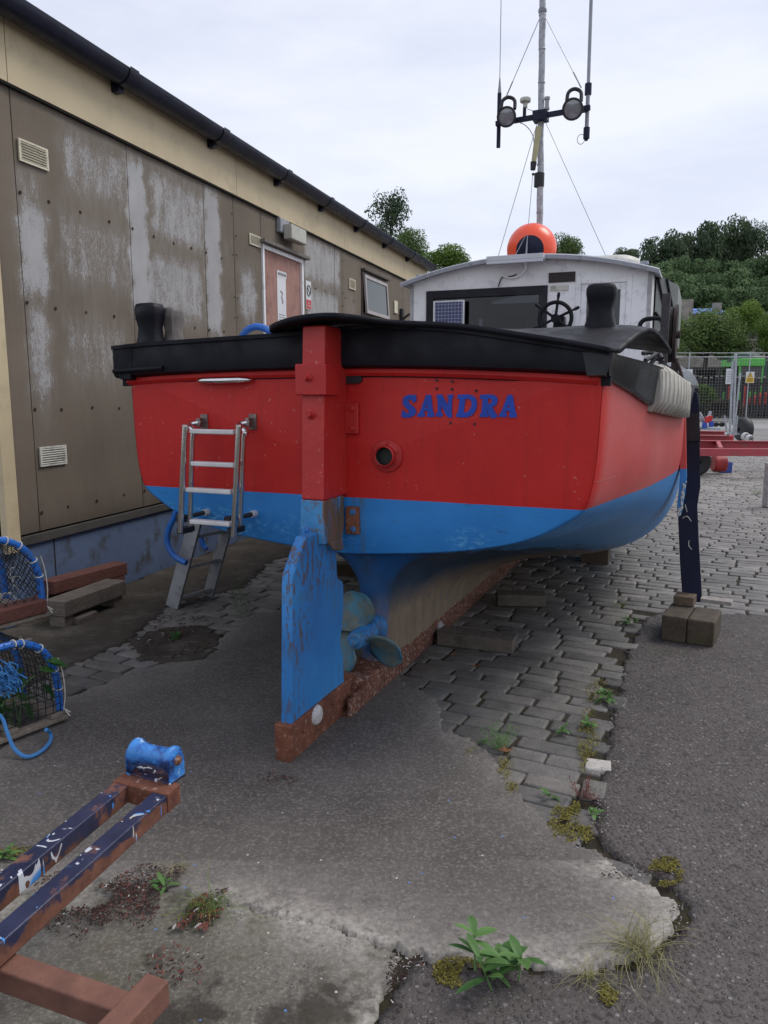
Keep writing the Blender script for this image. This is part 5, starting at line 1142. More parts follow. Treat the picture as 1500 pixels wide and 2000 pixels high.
# ------------------------------------------------------------------ creels (lobster pots)
pr = np.array(gp(130, 1408)[:2]); pl_ = np.array(gp(0, 1458)[:2]); de = (pr - pl_) / np.hypot(*(pr - pl_)); ez = math.atan2(de[1], de[0])
def creel(name, label, corner, z, wid, ht, length, ang, diag=False, post=.0, open_=False, lean=0):
    # local: x along the end face towards its right corner, y away along the creel, origin at the right near corner
    t_ = empty(name, (corner[0], corner[1], z), ang, label, 'creel', 'lobster creels stacked at the left edge')
    def arch(x, y, f=1.0):
        pass
    hp = []
    for k in range(25):
        a = math.pi * k / 24; hp.append((-wid / 2 + wid / 2 * abs(math.cos(a)) ** .8 * (1 if math.cos(a) > 0 else -1), .05 + (ht - .05) * math.sin(a) ** .72))
    hoops = (0.0, length * .5, length)
    for y in hoops:
        MB().tube([(hp[0][0], y, .02)] + [(a, y, b) for a, b in hp] + [(hp[-1][0], y, .02)], .017, 10).build('hoop', PIPEBL, t_, True)
    mb = MB()
    for x in (-.06, -wid / 2 - .03, -wid): mb.box((x, -.03, .0), (x + .06, length + .03, .022))
    for y in (-.035, length * .5, length - .02): mb.box((-wid - .02, y, -.02), (.02, y + .055, -.001))
    mb.build('timber_base', WOODT, t_, bevel=.003)
    mb = MB(); st = .036
    # curved skin
    n_ = len(hp); per = [Vector((a * 1.02 + .0, 0, b * 1.03)) for a, b in hp]
    seg = [0]; 
    for i in range(1, n_): seg.append(seg[-1] + (per[i] - per[i - 1]).length)
    def pt(u):
        u = max(0, min(seg[-1], u)); i = min(n_ - 2, max(0, int(np.searchsorted(seg, u)) - 1)); f = (u - seg[i]) / (seg[i + 1] - seg[i]); return per[i].lerp(per[i + 1], f)
    def wirep(pts, r=.0021): mb.tube(pts, r, 4, False)
    if not diag:
        u = 0
        while u < seg[-1]: p = pt(u); wirep([(p.x, y, p.z) for y in np.linspace(-.02, length, 8)]); u += st
        y = .03
        while y < length: wirep([(p.x, y, p.z) for p in per]); y += st
    else:
        u0 = -length
        while u0 < seg[-1]:
            for sg in (1, -1):
                pts = []
                for q in np.linspace(0, length, 14):
                    u = u0 + q if sg > 0 else u0 + length - q
                    if 0 <= u <= seg[-1]: p = pt(u); pts.append((p.x, q, p.z))
                if len(pts) > 1: wirep(pts)
            u0 += st
    # end face net
    fz = lambda x: float(np.interp(x, [a for a, _ in hp[::-1]], [b for _, b in hp[::-1]]))
    for yy in (-.02, length):
        if not diag:
            x = -wid + .02
            while x < 0: wirep([(x + .004 * math.sin(z * 30), yy - .006 * math.sin(z * 9 + x * 7), z) for z in np.linspace(.02, fz(x), 6)]); x += st
            z = .03
            while z < ht:
                xr = [x for x in np.linspace(-wid, 0, 60) if fz(x) > z]
                if xr: wirep([(x, yy - .006 * math.sin(z * 9 + x * 7), z + .004 * math.sin(x * 30)) for x in np.linspace(xr[0], xr[-1], 8)])
                z += st
        else:
            for c_ in np.arange(-wid - ht, ht + wid, st * 1.3):
                for sg in (1, -1):
                    pts = []
                    for x in np.linspace(-wid, 0, 40):
                        z = c_ + sg * (x + wid / 2)
                        if .02 < z < fz(x): pts.append((x, yy - .01 * math.sin(x * 12), z))
                    if len(pts) > 1: wirep(pts)
    tag(mb.build('netting', NET, t_), kind='stuff')
    mb = MB()
    for y in (0.0,):
        for i in range(1, n_ - 1, 1):
            if random.random() < .55:
                a, b = hp[i]; d = Vector((hp[i + 1][0] - hp[i - 1][0], 0, hp[i + 1][1] - hp[i - 1][1])).normalized(); nrm = Vector((d.z, 0, -d.x))
                ring = []
                for q in np.linspace(0, 2 * math.pi, 11): ring.append(Vector((a, y, b)) + (nrm * math.cos(q) + Vector((0, 1, 0)) * math.sin(q)) * .0205 + d * .004 * math.sin(q))
                mb.tube(ring, .0032, 5, False)
    mb.tube(spline([(.012, -.012, .02), (.02, -.02, .10), (.015, -.02, .2), (-.002, -.018, .28)], 5), .003, 5)
    mb.tube([(.01, -.01, .03), (.035, -.03, .005)], .003, 5); mb.tube([(.01, -.01, .035), (.025, -.04, -.008)], .003, 5)
    tag(mb.build('lashings', TWINE, t_, True), kind='stuff'); return t_
c1 = creel('lobster_creel', 'lower creel of the pair, square black netting on blue hoops with leaves growing inside', pr - de * .03, .045, .50, .40, .62, ez)
up = np.array(gp(84, 1200, .47)[:2])
c2 = creel('lobster_creel', 'upper creel stacked on the other, diamond netting over blue pipe hoops on brown timber', up, .485, .62, .40, .62, ez + .04, diag=True)
mb = MB()      # inner net funnel and twine tangle in the upper creel
for _ in range(60):
    x = random.uniform(-.45, -.08); y = random.uniform(.02, .2); z = random.uniform(.03, .2); p = [(x, y, z)]
    for k in range(4): p.append((p[-1][0] + random.gauss(0, .02), p[-1][1] + random.gauss(0, .015), max(.01, p[-1][2] + random.gauss(0, .02))))
    mb.tube(spline(p, 3), .002, 4, False)
tag(mb.build('twine_tangle', TWINE, c2), kind='stuff')
mb = MB(); mb.box((-.6, -.045, .0), (.0, .06, .07)); mb.build('front_timber', WOODR, c2, bevel=.01)
# blue rope bundle in the lower creel and the loop hanging out
lx = -.28
mb = MB()
for _ in range(46):
    x = lx + random.gauss(.01, .03); z = .30 + random.gauss(0, .02); p = [(x, -.03, z)]
    for k in range(4): p.append((p[-1][0] + random.gauss(.008, .012), -.03 + random.gauss(0, .012), p[-1][2] - random.uniform(.01, .035)))
    mb.tube(spline(p, 3), .0035, 5)
tag(mb.build('rope_bundle', ROPEB, c1, True), kind='stuff')
M_inv = Matrix.Translation(c1.location) @ Matrix.Rotation(c1.rotation_euler.z, 4, 'Z')
mb = MB(); pts = []
for (x, y, z) in ((-30, 1380, .18), (2, 1400, .15), (14, 1430, .11), (28, 1462, .05), (52, 1478, .022), (80, 1468, .02), (98, 1448, .02), (98, 1432, .04), (90, 1425, .08)):
    g = gp(x, y, z); pts.append(tuple(g))
pts = [tuple(Vector(p) + Vector((0, -.0, 0))) for p in pts]
o = mb.tube(spline(pts, 8), .0085, 10).build('rope', ROPEB, None, True); tag(o, 'loop of blue rope hanging from the lower creel onto the slab', 'rope')

# ------------------------------------------------------------------ plants
def mat_leaf(name, a, b, tr=.25, rough=.5):
    m = N(name); at_ = m.attr('hue').outputs['Fac']; oi = m.n('ShaderNodeObjectInfo')
    c = m.ramp(m.math('ADD', at_, m.math('MULTIPLY', m.math('SUBTRACT', oi.outputs['Random'], .5), .3)), (.0, a), (1., b))
    m.put(m.b.inputs['Base Color'], c); m.b.inputs['Roughness'].default_value = rough; m.b.inputs['Specular IOR Level'].default_value = .3
    t = m.n('ShaderNodeBsdfTranslucent'); m.l(c, t.inputs[0]); x = m.n('ShaderNodeMixShader'); x.inputs[0].default_value = tr
    m.l(m.b.outputs[0], x.inputs[1]); m.l(t.outputs[0], x.inputs[2]); m.l(x.outputs[0], m.out.inputs[0]); return m.m
LEAFG = mat_leaf('weed_leaf', (.05, .13, .035), (.15, .28, .08)); LEAFD = mat_leaf('dark_leaf', (.015, .06, .012), (.05, .15, .03)); STRAW = mat_leaf('straw_grass', (.16, .17, .05), (.42, .37, .20)); MOSS = mat_leaf('moss', (.10, .09, .02), (.30, .26, .06), .1, .9)
REDL = mat_leaf('red_leaf', (.08, .02, .02), (.20, .06, .05)); GRASS = mat_leaf('grass', (.07, .13, .025), (.22, .28, .07))
class LM:
    def __init__(s): s.v = []; s.f = []; s.h = []
    def leaf(s, p, d, up, L, wd, droop=.4, hue=.5, n=5, fold=.15):
        p = Vector(p); d = Vector(d).normalized(); r = d.cross(Vector(up)).normalized(); u = r.cross(d); o = len(s.v)
        for i in range(n + 1):
            f = i / n; c = p + d * L * f - Vector((0, 0, 1)) * droop * L * f * f; ww = wd * .5 * math.sin(math.pi * min(1, (f * .92 + .06))) ** .8
            if i == n: ww = .0005
            s.v += [tuple(c - r * ww + u * fold * ww), tuple(c), tuple(c + r * ww + u * fold * ww)]; s.h += [hue + .08, hue - .12, hue + .08]
        for i in range(n):
            a = o + i * 3; s.f += [(a, a + 1, a + 4, a + 3), (a + 1, a + 2, a + 5, a + 4)]
    def blade(s, p, d, L, wd, bend=.5, hue=.5, n=4):
        p = Vector(p); d = Vector(d).normalized(); hd = Vector((d.x, d.y, 0)); r = Vector((-d.y, d.x, 0)); r = r.normalized() if r.length > 1e-4 else Vector((1, 0, 0)); o = len(s.v)
        for i in range(n + 1):
            f = i / n; c = p + d * L * f + hd * bend * L * f * f - Vector((0, 0, 1)) * bend * .6 * L * f * f
            c.z = max(c.z, .004); ww = wd * .5 * (1 - f * .9); s.v += [tuple(c - r * ww), tuple(c + r * ww)]; s.h += [hue] * 2
        for i in range(n): a = o + i * 2; s.f.append((a, a + 1, a + 3, a + 2))
    def build(s, name, mt, parent=None): return np_mesh(name, s.v, s.f, mt, True, [('hue', 'FLOAT', np.clip(s.h, 0, 1))], parent)
def rnd_dir(el0, el1):
    a = random.uniform(0, 2 * math.pi); e = R(random.uniform(el0, el1)); return Vector((math.cos(a) * math.cos(e), math.sin(a) * math.cos(e), math.sin(e)))
def plant(name, label, cat, px, kind, size, mt=None, n=14, group=None, z=0.005, P=None):
    P = gp(*px) if P is None else P; t_ = empty(name, (P[0], P[1], z), 0, label, cat, group); lm = LM()
    if kind == 'broad':        # several rosettes of long lance leaves on short stems
        st = MB()
        for k in range(max(2, n // 7)):
            b = Vector((random.gauss(0, size * .16), random.gauss(0, size * .12), 0)); h = size * random.uniform(.15, .55); tp = b + Vector((random.gauss(0, .1) * size, random.gauss(0, .1) * size, h)); st.tube([b, tp], [.003, .002], 6)
            for i in range(7):
                f = random.uniform(.25, 1); lm.leaf(b.lerp(tp, f), rnd_dir(5, 55), (0, 0, 1), size * random.uniform(.35, .62), size * random.uniform(.09, .17), random.uniform(.1, .5), random.uniform(.2, .95), fold=.25)
        lm.build('leaves', mt or LEAFG, t_); st.split('stem', LEAFSTEM, t_)
    elif kind == 'small':
        for i in range(n): lm.leaf((random.gauss(0, size * .1), random.gauss(0, size * .1), random.uniform(0, size * .2)), rnd_dir(5, 65), (0, 0, 1), size * random.uniform(.35, .7), size * random.uniform(.12, .22), .4, random.uniform(.2, .9), 4)
        lm.build('leaves', mt or LEAFG, t_)
    elif kind == 'feather':
        for k in range(n):
            d = rnd_dir(25, 80); b = Vector((random.gauss(0, size * .12), random.gauss(0, size * .12), 0)); L = size * random.uniform(.5, 1)
            for i in range(14):
                f = i / 14; c = b + d * L * f; lm.blade(c, rnd_dir(0, 60), size * .18, .0042, .2, random.uniform(.3, .9), 2)
        lm.build('leaves', mt or LEAFG, t_)
    elif kind == 'grass':
        lean = random.uniform(0, 6.28)
        for k in range(n):
            p = Vector((random.gauss(0, size * .16), random.gauss(0, size * .12), 0)); d = rnd_dir(10, 80); d = (d + Vector((math.cos(lean), math.sin(lean), 0)) * .35).normalized(); L = size * random.choice([.3, .4, .5, .6, .8, 1.0, 1.15]); tw = random.gauss(0, 1.3); nn = 7; o_ = len(lm.v); hu = random.random(); w0 = random.uniform(.0014, .0030)
            for i in range(nn + 1):
                r_ = Vector((-d.y, d.x, 0)); r_ = r_.normalized() if r_.length > 1e-4 else Vector((1, 0, 0)); ww = w0 * .5 * (1 - .9 * i / nn); p.z = max(p.z, .003)
                lm.v += [tuple(p - r_ * ww), tuple(p + r_ * ww)]; lm.h += [hu, hu]; p = p + d * (L / nn); d = (d + Vector((-d.y, d.x, 0)) * tw / nn * .6 + Vector((random.gauss(0, .05), random.gauss(0, .05), -.20 * (1 + i * .25)))).normalized()
            for i in range(nn): a = o_ + i * 2; lm.f.append((a, a + 1, a + 3, a + 2))
        lm.build('blades', mt or STRAW, t_)
    return t_
LEAFSTEM = simple('stem_green', (.10, .20, .06), .6)
wg = 'weeds growing through the paving'
plant('weed', 'largest weed, broad pale green leaves in the crack at the bottom of the picture', 'weed', (985, 1925), 'broad', .20, n=30, group=wg)
plant('weed', 'feathery bright green weed growing between the setts', 'weed', (978, 1462), 'feather', .16, n=16, group=wg)
plant('weed', 'small leafy weed beside the feathery one on the setts', 'weed', (945, 1455), 'small', .06, n=9, group=wg)
plant('weed', 'green weed at the top of the mossy seam between setts and tarmac', 'weed', (1182, 1368), 'small', .12, n=22, group=wg)
plant('weed', 'small green weed just above the white sett', 'weed', (1152, 1422), 'small', .09, n=14, group=wg)
plant('weed', 'small weed on the setts left of the mossy seam', 'weed', (1100, 1432), 'small', .08, n=12, group=wg)
plant('weed', 'grey green long leaved weed below the last full row of setts', 'weed', (1075, 1562), 'small', .09, n=8, group=wg)
plant('weed', 'red leaved weed just below the white sett', 'weed', (1140, 1560), 'feather', .10, REDL, n=12, group=wg)
plant('weed', 'small weed at the tarmac corner under the red one', 'weed', (1160, 1598), 'small', .08, n=8, group=wg)
plant('weed', 'bright little weed near the timber block', 'weed', (1230, 1218), 'small', .13, n=18, group=wg)
plant('weed', 'dark upright weed standing in the shade under the port side of the boat', 'weed', (470, 1200), 'feather', .36, LEAFD, n=12, group=wg)
plant('weed', 'little weed on the slab edge by the dark dirt patch', 'weed', (318, 1738), 'small', .09, n=10, group=wg)
plant('weed', 'low weed on the dirt between the creels and the boat', 'weed', (345, 1250), 'small', .10, LEAFD, n=16, group=wg)
plant('weed', 'flat weed beside the far left steel beam', 'weed', (8, 1680), 'small', .10, LEAFG, n=16, group=wg)
gg = 'grass tufts in the cracks'
plant('grass_tuft', 'dry straw coloured grass tuft at the rounded corner of the slab', 'grass tuft', (1255, 1862), 'grass', .20, n=190, group=gg)
plant('grass_tuft', 'yellow green grass tuft at the end of the dark dirt patch', 'grass tuft', (410, 1775), 'grass', .17, GRASS, n=120, group=gg)
plant('grass_tuft', 'sparse upright dry grass on the slab left of the tuft', 'grass tuft', (350, 1700), 'grass', .14, n=26, group=gg)
plant('grass_tuft', 'thin straw stems trailing from the slab corner toward the bottom', 'grass tuft', (1150, 1915), 'grass', .16, n=50, group=gg)
plant('grass_tuft', 'far grass clump on the setts near the right edge', 'grass tuft', (1478, 965), 'grass', .30, GRASS, n=90, group=gg)
plant('grass_tuft', 'small grass tuft in the seam above the timber block', 'grass tuft', (1210, 1185), 'grass', .12, GRASS, n=50, group=gg)
# runners of dry grass
def moss(pxs, dens, label=None, mt=MOSS, hgt=.012):
    lm = LM()
    for (x, y, rx, ry, n_) in pxs:
        for _ in range(int(n_ * dens)):
            a = random.random() * 6.28; q = random.random() ** .6; P = gp(x + rx * q * math.cos(a), y + ry * q * math.sin(a)); 
            if fbm(np.array([[P[0], P[1]]]), 6, 3, 3)[0] < -.25: continue
            lm.leaf((P[0], P[1], .004), rnd_dir(15, 85), (0, 0, 1) , random.uniform(.004, hgt), random.uniform(.004, .007), .3, random.random(), 2)
    return lm.build('moss', mt)
o = moss([(1300, 1705, 34, 30, 900), (1105, 1610, 34, 40, 900), (1145, 1625, 14, 22, 260), (1120, 1580, 14, 14, 200), (895, 1902, 50, 30, 700), (1188, 1942, 18, 26, 250), (1150, 1440, 22, 42, 500), (1168, 1350, 24, 26, 350), (1140, 1480, 12, 30, 200), (985, 1500, 16, 26, 160), (1000, 1540, 12, 16, 110), (215, 1700, 20, 8, 0), (40, 1668, 50, 12, 320), (1150, 1400, 14, 34, 200), (920, 1470, 20, 8, 60), (380, 1790, 60, 12, 60)], 1.5)
tag(o, 'yellow green moss in the seams between slab, setts and tarmac', 'moss', None, 'stuff')
# dirt, bark and rust flakes under the steel frame
lm = MB(); mats_ = [simple('bark_dark', (.035, .018, .014), .9, 0, .4, 40), simple('rust_flake', (.16, .05, .035), .85, 0, .4, 40), simple('pale_chip', (.42, .40, .38), .8)]
def scatter(n_, cx, cy, rx, ry, smin, smax, pal=(.78, .2, .02)):
    for _ in range(n_):
        a = random.random() * 6.28; q = random.random() ** .7; P = gp(cx + rx * q * math.cos(a), cy + ry * q * math.sin(a))
        if fbm(np.array([[P[0], P[1]]]), 3, 3, 23)[0] < -.12: continue
        s_ = random.uniform(smin, smax); r_ = random.random(); lm.k = 0 if r_ < pal[0] else 1 if r_ < pal[0] + pal[1] else 2
        an = random.random() * 3.14; el = random.uniform(.3, 1); c_, d_ = math.cos(an), math.sin(an); z = .012 + random.random() * .008
        v = [(-1, -el * .5, -.2), (1, -el * .4, 0), (.9, el * .5, .2), (-.8, el * .4, 0), (0, 0, .45)]
        lm.add([(P[0] + (a_ * c_ - b_ * d_) * s_, P[1] + (a_ * d_ + b_ * c_) * s_, z + w_ * s_) for a_, b_, w_ in v], [(0, 1, 4), (1, 2, 4), (2, 3, 4), (3, 0, 4), (3, 2, 1, 0)])
scatter(2600, 255, 1745, 190, 50, .002, .006); scatter(1200, 190, 1790, 120, 60, .002, .006); scatter(260, 370, 1790, 65, 40, .005, .012, (.5, .48, .02)); scatter(140, 320, 1900, 90, 50, .003, .008, (.5, .48, .02)); scatter(500, 330, 1262, 80, 28, .004, .010, (.9, .05, .05)); scatter(500, 350, 1225, 60, 25, .004, .010, (.9, .05, .05)); scatter(120, 560, 1525, 60, 14, .003, .006); scatter(200, 700, 1600, 420, 160, .0015, .003, (.4, .1, .5)); scatter(160, 600, 1900, 300, 90, .002, .004, (.5, .1, .4)); scatter(120, 1300, 1500, 180, 300, .002, .004, (.2, .0, .8))
for i_, (x, y, lb) in enumerate(((880, 1283, 'dry brown leaf on the setts beside the keel'), (930, 1306, 'dry orange brown leaf on the setts right of the nearest keel timber'), (988, 1472, 'dry leaf under the feathery weed'))):
    P = gp(x, y); q_ = LM(); [q_.leaf((0, 0, .004), rnd_dir(5, 25), (0, 0, 1), .035, .016, -.2, random.random(), 4, .5) for _ in range(4)]; t_ = q_.build('dry_leaf', mat_leaf('dry_leaf', (.22, .09, .04), (.38, .18, .09))); t_.location = (P[0], P[1], .004); tag(t_, lb, 'leaf', 'dry leaves on the paving')
# crumbs along the broken edges
scatter(200, 1255, 1716, 80, 14, .002, .006, (.95, .0, .05)); scatter(160, 1330, 1800, 22, 50, .002, .006, (.8, 0, .2)); scatter(260, 880, 1890, 120, 14, .002, .006, (.6, .05, .35)); scatter(160, 1170, 1600, 18, 70, .002, .006, (.8, 0, .2)); scatter(160, 775, 1930, 20, 60, .002, .007, (.9, 0, .1)); scatter(200, 1205, 1400, 22, 120, .002, .006, (.8, .05, .15)); scatter(200, 560, 1800, 260, 12, .0015, .004, (.6, .1, .3)); scatter(500, 1300, 1500, 260, 400, .0015, .0035, (.5, 0., .5))
tag(lm.build('dirt_and_flakes', mats_, None, fix=False), 'dark dirt, bark and rust flakes scattered on the concrete by the steel frame', 'debris', None, 'stuff')
# leaves inside the lower creel
t_ = empty('creeping_plant', (c1.location.x, c1.location.y, 0), c1.rotation_euler.z, 'dark leafy plant growing up inside the lower creel', 'plant'); lm = LM(); st = MB()
for _ in range(75):
    x = random.uniform(-.48, -.06); z = .07 + random.uniform(.0, .20) * (1 - .2 * abs(x + .3)); y = random.uniform(.02, .25)
    lm.leaf((x, y, z), rnd_dir(-30, 40), (0, 0, 1), random.uniform(.05, .09), random.uniform(.028, .045), .35, random.uniform(0, .7), 5)
for (x, z, hu) in ((-.02, .33, 1.), (.0, .31, .9), (-.06, .30, .8), (-.05, .22, .2)): lm.leaf((x - .04, -.02, z), (1, -.2, -.1 if z > .25 else -1), (0, -.6, 1), .075, .042, .3, hu, 6)
for k in range(9): x = random.uniform(-.45, -.08); st.tube([(x, .1, .0), (x + random.gauss(0, .03), .1, .14), (x + random.gauss(0, .05), .08, .24)], .003, 5)
lm.build('leaves', LEAFD, t_); st.split('stem', LEAFSTEM, t_)

# ------------------------------------------------------------------ rusty steel frame with the blue roller
def mat_frame():
    m = N('navy_flaking_steel'); X = m.xyz('Object'); nz = m.noise(7, 6, .65)
    c = m.ramp(nz, (.3, (.012, .015, .045)), (.65, (.028, .032, .075)))
    rust = m.ramp(m.noise(20, 6, .7), (.3, (.09, .035, .022)), (.7, (.21, .085, .05)))
    g = m.n('ShaderNodeNewGeometry'); s_ = m.n('ShaderNodeSeparateXYZ'); m.l(g.outputs['Normal'], s_.inputs[0])
    rm = m.ramp(m.math('ADD', m.noise(9, 6, .7, m.vec(loc=(4, 1, 2))), m.math('MULTIPLY', m.attr('rusty').outputs['Fac'], .42)), (.54, 0.), (.62, 1.))
    c = m.mix(rm, c, rust)
    # splashes of boat paint
    v = m.n('ShaderNodeTexNoise'); v.inputs['Scale'].default_value = 19; v.inputs['Detail'].default_value = 2; v.inputs['Distortion'].default_value = 1.2
    m.l(m.vec((1, 1, .4)), v.inputs['Vector']); sp = m.ramp(v.outputs[0], (.64, 0.), (.655, 1.))
    pc = m.ramp(m.noise(6, 2, .5, m.vec(loc=(9, 3, 0))), (.42, (.55, .58, .62)), (.48, (.05, .25, .65)), (.55, (.05, .25, .65)), (.6, (.60, .57, .42)))
    c = m.mix(sp, c, pc)
    return m.fin(c, m.ramp(rm, (0., .35), (1., .85)), m.bump(m.math('ADD', m.noise(24, 5, .7), m.math('MULTIPLY', sp, .4)), .35, .006))
FRAME = mat_frame()
zb = .36
t_ = empty('roller_stand', tuple(gp(300, 1520)), 0, 'rusty navy painted steel trailer arm with a blue roller at its end', 'trailer arm')
ori = Vector(gp(300, 1520)); 
def lp(x, y, z): return Vector(gp(x, y, z)) - ori
def rbox(p, q, w_, h_, name, mt, rusty=(.0, .6), bev=.005, up=(0, 0, 1)):
    mb = MB().beam(p, q, w_, h_, up); 
    o = mb.build(name, mt, t_, bevel=bev); a = o.data.attributes.new('rusty', 'FLOAT', 'POINT')
    vals = [0.0] * 8
    for i, v in enumerate(mb.v):
        vals[i] = rusty[1] if (Vector(v).z < (p.z + (q - p) .normalized().z * 0) - 0.0 and False) else rusty[0]
    # lower edge and right side carry more rust
    for i in range(8):
        low = i % 4 in (0, 1); near = i < 4
        vals[i] = (rusty[1] if low else rusty[0]) 
    a.data.foreach_set('value', vals); return o
zt = .40
A0, A1 = lp(-260, 1930, zt), lp(246, 1522, zt); B0, B1 = lp(-200, 1995, zt), lp(322, 1541, zt)
hh = .055
for p, q, (r0, r1) in ((A0, A1, (.0, .35)), (B0, B1, (.0, .75))):
    d = Vector((0, 0, -hh / 2)); rbox(p + d, q + d, .052, hh, 'beam', FRAME, (r0, r1))
# end plate joining the beams
c_ = lp(300, 1530, zt); dx = (B1 - A1).normalized(); dy = (A1 - A0).normalized()
mb = MB(); q0 = A1 - dx * .030 - dy * .03; q1 = B1 + dx * .030 - dy * .03
mb.add([tuple(v) for v in (q0 + Vector((0, 0, -hh)), q1 + Vector((0, 0, -hh)), q1 + dy * .07 + Vector((0, 0, -hh)), q0 + dy * .07 + Vector((0, 0, -hh)), q0 + Vector((0, 0, .004)), q1 + Vector((0, 0, .004)), q1 + dy * .07 + Vector((0, 0, .004)), q0 + dy * .07 + Vector((0, 0, .004)))], [(3, 2, 1, 0), (4, 5, 6, 7), (0, 1, 5, 4), (1, 2, 6, 5), (2, 3, 7, 6), (3, 0, 4, 7)])
mb.build('end_plate', RUST, t_, bevel=.004)
# roller bracket and roller, axis along dx-ish
ra, rb = lp(264, 1466, zt + .066), lp(342, 1484, zt + .066); rx = (rb - ra).normalized(); ra = ra - rx * .002
def mat_roller():
    m = N('paint_spattered_roller'); c = m.ramp(m.noise(16, 5, .7), (.36, (.012, .03, .10)), (.46, (.03, .13, .42)), (.56, (.05, .24, .62)))
    c = m.mix(m.ramp(m.noise(22, 4, .7, m.vec(loc=(1, 5, 2))), (.62, 0.), (.65, .9)), c, (.42, .58, .72))
    return m.fin(c, .35, m.bump(m.noise(30, 5), .4, .004))
ROLL = mat_roller(); RL = (rb - ra).length
mb = MB().lathe([(0, 0), (.036, 0), (.040, .004), (.040, .012), (.034, .022), (.031, .032), (.029, RL * .5), (.031, RL - .032), (.034, RL - .022), (.040, RL - .012), (.040, RL - .004), (.036, RL), (0, RL)], ra, rx, 28)
mb.build('roller', ROLL, t_, True, auto=50)
mb = MB(); ry = Vector((-rx.y, rx.x, 0))
for e in (ra - rx * .008, rb + rx * .001):
    v = []
    for k in (0, 1):
        o_ = e + rx * .006 * k
        v.append([o_ + ry * a + Vector((0, 0, b)) for a, b in ((-.034, -.062), (-.034, -.01), (-.028, .012), (0, .026), (.028, .012), (.034, -.01), (.034, -.062))])
    mb.add([tuple(p) for p in v[0] + v[1]], [tuple(range(7)), tuple(range(13, 6, -1))] + [(i, i + 7, (i + 1) % 7 + 7, (i + 1) % 7) for i in range(7)])
mb.split('roller_cheek', ROLL, t_, bevel=.001)
mb = MB(); mb.lathe([(0, .012), (.007, .012), (.010, .008), (.014, .006), (.015, 0)], rb + rx * .008, rx, 12); mb.lathe([(.015, 0), (.015, .0)], rb, rx, 8); mb.build('axle_nut', RUST, t_, True)
mb = MB(); pc = (ra + rb) / 2 + Vector((0, 0, -.062)); mb.beam(pc - rx * (RL / 2 + .008), pc + rx * (RL / 2 + .008), .072, .010); mb.build('bracket_plate', FRAME, t_, bevel=.002)
# supporting leg down to the ground behind frame, cross member in red-brown primer
zc = .31
rbox(lp(-40, 1880, zc), lp(262, 1985, zc), .055, .055, 'cross_member', RUST2, (0, 0), .006)
e0 = lp(310, 1930, zc + .01); e1 = lp(190, 2060, zc + .01); rbox(e0, e1, .058, .06, 'side_member', RUST2, (0, 0), .006)
rbox(Vector((-.75, -.75, -0.0)), Vector((-.75, -.75, zt - .05)), .05, .05, 'prop_leg', RUST, (0, 0), .004, up=(0, 1, 0))
# ------------------------------------------------------------------ background: yard, fence, machines, houses, trees, hill
def mat_tree(name, a, b):
    m = N(name); at_ = m.attr('hue').outputs['Fac']; oi = m.n('ShaderNodeObjectInfo')
    c = m.ramp(m.math('ADD', at_, m.math('MULTIPLY', m.math('SUBTRACT', oi.outputs['Random'], .5), .35)), (.0, a), (1., b))
    m.put(m.b.inputs['Base Color'], c); m.b.inputs['Roughness'].default_value = .75; m.b.inputs['Specular IOR Level'].default_value = .15
    t = m.n('ShaderNodeBsdfTranslucent'); m.l(c, t.inputs[0]); x = m.n('ShaderNodeMixShader'); x.inputs[0].default_value = .2
    m.l(m.b.outputs[0], x.inputs[1]); m.l(t.outputs[0], x.inputs[2]); m.l(x.outputs[0], m.out.inputs[0]); return m.m
TG = mat_tree('hill_foliage', (.055, .10, .045), (.17, .25, .11)); TM = mat_tree('mid_foliage', (.055, .095, .030), (.17, .24, .075)); TB = mat_tree('bright_foliage', (.06, .12, .02), (.19, .28, .06)); TD = mat_tree('dark_foliage', (.042, .068, .040), (.12, .165, .085))
BARK = simple('bark', (.06, .05, .042), .9, 0, .3, 5)
def crown_mesh(name, seed, nl, nblob=26, squash=.8, leaf=.035, shell=.75, spread=.62, mt=TG, columnar=0):
    r = np.random.default_rng(seed); bl = []
    for k in range(nblob):
        d = r.normal(size=3); d /= np.linalg.norm(d); q = spread * r.random() ** .45; c = d * q; c[2] = c[2] * squash
        if c[2] < -.45: c[2] = -.45 + .1 * r.random()
        bl.append((c, r.uniform(.20, .42) * (1 - .25 * q), r.uniform(0, 1)))
    V = np.zeros((nl * 4, 3)); H = np.zeros(nl * 4)
    w_ = np.array([b[1] ** 2 for b in bl]); w_ /= w_.sum(); idx = r.choice(len(bl), nl, p=w_)
    for i in range(nl):
        c, rad, hu = bl[idx[i]]; d = r.normal(size=3); d /= np.linalg.norm(d); q = rad * (shell + (1 - shell) * r.random() + .10 * r.random())
        p = c + d * q * np.array([1, 1, .82]); n_ = d + r.normal(size=3) * .55; n_[2] += .35; n_ /= np.linalg.norm(n_)
        u = np.cross(n_, r.normal(size=3)); u /= np.linalg.norm(u); v = np.cross(n_, u); s_ = leaf * r.uniform(.5, 1.3)
        V[i * 4:i * 4 + 4] = [p - u * s_, p - v * s_ * .6, p + u * s_, p + v * s_ * .6]; H[i * 4:i * 4 + 4] = np.clip(.5 + .35 * (hu - .5) + r.normal() * .16, 0, 1)
    o = np_mesh(name, V, np.arange(nl * 4).reshape(-1, 4), mt, False, [('hue', 'FLOAT', H)]); me = o.data; bpy.data.objects.remove(o); return me, bl
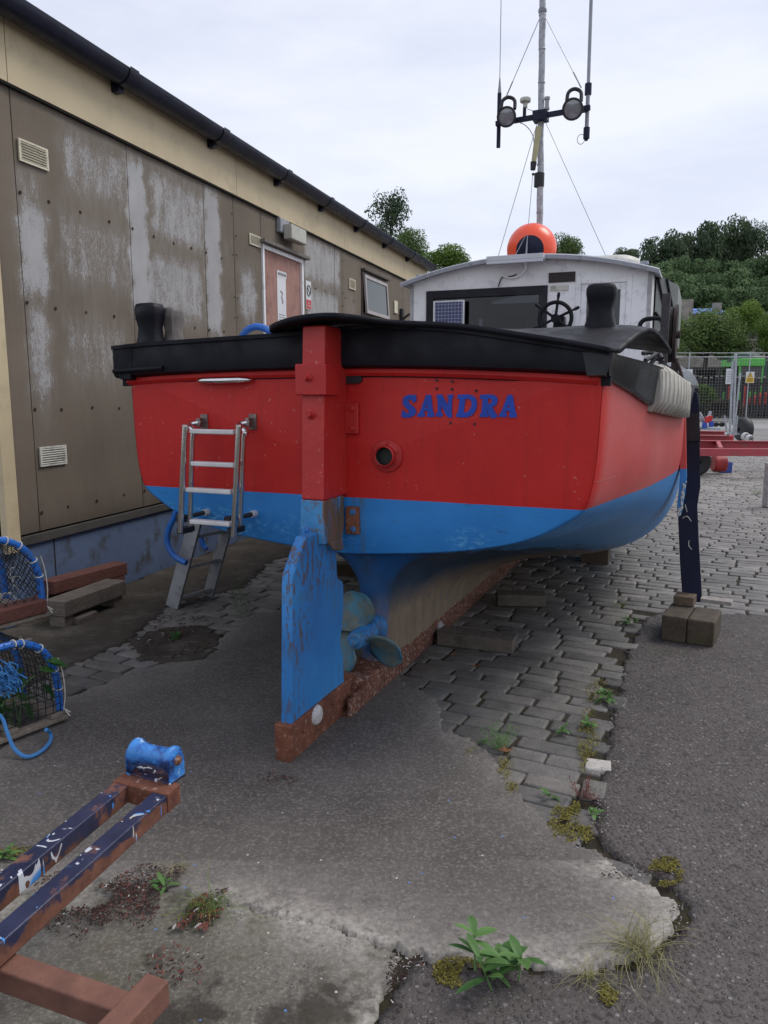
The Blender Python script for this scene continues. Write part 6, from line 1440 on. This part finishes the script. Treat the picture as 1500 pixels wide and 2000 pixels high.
def trunk_mesh(bl, seed, h0=-1.25, r0=.06):
    r = random.Random(seed); mb = MB(); mb.tube(spline([(0, 0, -1.0), (r.gauss(0, .02), r.gauss(0, .02), -.6), (r.gauss(0, .04), r.gauss(0, .04), -.1), (r.gauss(0, .05), 0, .35)], 4), [r0 * (1 - .75 * i / 12) for i in range(13)], 7)
    for k, (c, rad, _) in enumerate(bl[:14]):
        st = Vector((0, 0, max(-.65, min(.2, c[2] - .35)))); mb.tube(spline([st, st.lerp(Vector(c), .5) + Vector((0, 0, -.04)), Vector(c), Vector(c) * 1.12], 3), [r0 * .42 * (1 - .85 * i / 9) for i in range(10)], 5)
    o = mb.build('trunk', BARK, None, True, fix=False); me = o.data; bpy.data.objects.remove(o); return me
_o = MB().tube([(0, 0, 0), (0, 0, .5), (0, 0, 1.05)], [.085, .068, .060], 8).build('trunk', BARK, None, True, fix=False); BOLE = _o.data; bpy.data.objects.remove(_o)
_tc = {}
def proto(kind):
    if kind not in _tc:
        cfg = {'hill0': (1, 6500, 30, .8, .050, .7, .62, TG), 'hill1': (2, 6500, 24, .75, .052, .7, .60, TG), 'hill2': (3, 6000, 34, .95, .048, .75, .64, TG), 'sparse': (4, 3400, 30, 1.0, .040, .55, .72, TD), 'mid': (5, 9000, 36, .85, .034, .65, .66, TM), 'bright': (6, 8000, 30, .8, .036, .6, .62, TB), 'dark': (7, 8000, 34, .85, .045, .7, .62, TD)}[kind]
        me, bl = crown_mesh('crown', cfg[0], cfg[1], cfg[2], cfg[3], cfg[4], cfg[5], cfg[6], cfg[7]); _tc[kind] = (me, trunk_mesh(bl, cfg[0]))
    return _tc[kind]
def tree(label, kind, px, ytop, D, wpx, hpx, group, rz=0, zg=0.0, name='tree', trunk=1.0):
    """crown spans wpx x hpx (survey px) with its top at ytop, standing D metres away"""
    ytop -= hpx * .11; P = at(px, ytop, D); w_ = wpx * D / FPX / 2; h_ = hpx * D / FPX / 2; cz = P[2] - h_
    t_ = empty(name, (P[0], P[1], zg), rz, label, 'tree', group); me, tm = proto(kind)
    c = bpy.data.objects.new('crown', me); COL.objects.link(c); c.parent = t_; c.location = (0, 0, cz - zg); c.scale = (w_ / .9, w_ / .9, h_ / .85)
    b = bpy.data.objects.new('trunk', tm); COL.objects.link(b); b.parent = t_; b.location = (0, 0, cz - zg); b.scale = (w_ / .9, w_ / .9, h_ / .85); b.name = 'limbs'
    q = bpy.data.objects.new('trunk', BOLE); COL.objects.link(q); q.parent = t_; q.scale = (w_ / .9, w_ / .9, max(.3, cz - zg - h_ / .85 + .02 * h_)); q.location = (0, 0, -.1); return t_
# terrain: wooded hill on the right behind the yard
def hill_z(x, y):
    f = max(0, min(1, (y - 66) / 60)); f = f * f * (3 - 2 * f); g = max(0, min(1, (x - 4) / 26)); return .0 + f * (4 + 14 * g)
V = []; nx, ny = 60, 40
for j in range(ny + 1):
    for i in range(nx + 1):
        x = -160 + 360 * i / nx; y = 62 + 170 * j / ny; V.append((x, y, hill_z(x, y) - .03 + .5 * math.sin(x * .21) * math.sin(y * .17) * min(1, (y - 62) / 15)))
Fq = [(j * (nx + 1) + i, j * (nx + 1) + i + 1, (j + 1) * (nx + 1) + i + 1, (j + 1) * (nx + 1) + i) for j in range(ny) for i in range(nx)]
o = np_mesh('hill', V, Fq, simple('hill_ground', (.045, .065, .03), .9, 0, .4, .2), True); tag(o, kind='structure')
gh = 'trees on the wooded hill'
pos = ['far left of the hill, lowest against the sky', 'left rounded crown on the hill skyline', 'tallest dark crown at the middle of the hill skyline', 'right hand shoulder of the tallest crown', 'at the right edge of the picture near the skyline']
tree('small dark tree just right of the wheelhouse roof on the skyline', 'dark', 1222, 482, 95, 62, 42, gh, zg=2)
tree('rounded dark tree on the left of the hill skyline', 'dark', 1300, 443, 118, 100, 140, gh, 1.0, zg=10)
tree('tallest dark tree on the hill skyline, broad crowned', 'dark', 1405, 410, 125, 110, 180, gh, 2.0, zg=14)
tree('dark tree joining the left flank of the tallest hill tree', 'dark', 1362, 438, 123, 80, 150, gh, 3.4, zg=13)
tree('dark tree with open crown right of the tallest hill tree', 'dark', 1452, 416, 124, 62, 150, gh, .5, zg=14)
tree('thin crowned tree on the hill skyline at the right edge', 'sparse', 1492, 440, 120, 70, 130, gh, 4.0, zg=13)
k = 0
desc = ['left end of', 'left of centre in', 'centre of', 'right of centre in', 'right end of', 'far right beyond']
for (row, y, D, n_, wpx, hpx, lab) in (('upper', 500, 108, 6, 84, 100, 'upper slope under the skyline trees'), ('middle', 528, 96, 6, 92, 96, 'middle band of the wooded slope'), ('lower', 556, 86, 6, 90, 84, 'lowest band of the wooded slope')):
    for i in range(n_):
        x = 1282 + i * 50 + random.uniform(-8, 8); yy = y + random.uniform(-16, 10) + (8 if i == 0 else 0) - (4 if i > 3 else 0); K = ['hill0', 'hill1', 'hill2'][k % 3]; k += 1
        D_ = D + random.uniform(-3, 3); P = at(x, yy, D_)
        tree(f'green tree at the {desc[i]} the {lab}', K, x, yy, D_, wpx * random.uniform(.85, 1.15), hpx, gh, random.uniform(0, 6), zg=hill_z(P[0], P[1]))
gl = 'trees beyond the building'
tree('tall thin crowned tree with sky showing through, beyond the building', 'sparse', 764, 386, 60, 100, 130, gl, .3)
tree('leafy dark green tree right below the tall thin one', 'mid', 800, 442, 56, 92, 120, gl, 1.3)
tree('dark tree mostly hidden behind the gutter end', 'dark', 725, 428, 62, 60, 100, gl, 2.2)
tree('just the top of a tree peeping over the roof', 'dark', 662, 398, 70, 30, 40, gl, 2.0)
tree('lighter green round tree between the building and the wheelhouse', 'bright', 876, 472, 50, 118, 86, gl, 2.3)
tree('feathery tree seen over the wheelhouse roof right of the buoy', 'mid', 1100, 455, 48, 92, 84, gl, 3.3)
gm = 'trees behind the mesh fence'
tree('broad grey green tree behind the mesh fence, left of the three', 'mid', 1385, 600, 52, 150, 122, gm, 1.1)
tree('rounded green tree rising behind the other two by the fence', 'bright', 1462, 580, 58, 92, 92, gm, 2.1)
tree('yellow green tree at the right edge behind the fence', 'bright', 1506, 606, 50, 84, 104, gm, 3.1)
tree('slim tree in the gap between wheelhouse and net hauler', 'mid', 1322, 606, 60, 50, 110, gm, 4.1)
tree('dense low tree in front of the pale wall, middle of the fence', 'mid', 1432, 628, 51, 110, 100, gm, 5.1)
# stone wall and house with blue roof
STONE = simple('pale_stone', (.27, .25, .215), .9, 0, .3, 1.2, .4, 8, dirt=(.14, .13, .11))
def bgthing(name, label, cat, D, group=None): return empty(name, (0, D, 0), 0, label, cat, group)
t_ = bgthing('retaining_wall', 'tall pale stone retaining wall behind the trees and fence', 'wall', 64)
a, b = at(1180, 700, 64), at(1900, 700, 64); MB().box((a[0], 0, -.2), (b[0], .8, 5.6)).build('stonework', STONE, t_)
mb = MB()
for k in range(26): x = a[0] + k * 1.2; mb.box((x, -.12, 5.58), (x + 1.16, .9, 5.78))
mb.build('coping', STONE, t_)
t_ = bgthing('stone_house', 'pale stone house with a bright blue roof half hidden by trees', 'house', 70)
c0, c1_, c2_ = at(1322, 590, 70), at(1345, 640, 70), at(1428, 603, 70)
mb = MB(); mb.box((c0[0], 0, 0), (c1_[0] + .3, 6, c0[2] + .25)); mb.box((c1_[0] + .3, 1, 0), (c2_[0], 6, c2_[2] - .3)); mb.build('wall', STONE, t_)
MB().add([(c1_[0] + .31, .7, c2_[2] - .35), (c2_[0] + .2, .7, c2_[2] - .35), (c2_[0] + .2, 3.2, c2_[2] + .35), (c1_[0] + .31, 3.2, c2_[2] + .35), (c1_[0] + .31, 6, c2_[2] - .3), (c2_[0] + .2, 6, c2_[2] - .3)], [(0, 1, 2, 3), (3, 2, 5, 4), (0, 3, 4), (1, 5, 2)]).build('roof', simple('blue_roof', (.06, .17, .50), .6, 0, .1, 1), t_)
mb = MB(); mb.box((c2_[0] - .8, 1.5, c2_[2] - .4), (c2_[0] - .2, 2.2, c2_[2] + .7)); mb.build('chimney', STONE, t_)
# hedge, earth bank
def bushbox(name, label, pxs, D, mt, n_, group=None, cat='hedge'):
    t_ = empty(name, tuple(at((pxs[0] + pxs[1]) / 2, 765, D) * np.array([1, 1, 0])), 0, label, cat, group); w_ = (pxs[1] - pxs[0]) * D / FPX; zt_ = at(0, pxs[2], D)[2]; zb_ = max(0, at(0, pxs[3], D)[2]); lm = LM()
    for _ in range(n_):
        x = random.uniform(-.5, .5) * w_; q = random.random(); z = zb_ + (zt_ - zb_) * (math.sqrt(max(0, 1 - (2 * abs(x) / w_) ** 3)) * random.random() ** .5); lm.leaf((x, random.uniform(-.5, .5), z), rnd_dir(-20, 80), (0, 0, 1), random.uniform(.1, .22), random.uniform(.05, .1), .2, random.random(), 2)
    lm.build('foliage', mt, t_); return t_
bushbox('hedge', 'bright green clipped bush behind the mesh fence', (1335, 1400, 752, 800), 42, TB, 1800)
bushbox('hedge', 'brown dry hedge at the foot of the mesh fence', (1372, 1452, 782, 812), 41.5, mat_tree('dry_hedge', (.05, .045, .035), (.14, .12, .09)), 2200)
# mesh fence
fd = 40.0; t_ = bgthing('mesh_fence', 'tall galvanised mesh fence across the back of the yard', 'fence', fd)
xa, xb = at(1225, 765, fd)[0], at(1760, 765, fd)[0]; ztop = at(0, 698, fd)[2]; zbm = at(0, 820, fd)[2]
mb = MB(); x = xa
while x < xb: mb.box((x, -.006, zbm), (x + .014, .006, ztop)); x += .15
z = zbm
while z < ztop: mb.box((xa, -.0065, z), (xb, .0065, z + .013)); z += .15
tag(mb.build('mesh', simple('mesh_wire', (.13, .135, .135), .5, .3, .1), t_, fix=False), kind='stuff')
x = xa; 
while x < xb: MB().tube([(x, 0, 0), (x, 0, ztop + .25)], .03, 8).build('post', GALV, t_, True); x += 3.1
mb = MB(); mb.tube([(xa, 0, ztop + .22), (xb, 0, ztop + .22)], .012, 6); mb.tube([(xa, 0, ztop + .02), (xb, 0, ztop + .02)], .016, 6); mb.build('rail', GALV, t_)
# dark paling fence behind
t_ = bgthing('paling_fence', 'dark timber paling fence with pale tops behind the mesh fence', 'fence', 44)
mb = MB(); x = at(1240, 765, 44)[0]; i = 0
while x < at(1640, 765, 44)[0]:
    h = 2.35 + .05 * math.sin(i * 1.3); mb.k = 0; mb.box((x, 0, .05), (x + .17, .04, h)); mb.k = 1; mb.box((x, -.001, h), (x + .17, .041, h + .07)); x += .30; i += 1
mb.k = 0; mb.box((at(1240, 765, 44)[0], .05, 1.9), (at(1640, 765, 44)[0], .1, 2.05)); mb.box((at(1240, 765, 44)[0], .05, .5), (at(1640, 765, 44)[0], .1, .65))
mb.build('palings', [simple('dark_palings', (.022, .020, .02), .8, 0, .3, 2), simple('paling_tops', (.30, .29, .26), .8)], t_, fix=False)
t_ = bgthing('site_shed', 'dark open fronted shed behind the paling fence', 'shed', 48)
a = at(1350, 765, 48)[0]; b = at(1640, 765, 48)[0]; z1_ = at(0, 722, 48)[2]
mb = MB(); mb.box((a, 4, 0), (b, 4.2, z1_)); mb.box((a, 0, z1_), (b, 4.2, z1_ + .15))
for k in range(7): x = a + (b - a) * k / 6; mb.box((x, -.02, 0), (x + .25, .2, z1_))
mb.build('frame', simple('shed_dark', (.045, .043, .04), .9, 0, .4, .8), t_)
# signs on the fence
def fsign(x0, y0, x1, y1, label, name, parts):
    a = at(x0, y1, fd - .15); b = at(x1, y0, fd - .15); t_ = empty(name, (a[0], fd - .15, a[2]), 0, label, 'sign'); MB().box((0, 0, 0), (b[0] - a[0], .02, b[2] - a[2])).build('sign_plate', WSIGN, t_); parts(t_, b[0] - a[0], b[2] - a[2])
def p1(t_, w_, h_):
    mb = MB()
    for k in range(7):
        mb.box((w_ * .12, -.006, h_ * (.12 + k * .115)), (w_ * random.uniform(.6, .88), -.002, h_ * (.15 + k * .115)))
    mb.build('text_lines', simple('sign_text', (.15, .15, .17), .6), t_)
def p2(t_, w_, h_):
    MB().box((w_ * .05, -.006, h_ * .04), (w_ * .95, -.002, h_ * .50)).build('yellow_panel', YSIGN, t_)
    mb = MB(); mb.add([(w_ * .22, -.006, h_ * .55), (w_ * .78, -.006, h_ * .55), (w_ * .5, -.006, h_ * .94), (w_ * .22, -.002, h_ * .55), (w_ * .78, -.002, h_ * .55), (w_ * .5, -.002, h_ * .94)], [(0, 1, 2), (3, 5, 4), (0, 3, 4, 1), (1, 4, 5, 2), (2, 5, 3, 0)]); mb.build('warning_triangle', YSIGN, t_)
    mb = MB(); mb.tube([(w_ * .22, -.008, h_ * .55), (w_ * .78, -.008, h_ * .55), (w_ * .5, -.008, h_ * .94), (w_ * .22, -.008, h_ * .55)], w_ * .025, 5); mb.box((w_ * .47, -.010, h_ * .62), (w_ * .53, -.007, h_ * .80))
    for k in range(4): mb.box((w_ * .15, -.009, h_ * (.10 + k * .09)), (w_ * .85, -.0065, h_ * (.135 + k * .09)))
    mb.build('black_marks', KSIGN, t_)
fsign(1417, 720, 1435, 750, 'white notice with lines of text on the mesh fence beside the tall post', 'notice_board', p1)
fsign(1456, 726, 1474, 748, 'white and yellow warning triangle sign on the mesh fence', 'warning_sign', p2)
fsign(1326, 721, 1353, 752, 'plain pale panel on the fence just right of the net hauler', 'fence_panel', lambda t, w_, h_: MB().box((0, -.02, h_ * .55), (w_, -.002, h_ * .60)).build('seam', GREYP, t))
# green machine behind the fence
gD = 46.5; t_ = bgthing('green_vehicle', 'bright green vehicle with a dark domed top behind the mesh fence', 'vehicle', gD)
def gx_(x): return at(x, 765, gD)[0]
def gz2(y): return at(0, y, gD)[2]
GRN = simple('lime_green', (.10, .52, .07), .4, 0, .08, 1); DGR = simple('dark_green', (.02, .06, .04), .5, 0, .2, 2)
x0, x1 = gx_(1441), gx_(1489)
mb = MB(); mb.box((x0, -.1, gz2(715)), (x1, 2.6, gz2(700))); mb.box((x1 - .12, 0, gz2(775)), (x1, .12, gz2(715))); mb.box((x0, 0, gz2(765)), (x0 + .12, .12, gz2(715))); mb.box((x0, 2.4, gz2(765)), (x0 + .12, 2.52, gz2(715))); mb.box((x1 - .12, 2.4, gz2(775)), (x1, 2.52, gz2(715)))
mb.box((x0, .02, gz2(790)), (x1, .2, gz2(765))); mb.box((x0, .02, gz2(790)), (x0 + .1, 2.5, gz2(765))); mb.box((x0 - .02, .0, gz2(790)), (x1 + .5, 3.8, gz2(796)))
mb.build('cab', GRN, t_, bevel=.04)
MB().box((x0 + .13, .03, gz2(764)), (x1 - .13, 2.45, gz2(717))).build('cab_glass', GLASSD, t_)
mb = MB(); mb.lathe([(1.05, -.15), (1.0, 0), (.8, .28), (.4, .42), (0, .45)], (gx_(1472), 1.4, gz2(700)), n=20); mb.build('dome', DGR, t_, True)
MB().box((x1 - .05, .3, .8), (x1 + 2.8, 2.2, gz2(702))).build('engine_housing', DGR, t_, bevel=.08)
for x in (gx_(1452), gx_(1500)): MB().lathe([(.12, -.2), (.5, -.2), (.58, -.12), (.58, .12), (.5, .2), (.12, .2)], (x, .2, .58), (0, 1, 0), 24).build('wheel', RUBBER, t_, True)
t_ = bgthing('red_machine', 'red slatted machine body at the right edge behind the fence', 'machine', 45.6); 
ra_, rb_ = at(1474, 790, 45.6), at(1580, 775, 45.6); REDM = simple('machine_red', (.55, .045, .035), .5, 0, .12, 2)
mb = MB(); mb.add([(ra_[0], 0, ra_[2] + .0), (rb_[0], 0, ra_[2]), (rb_[0], 0, rb_[2] + .25), (ra_[0] + .7, 0, rb_[2] + .25), (ra_[0], 0, rb_[2] - .05), (ra_[0], .8, ra_[2]), (rb_[0], .8, ra_[2]), (rb_[0], .8, rb_[2] + .25), (ra_[0] + .7, .8, rb_[2] + .25), (ra_[0], .8, rb_[2] - .05)], [(0, 1, 2, 3, 4), (9, 8, 7, 6, 5), (0, 5, 6, 1), (1, 6, 7, 2), (2, 7, 8, 3), (3, 8, 9, 4), (4, 9, 5, 0)])
mb.build('body', REDM, t_, bevel=.02)
for k in range(3): x = ra_[0] - 1.6 + k * .5; MB().box((x, .1, .7), (x + .12, .2, 1.9)).build('upright', REDM, t_)
mb = MB(); mb.box((ra_[0], .1, .3), (rb_[0], .7, ra_[2] - .01)); mb.build('chassis', RUBBER, t_)
# paved strip behind
o = MB().add([(-20, 33, -.012), (60, 33, -.012), (60, 62, -.012), (-20, 62, -.012)], [(0, 1, 2, 3)]).build('paved_yard', simple('pale_paving', (.27, .265, .25), .85, 0, .12, 1.5, .4, 12), None); tag(o, kind='structure')
# ---- trailers on the yard
TRED = simple('trailer_red', (.42, .06, .075), .5, 0, .12, 3, dirt=(.33, .10, .10)); WHEELW = simple('wheel_white', (.62, .62, .6), .5)
t_ = empty('boat_trailer', (0, 14, 0), 0, 'long red channel steel trailer frame crossing the yard behind the dark leg', 'trailer', 'trailers in the yard')
def tp(x, y, D=14.0): P = at(x, y, D); return (P[0], P[1] - 14.0, P[2])
def chan(p, q, h, nm='chassis_beam', wd=.10):
    mb = MB(); p = Vector(p); q = Vector(q); mb.beam(p, q, .012, h); mb.beam(p + Vector((0, -wd / 2, h / 2)), q + Vector((0, -wd / 2, h / 2)), wd, .014); mb.beam(p + Vector((0, -wd / 2, -h / 2)), q + Vector((0, -wd / 2, -h / 2)), wd, .014); return mb.build(nm, TRED, t_, bevel=.003)
MB().beam(tp(1300, 883), tp(1800, 884), .10, .135).build('chassis_beam', TRED, t_, bevel=.006)
chan(tp(1300, 868, 15.3), tp(1800, 872, 15.3), .16); chan(tp(1300, 853, 17.5), tp(1428, 856, 17.5), .10); chan(tp(1300, 844, 18.5), tp(1415, 846, 18.5), .08)
MB().beam(tp(1408, 879, 14.05), tp(1402, 866, 15.25), .07, .10).build('cross_bar', TRED, t_, bevel=.004)
for x, D in ((1372, 14.4), (1560, 14.4)):
    c = tp(x, 900, D); MB().lathe([(.05, -.07), (.2, -.09), (.25, -.06), (.25, .06), (.2, .09), (.05, .07)], (c[0] - .1, c[1], .25), (0, 1, 0), 24).build('wheel', RUBBER, t_, True)
c = tp(1404, 905, 14.6); MB().lathe([(0, -.12), (.14, -.12), (.16, -.1), (.16, .1), (.14, .12), (0, .12)], (c[0], c[1], .20), (1, 0, 0), 18).build('hub_drum', simple('drum_red', (.35, .03, .03), .5), t_, True)
t2 = empty('plastic_crate', (at(1421, 905, 14.8)[0], 14.8, 0), 0, 'small blue box on the ground under the red trailer', 'box')
mb = MB(); mb.box((-.10, 0, .0), (.10, .2, .03)); mb.box((-.10, 0, .03), (-.085, .2, .2)); mb.box((.085, 0, .03), (.10, .2, .2)); mb.box((-.085, 0, .03), (.085, .015, .2)); mb.box((-.085, .185, .03), (.085, .2, .2)); mb.build('tub', simple('crate_blue', (.03, .08, .35), .5), t2, bevel=.008)
# galvanised trailer with jockey wheels behind
D2 = 22.5; t_ = empty('galvanised_trailer', (0, D2, 0), 0, 'grey galvanised boat trailer with white wheeled rollers and blue fittings behind the red one', 'trailer', 'trailers in the yard')
def tq(x, y, dz=0.0): P = at(x, y, D2 + dz); return Vector((P[0], P[1] - D2, P[2]))
for a, b in (((1330, 842), (1410, 846)), ((1335, 836), (1405, 838))): MB().beam(tq(*a), tq(*b), .12, .07).build('frame_rail', GALV, t_)
for a, b, r_ in (((1425, 858), (1431, 705), .032), ((1431, 862), (1446, 728), .030), ((1437, 690), (1432, 830), .042), ((1366, 806), (1384, 838), .04), ((1384, 812), (1366, 840), .035), ((1415, 812), (1422, 858), .03), ((1440, 812), (1436, 850), .03)):
    MB().tube([tq(*a), tq(*b)], r_, 8).build('upright_tube', GALV, t_, True)
mb = MB(); mb.tube(spline([tq(1366, 815), tq(1373, 822), tq(1383, 818), tq(1388, 803)], 5), .045, 8); mb.build('roller_cradle', GALV, t_, True)
for x, y, mt_ in ((1377, 831, simple('blue_fitting', (.02, .07, .40), .5)), (1390, 828, simple('blue_fitting', (.02, .07, .40), .5)), (1382, 820, simple('red_lamp', (.5, .02, .02), .4)), (1388, 818, simple('red_lamp', (.5, .02, .02), .4)), (1429, 856, simple('red_lamp', (.5, .02, .02), .4))):
    p = tq(x, y, -.2); MB().box((p.x - .06, p.y, p.z - .09), (p.x + .06, p.y + .08, p.z + .09)).build('fitting', mt_, t_, bevel=.02)
def wheel(px, py, r_, dz=0.0, rim=True):
    p = tq(px, py, dz); o = MB().lathe([(.02, -.06), (r_ * .9, -.06), (r_, -.03), (r_, .03), (r_ * .9, .06), (.02, .06)], p, (-.25, 1, 0), 24).build('wheel', WHEELW if rim else RUBBER, t_, True)
    if rim:
        MB().lathe([(r_ * .5, -.012), (r_ * .62, -.012), (r_ * .62, 0), (r_ * .5, 0)], p + Vector((.015, -.06, 0)), (-.25, 1, 0), 20).build('tyre', RUBBER, o, True); MB().lathe([(0, -.02), (r_ * .25, -.02), (r_ * .25, 0)], p + Vector((.015, -.06, 0)), (-.25, 1, 0), 14).build('hub', RUBBER, o, True)
wheel(1419, 851, .10); wheel(1456, 853, .125, .0); wheel(1464, 857, .12, -.3); wheel(1398, 829, .07, .3, False); wheel(1410, 829, .07, .3, False)
p = tq(1452, 840, .5); MB().lathe([(.05, -.14), (.32, -.14), (.36, -.08), (.36, .08), (.32, .14), (.05, .14)], (p.x, p.y, p.z + .02), (1, .1, 0), 24).build('road_wheel', RUBBER, t_, True)
MB().beam(tq(1405, 846, .4), tq(1462, 848, .4), .08, .06).build('axle', GALV, t_)
# white post at the right edge
P = gp(1502, 990); t_ = empty('timber_post', tuple(P), 0, 'short weathered white post at the right edge of the picture', 'post')
MB().box((-.07, -.07, 0), (.07, .07, .60)).build('post', simple('post_white', (.42, .40, .38), .8, 0, .2, 8, .3, dirt=(.2, .19, .18)), t_, bevel=.01)
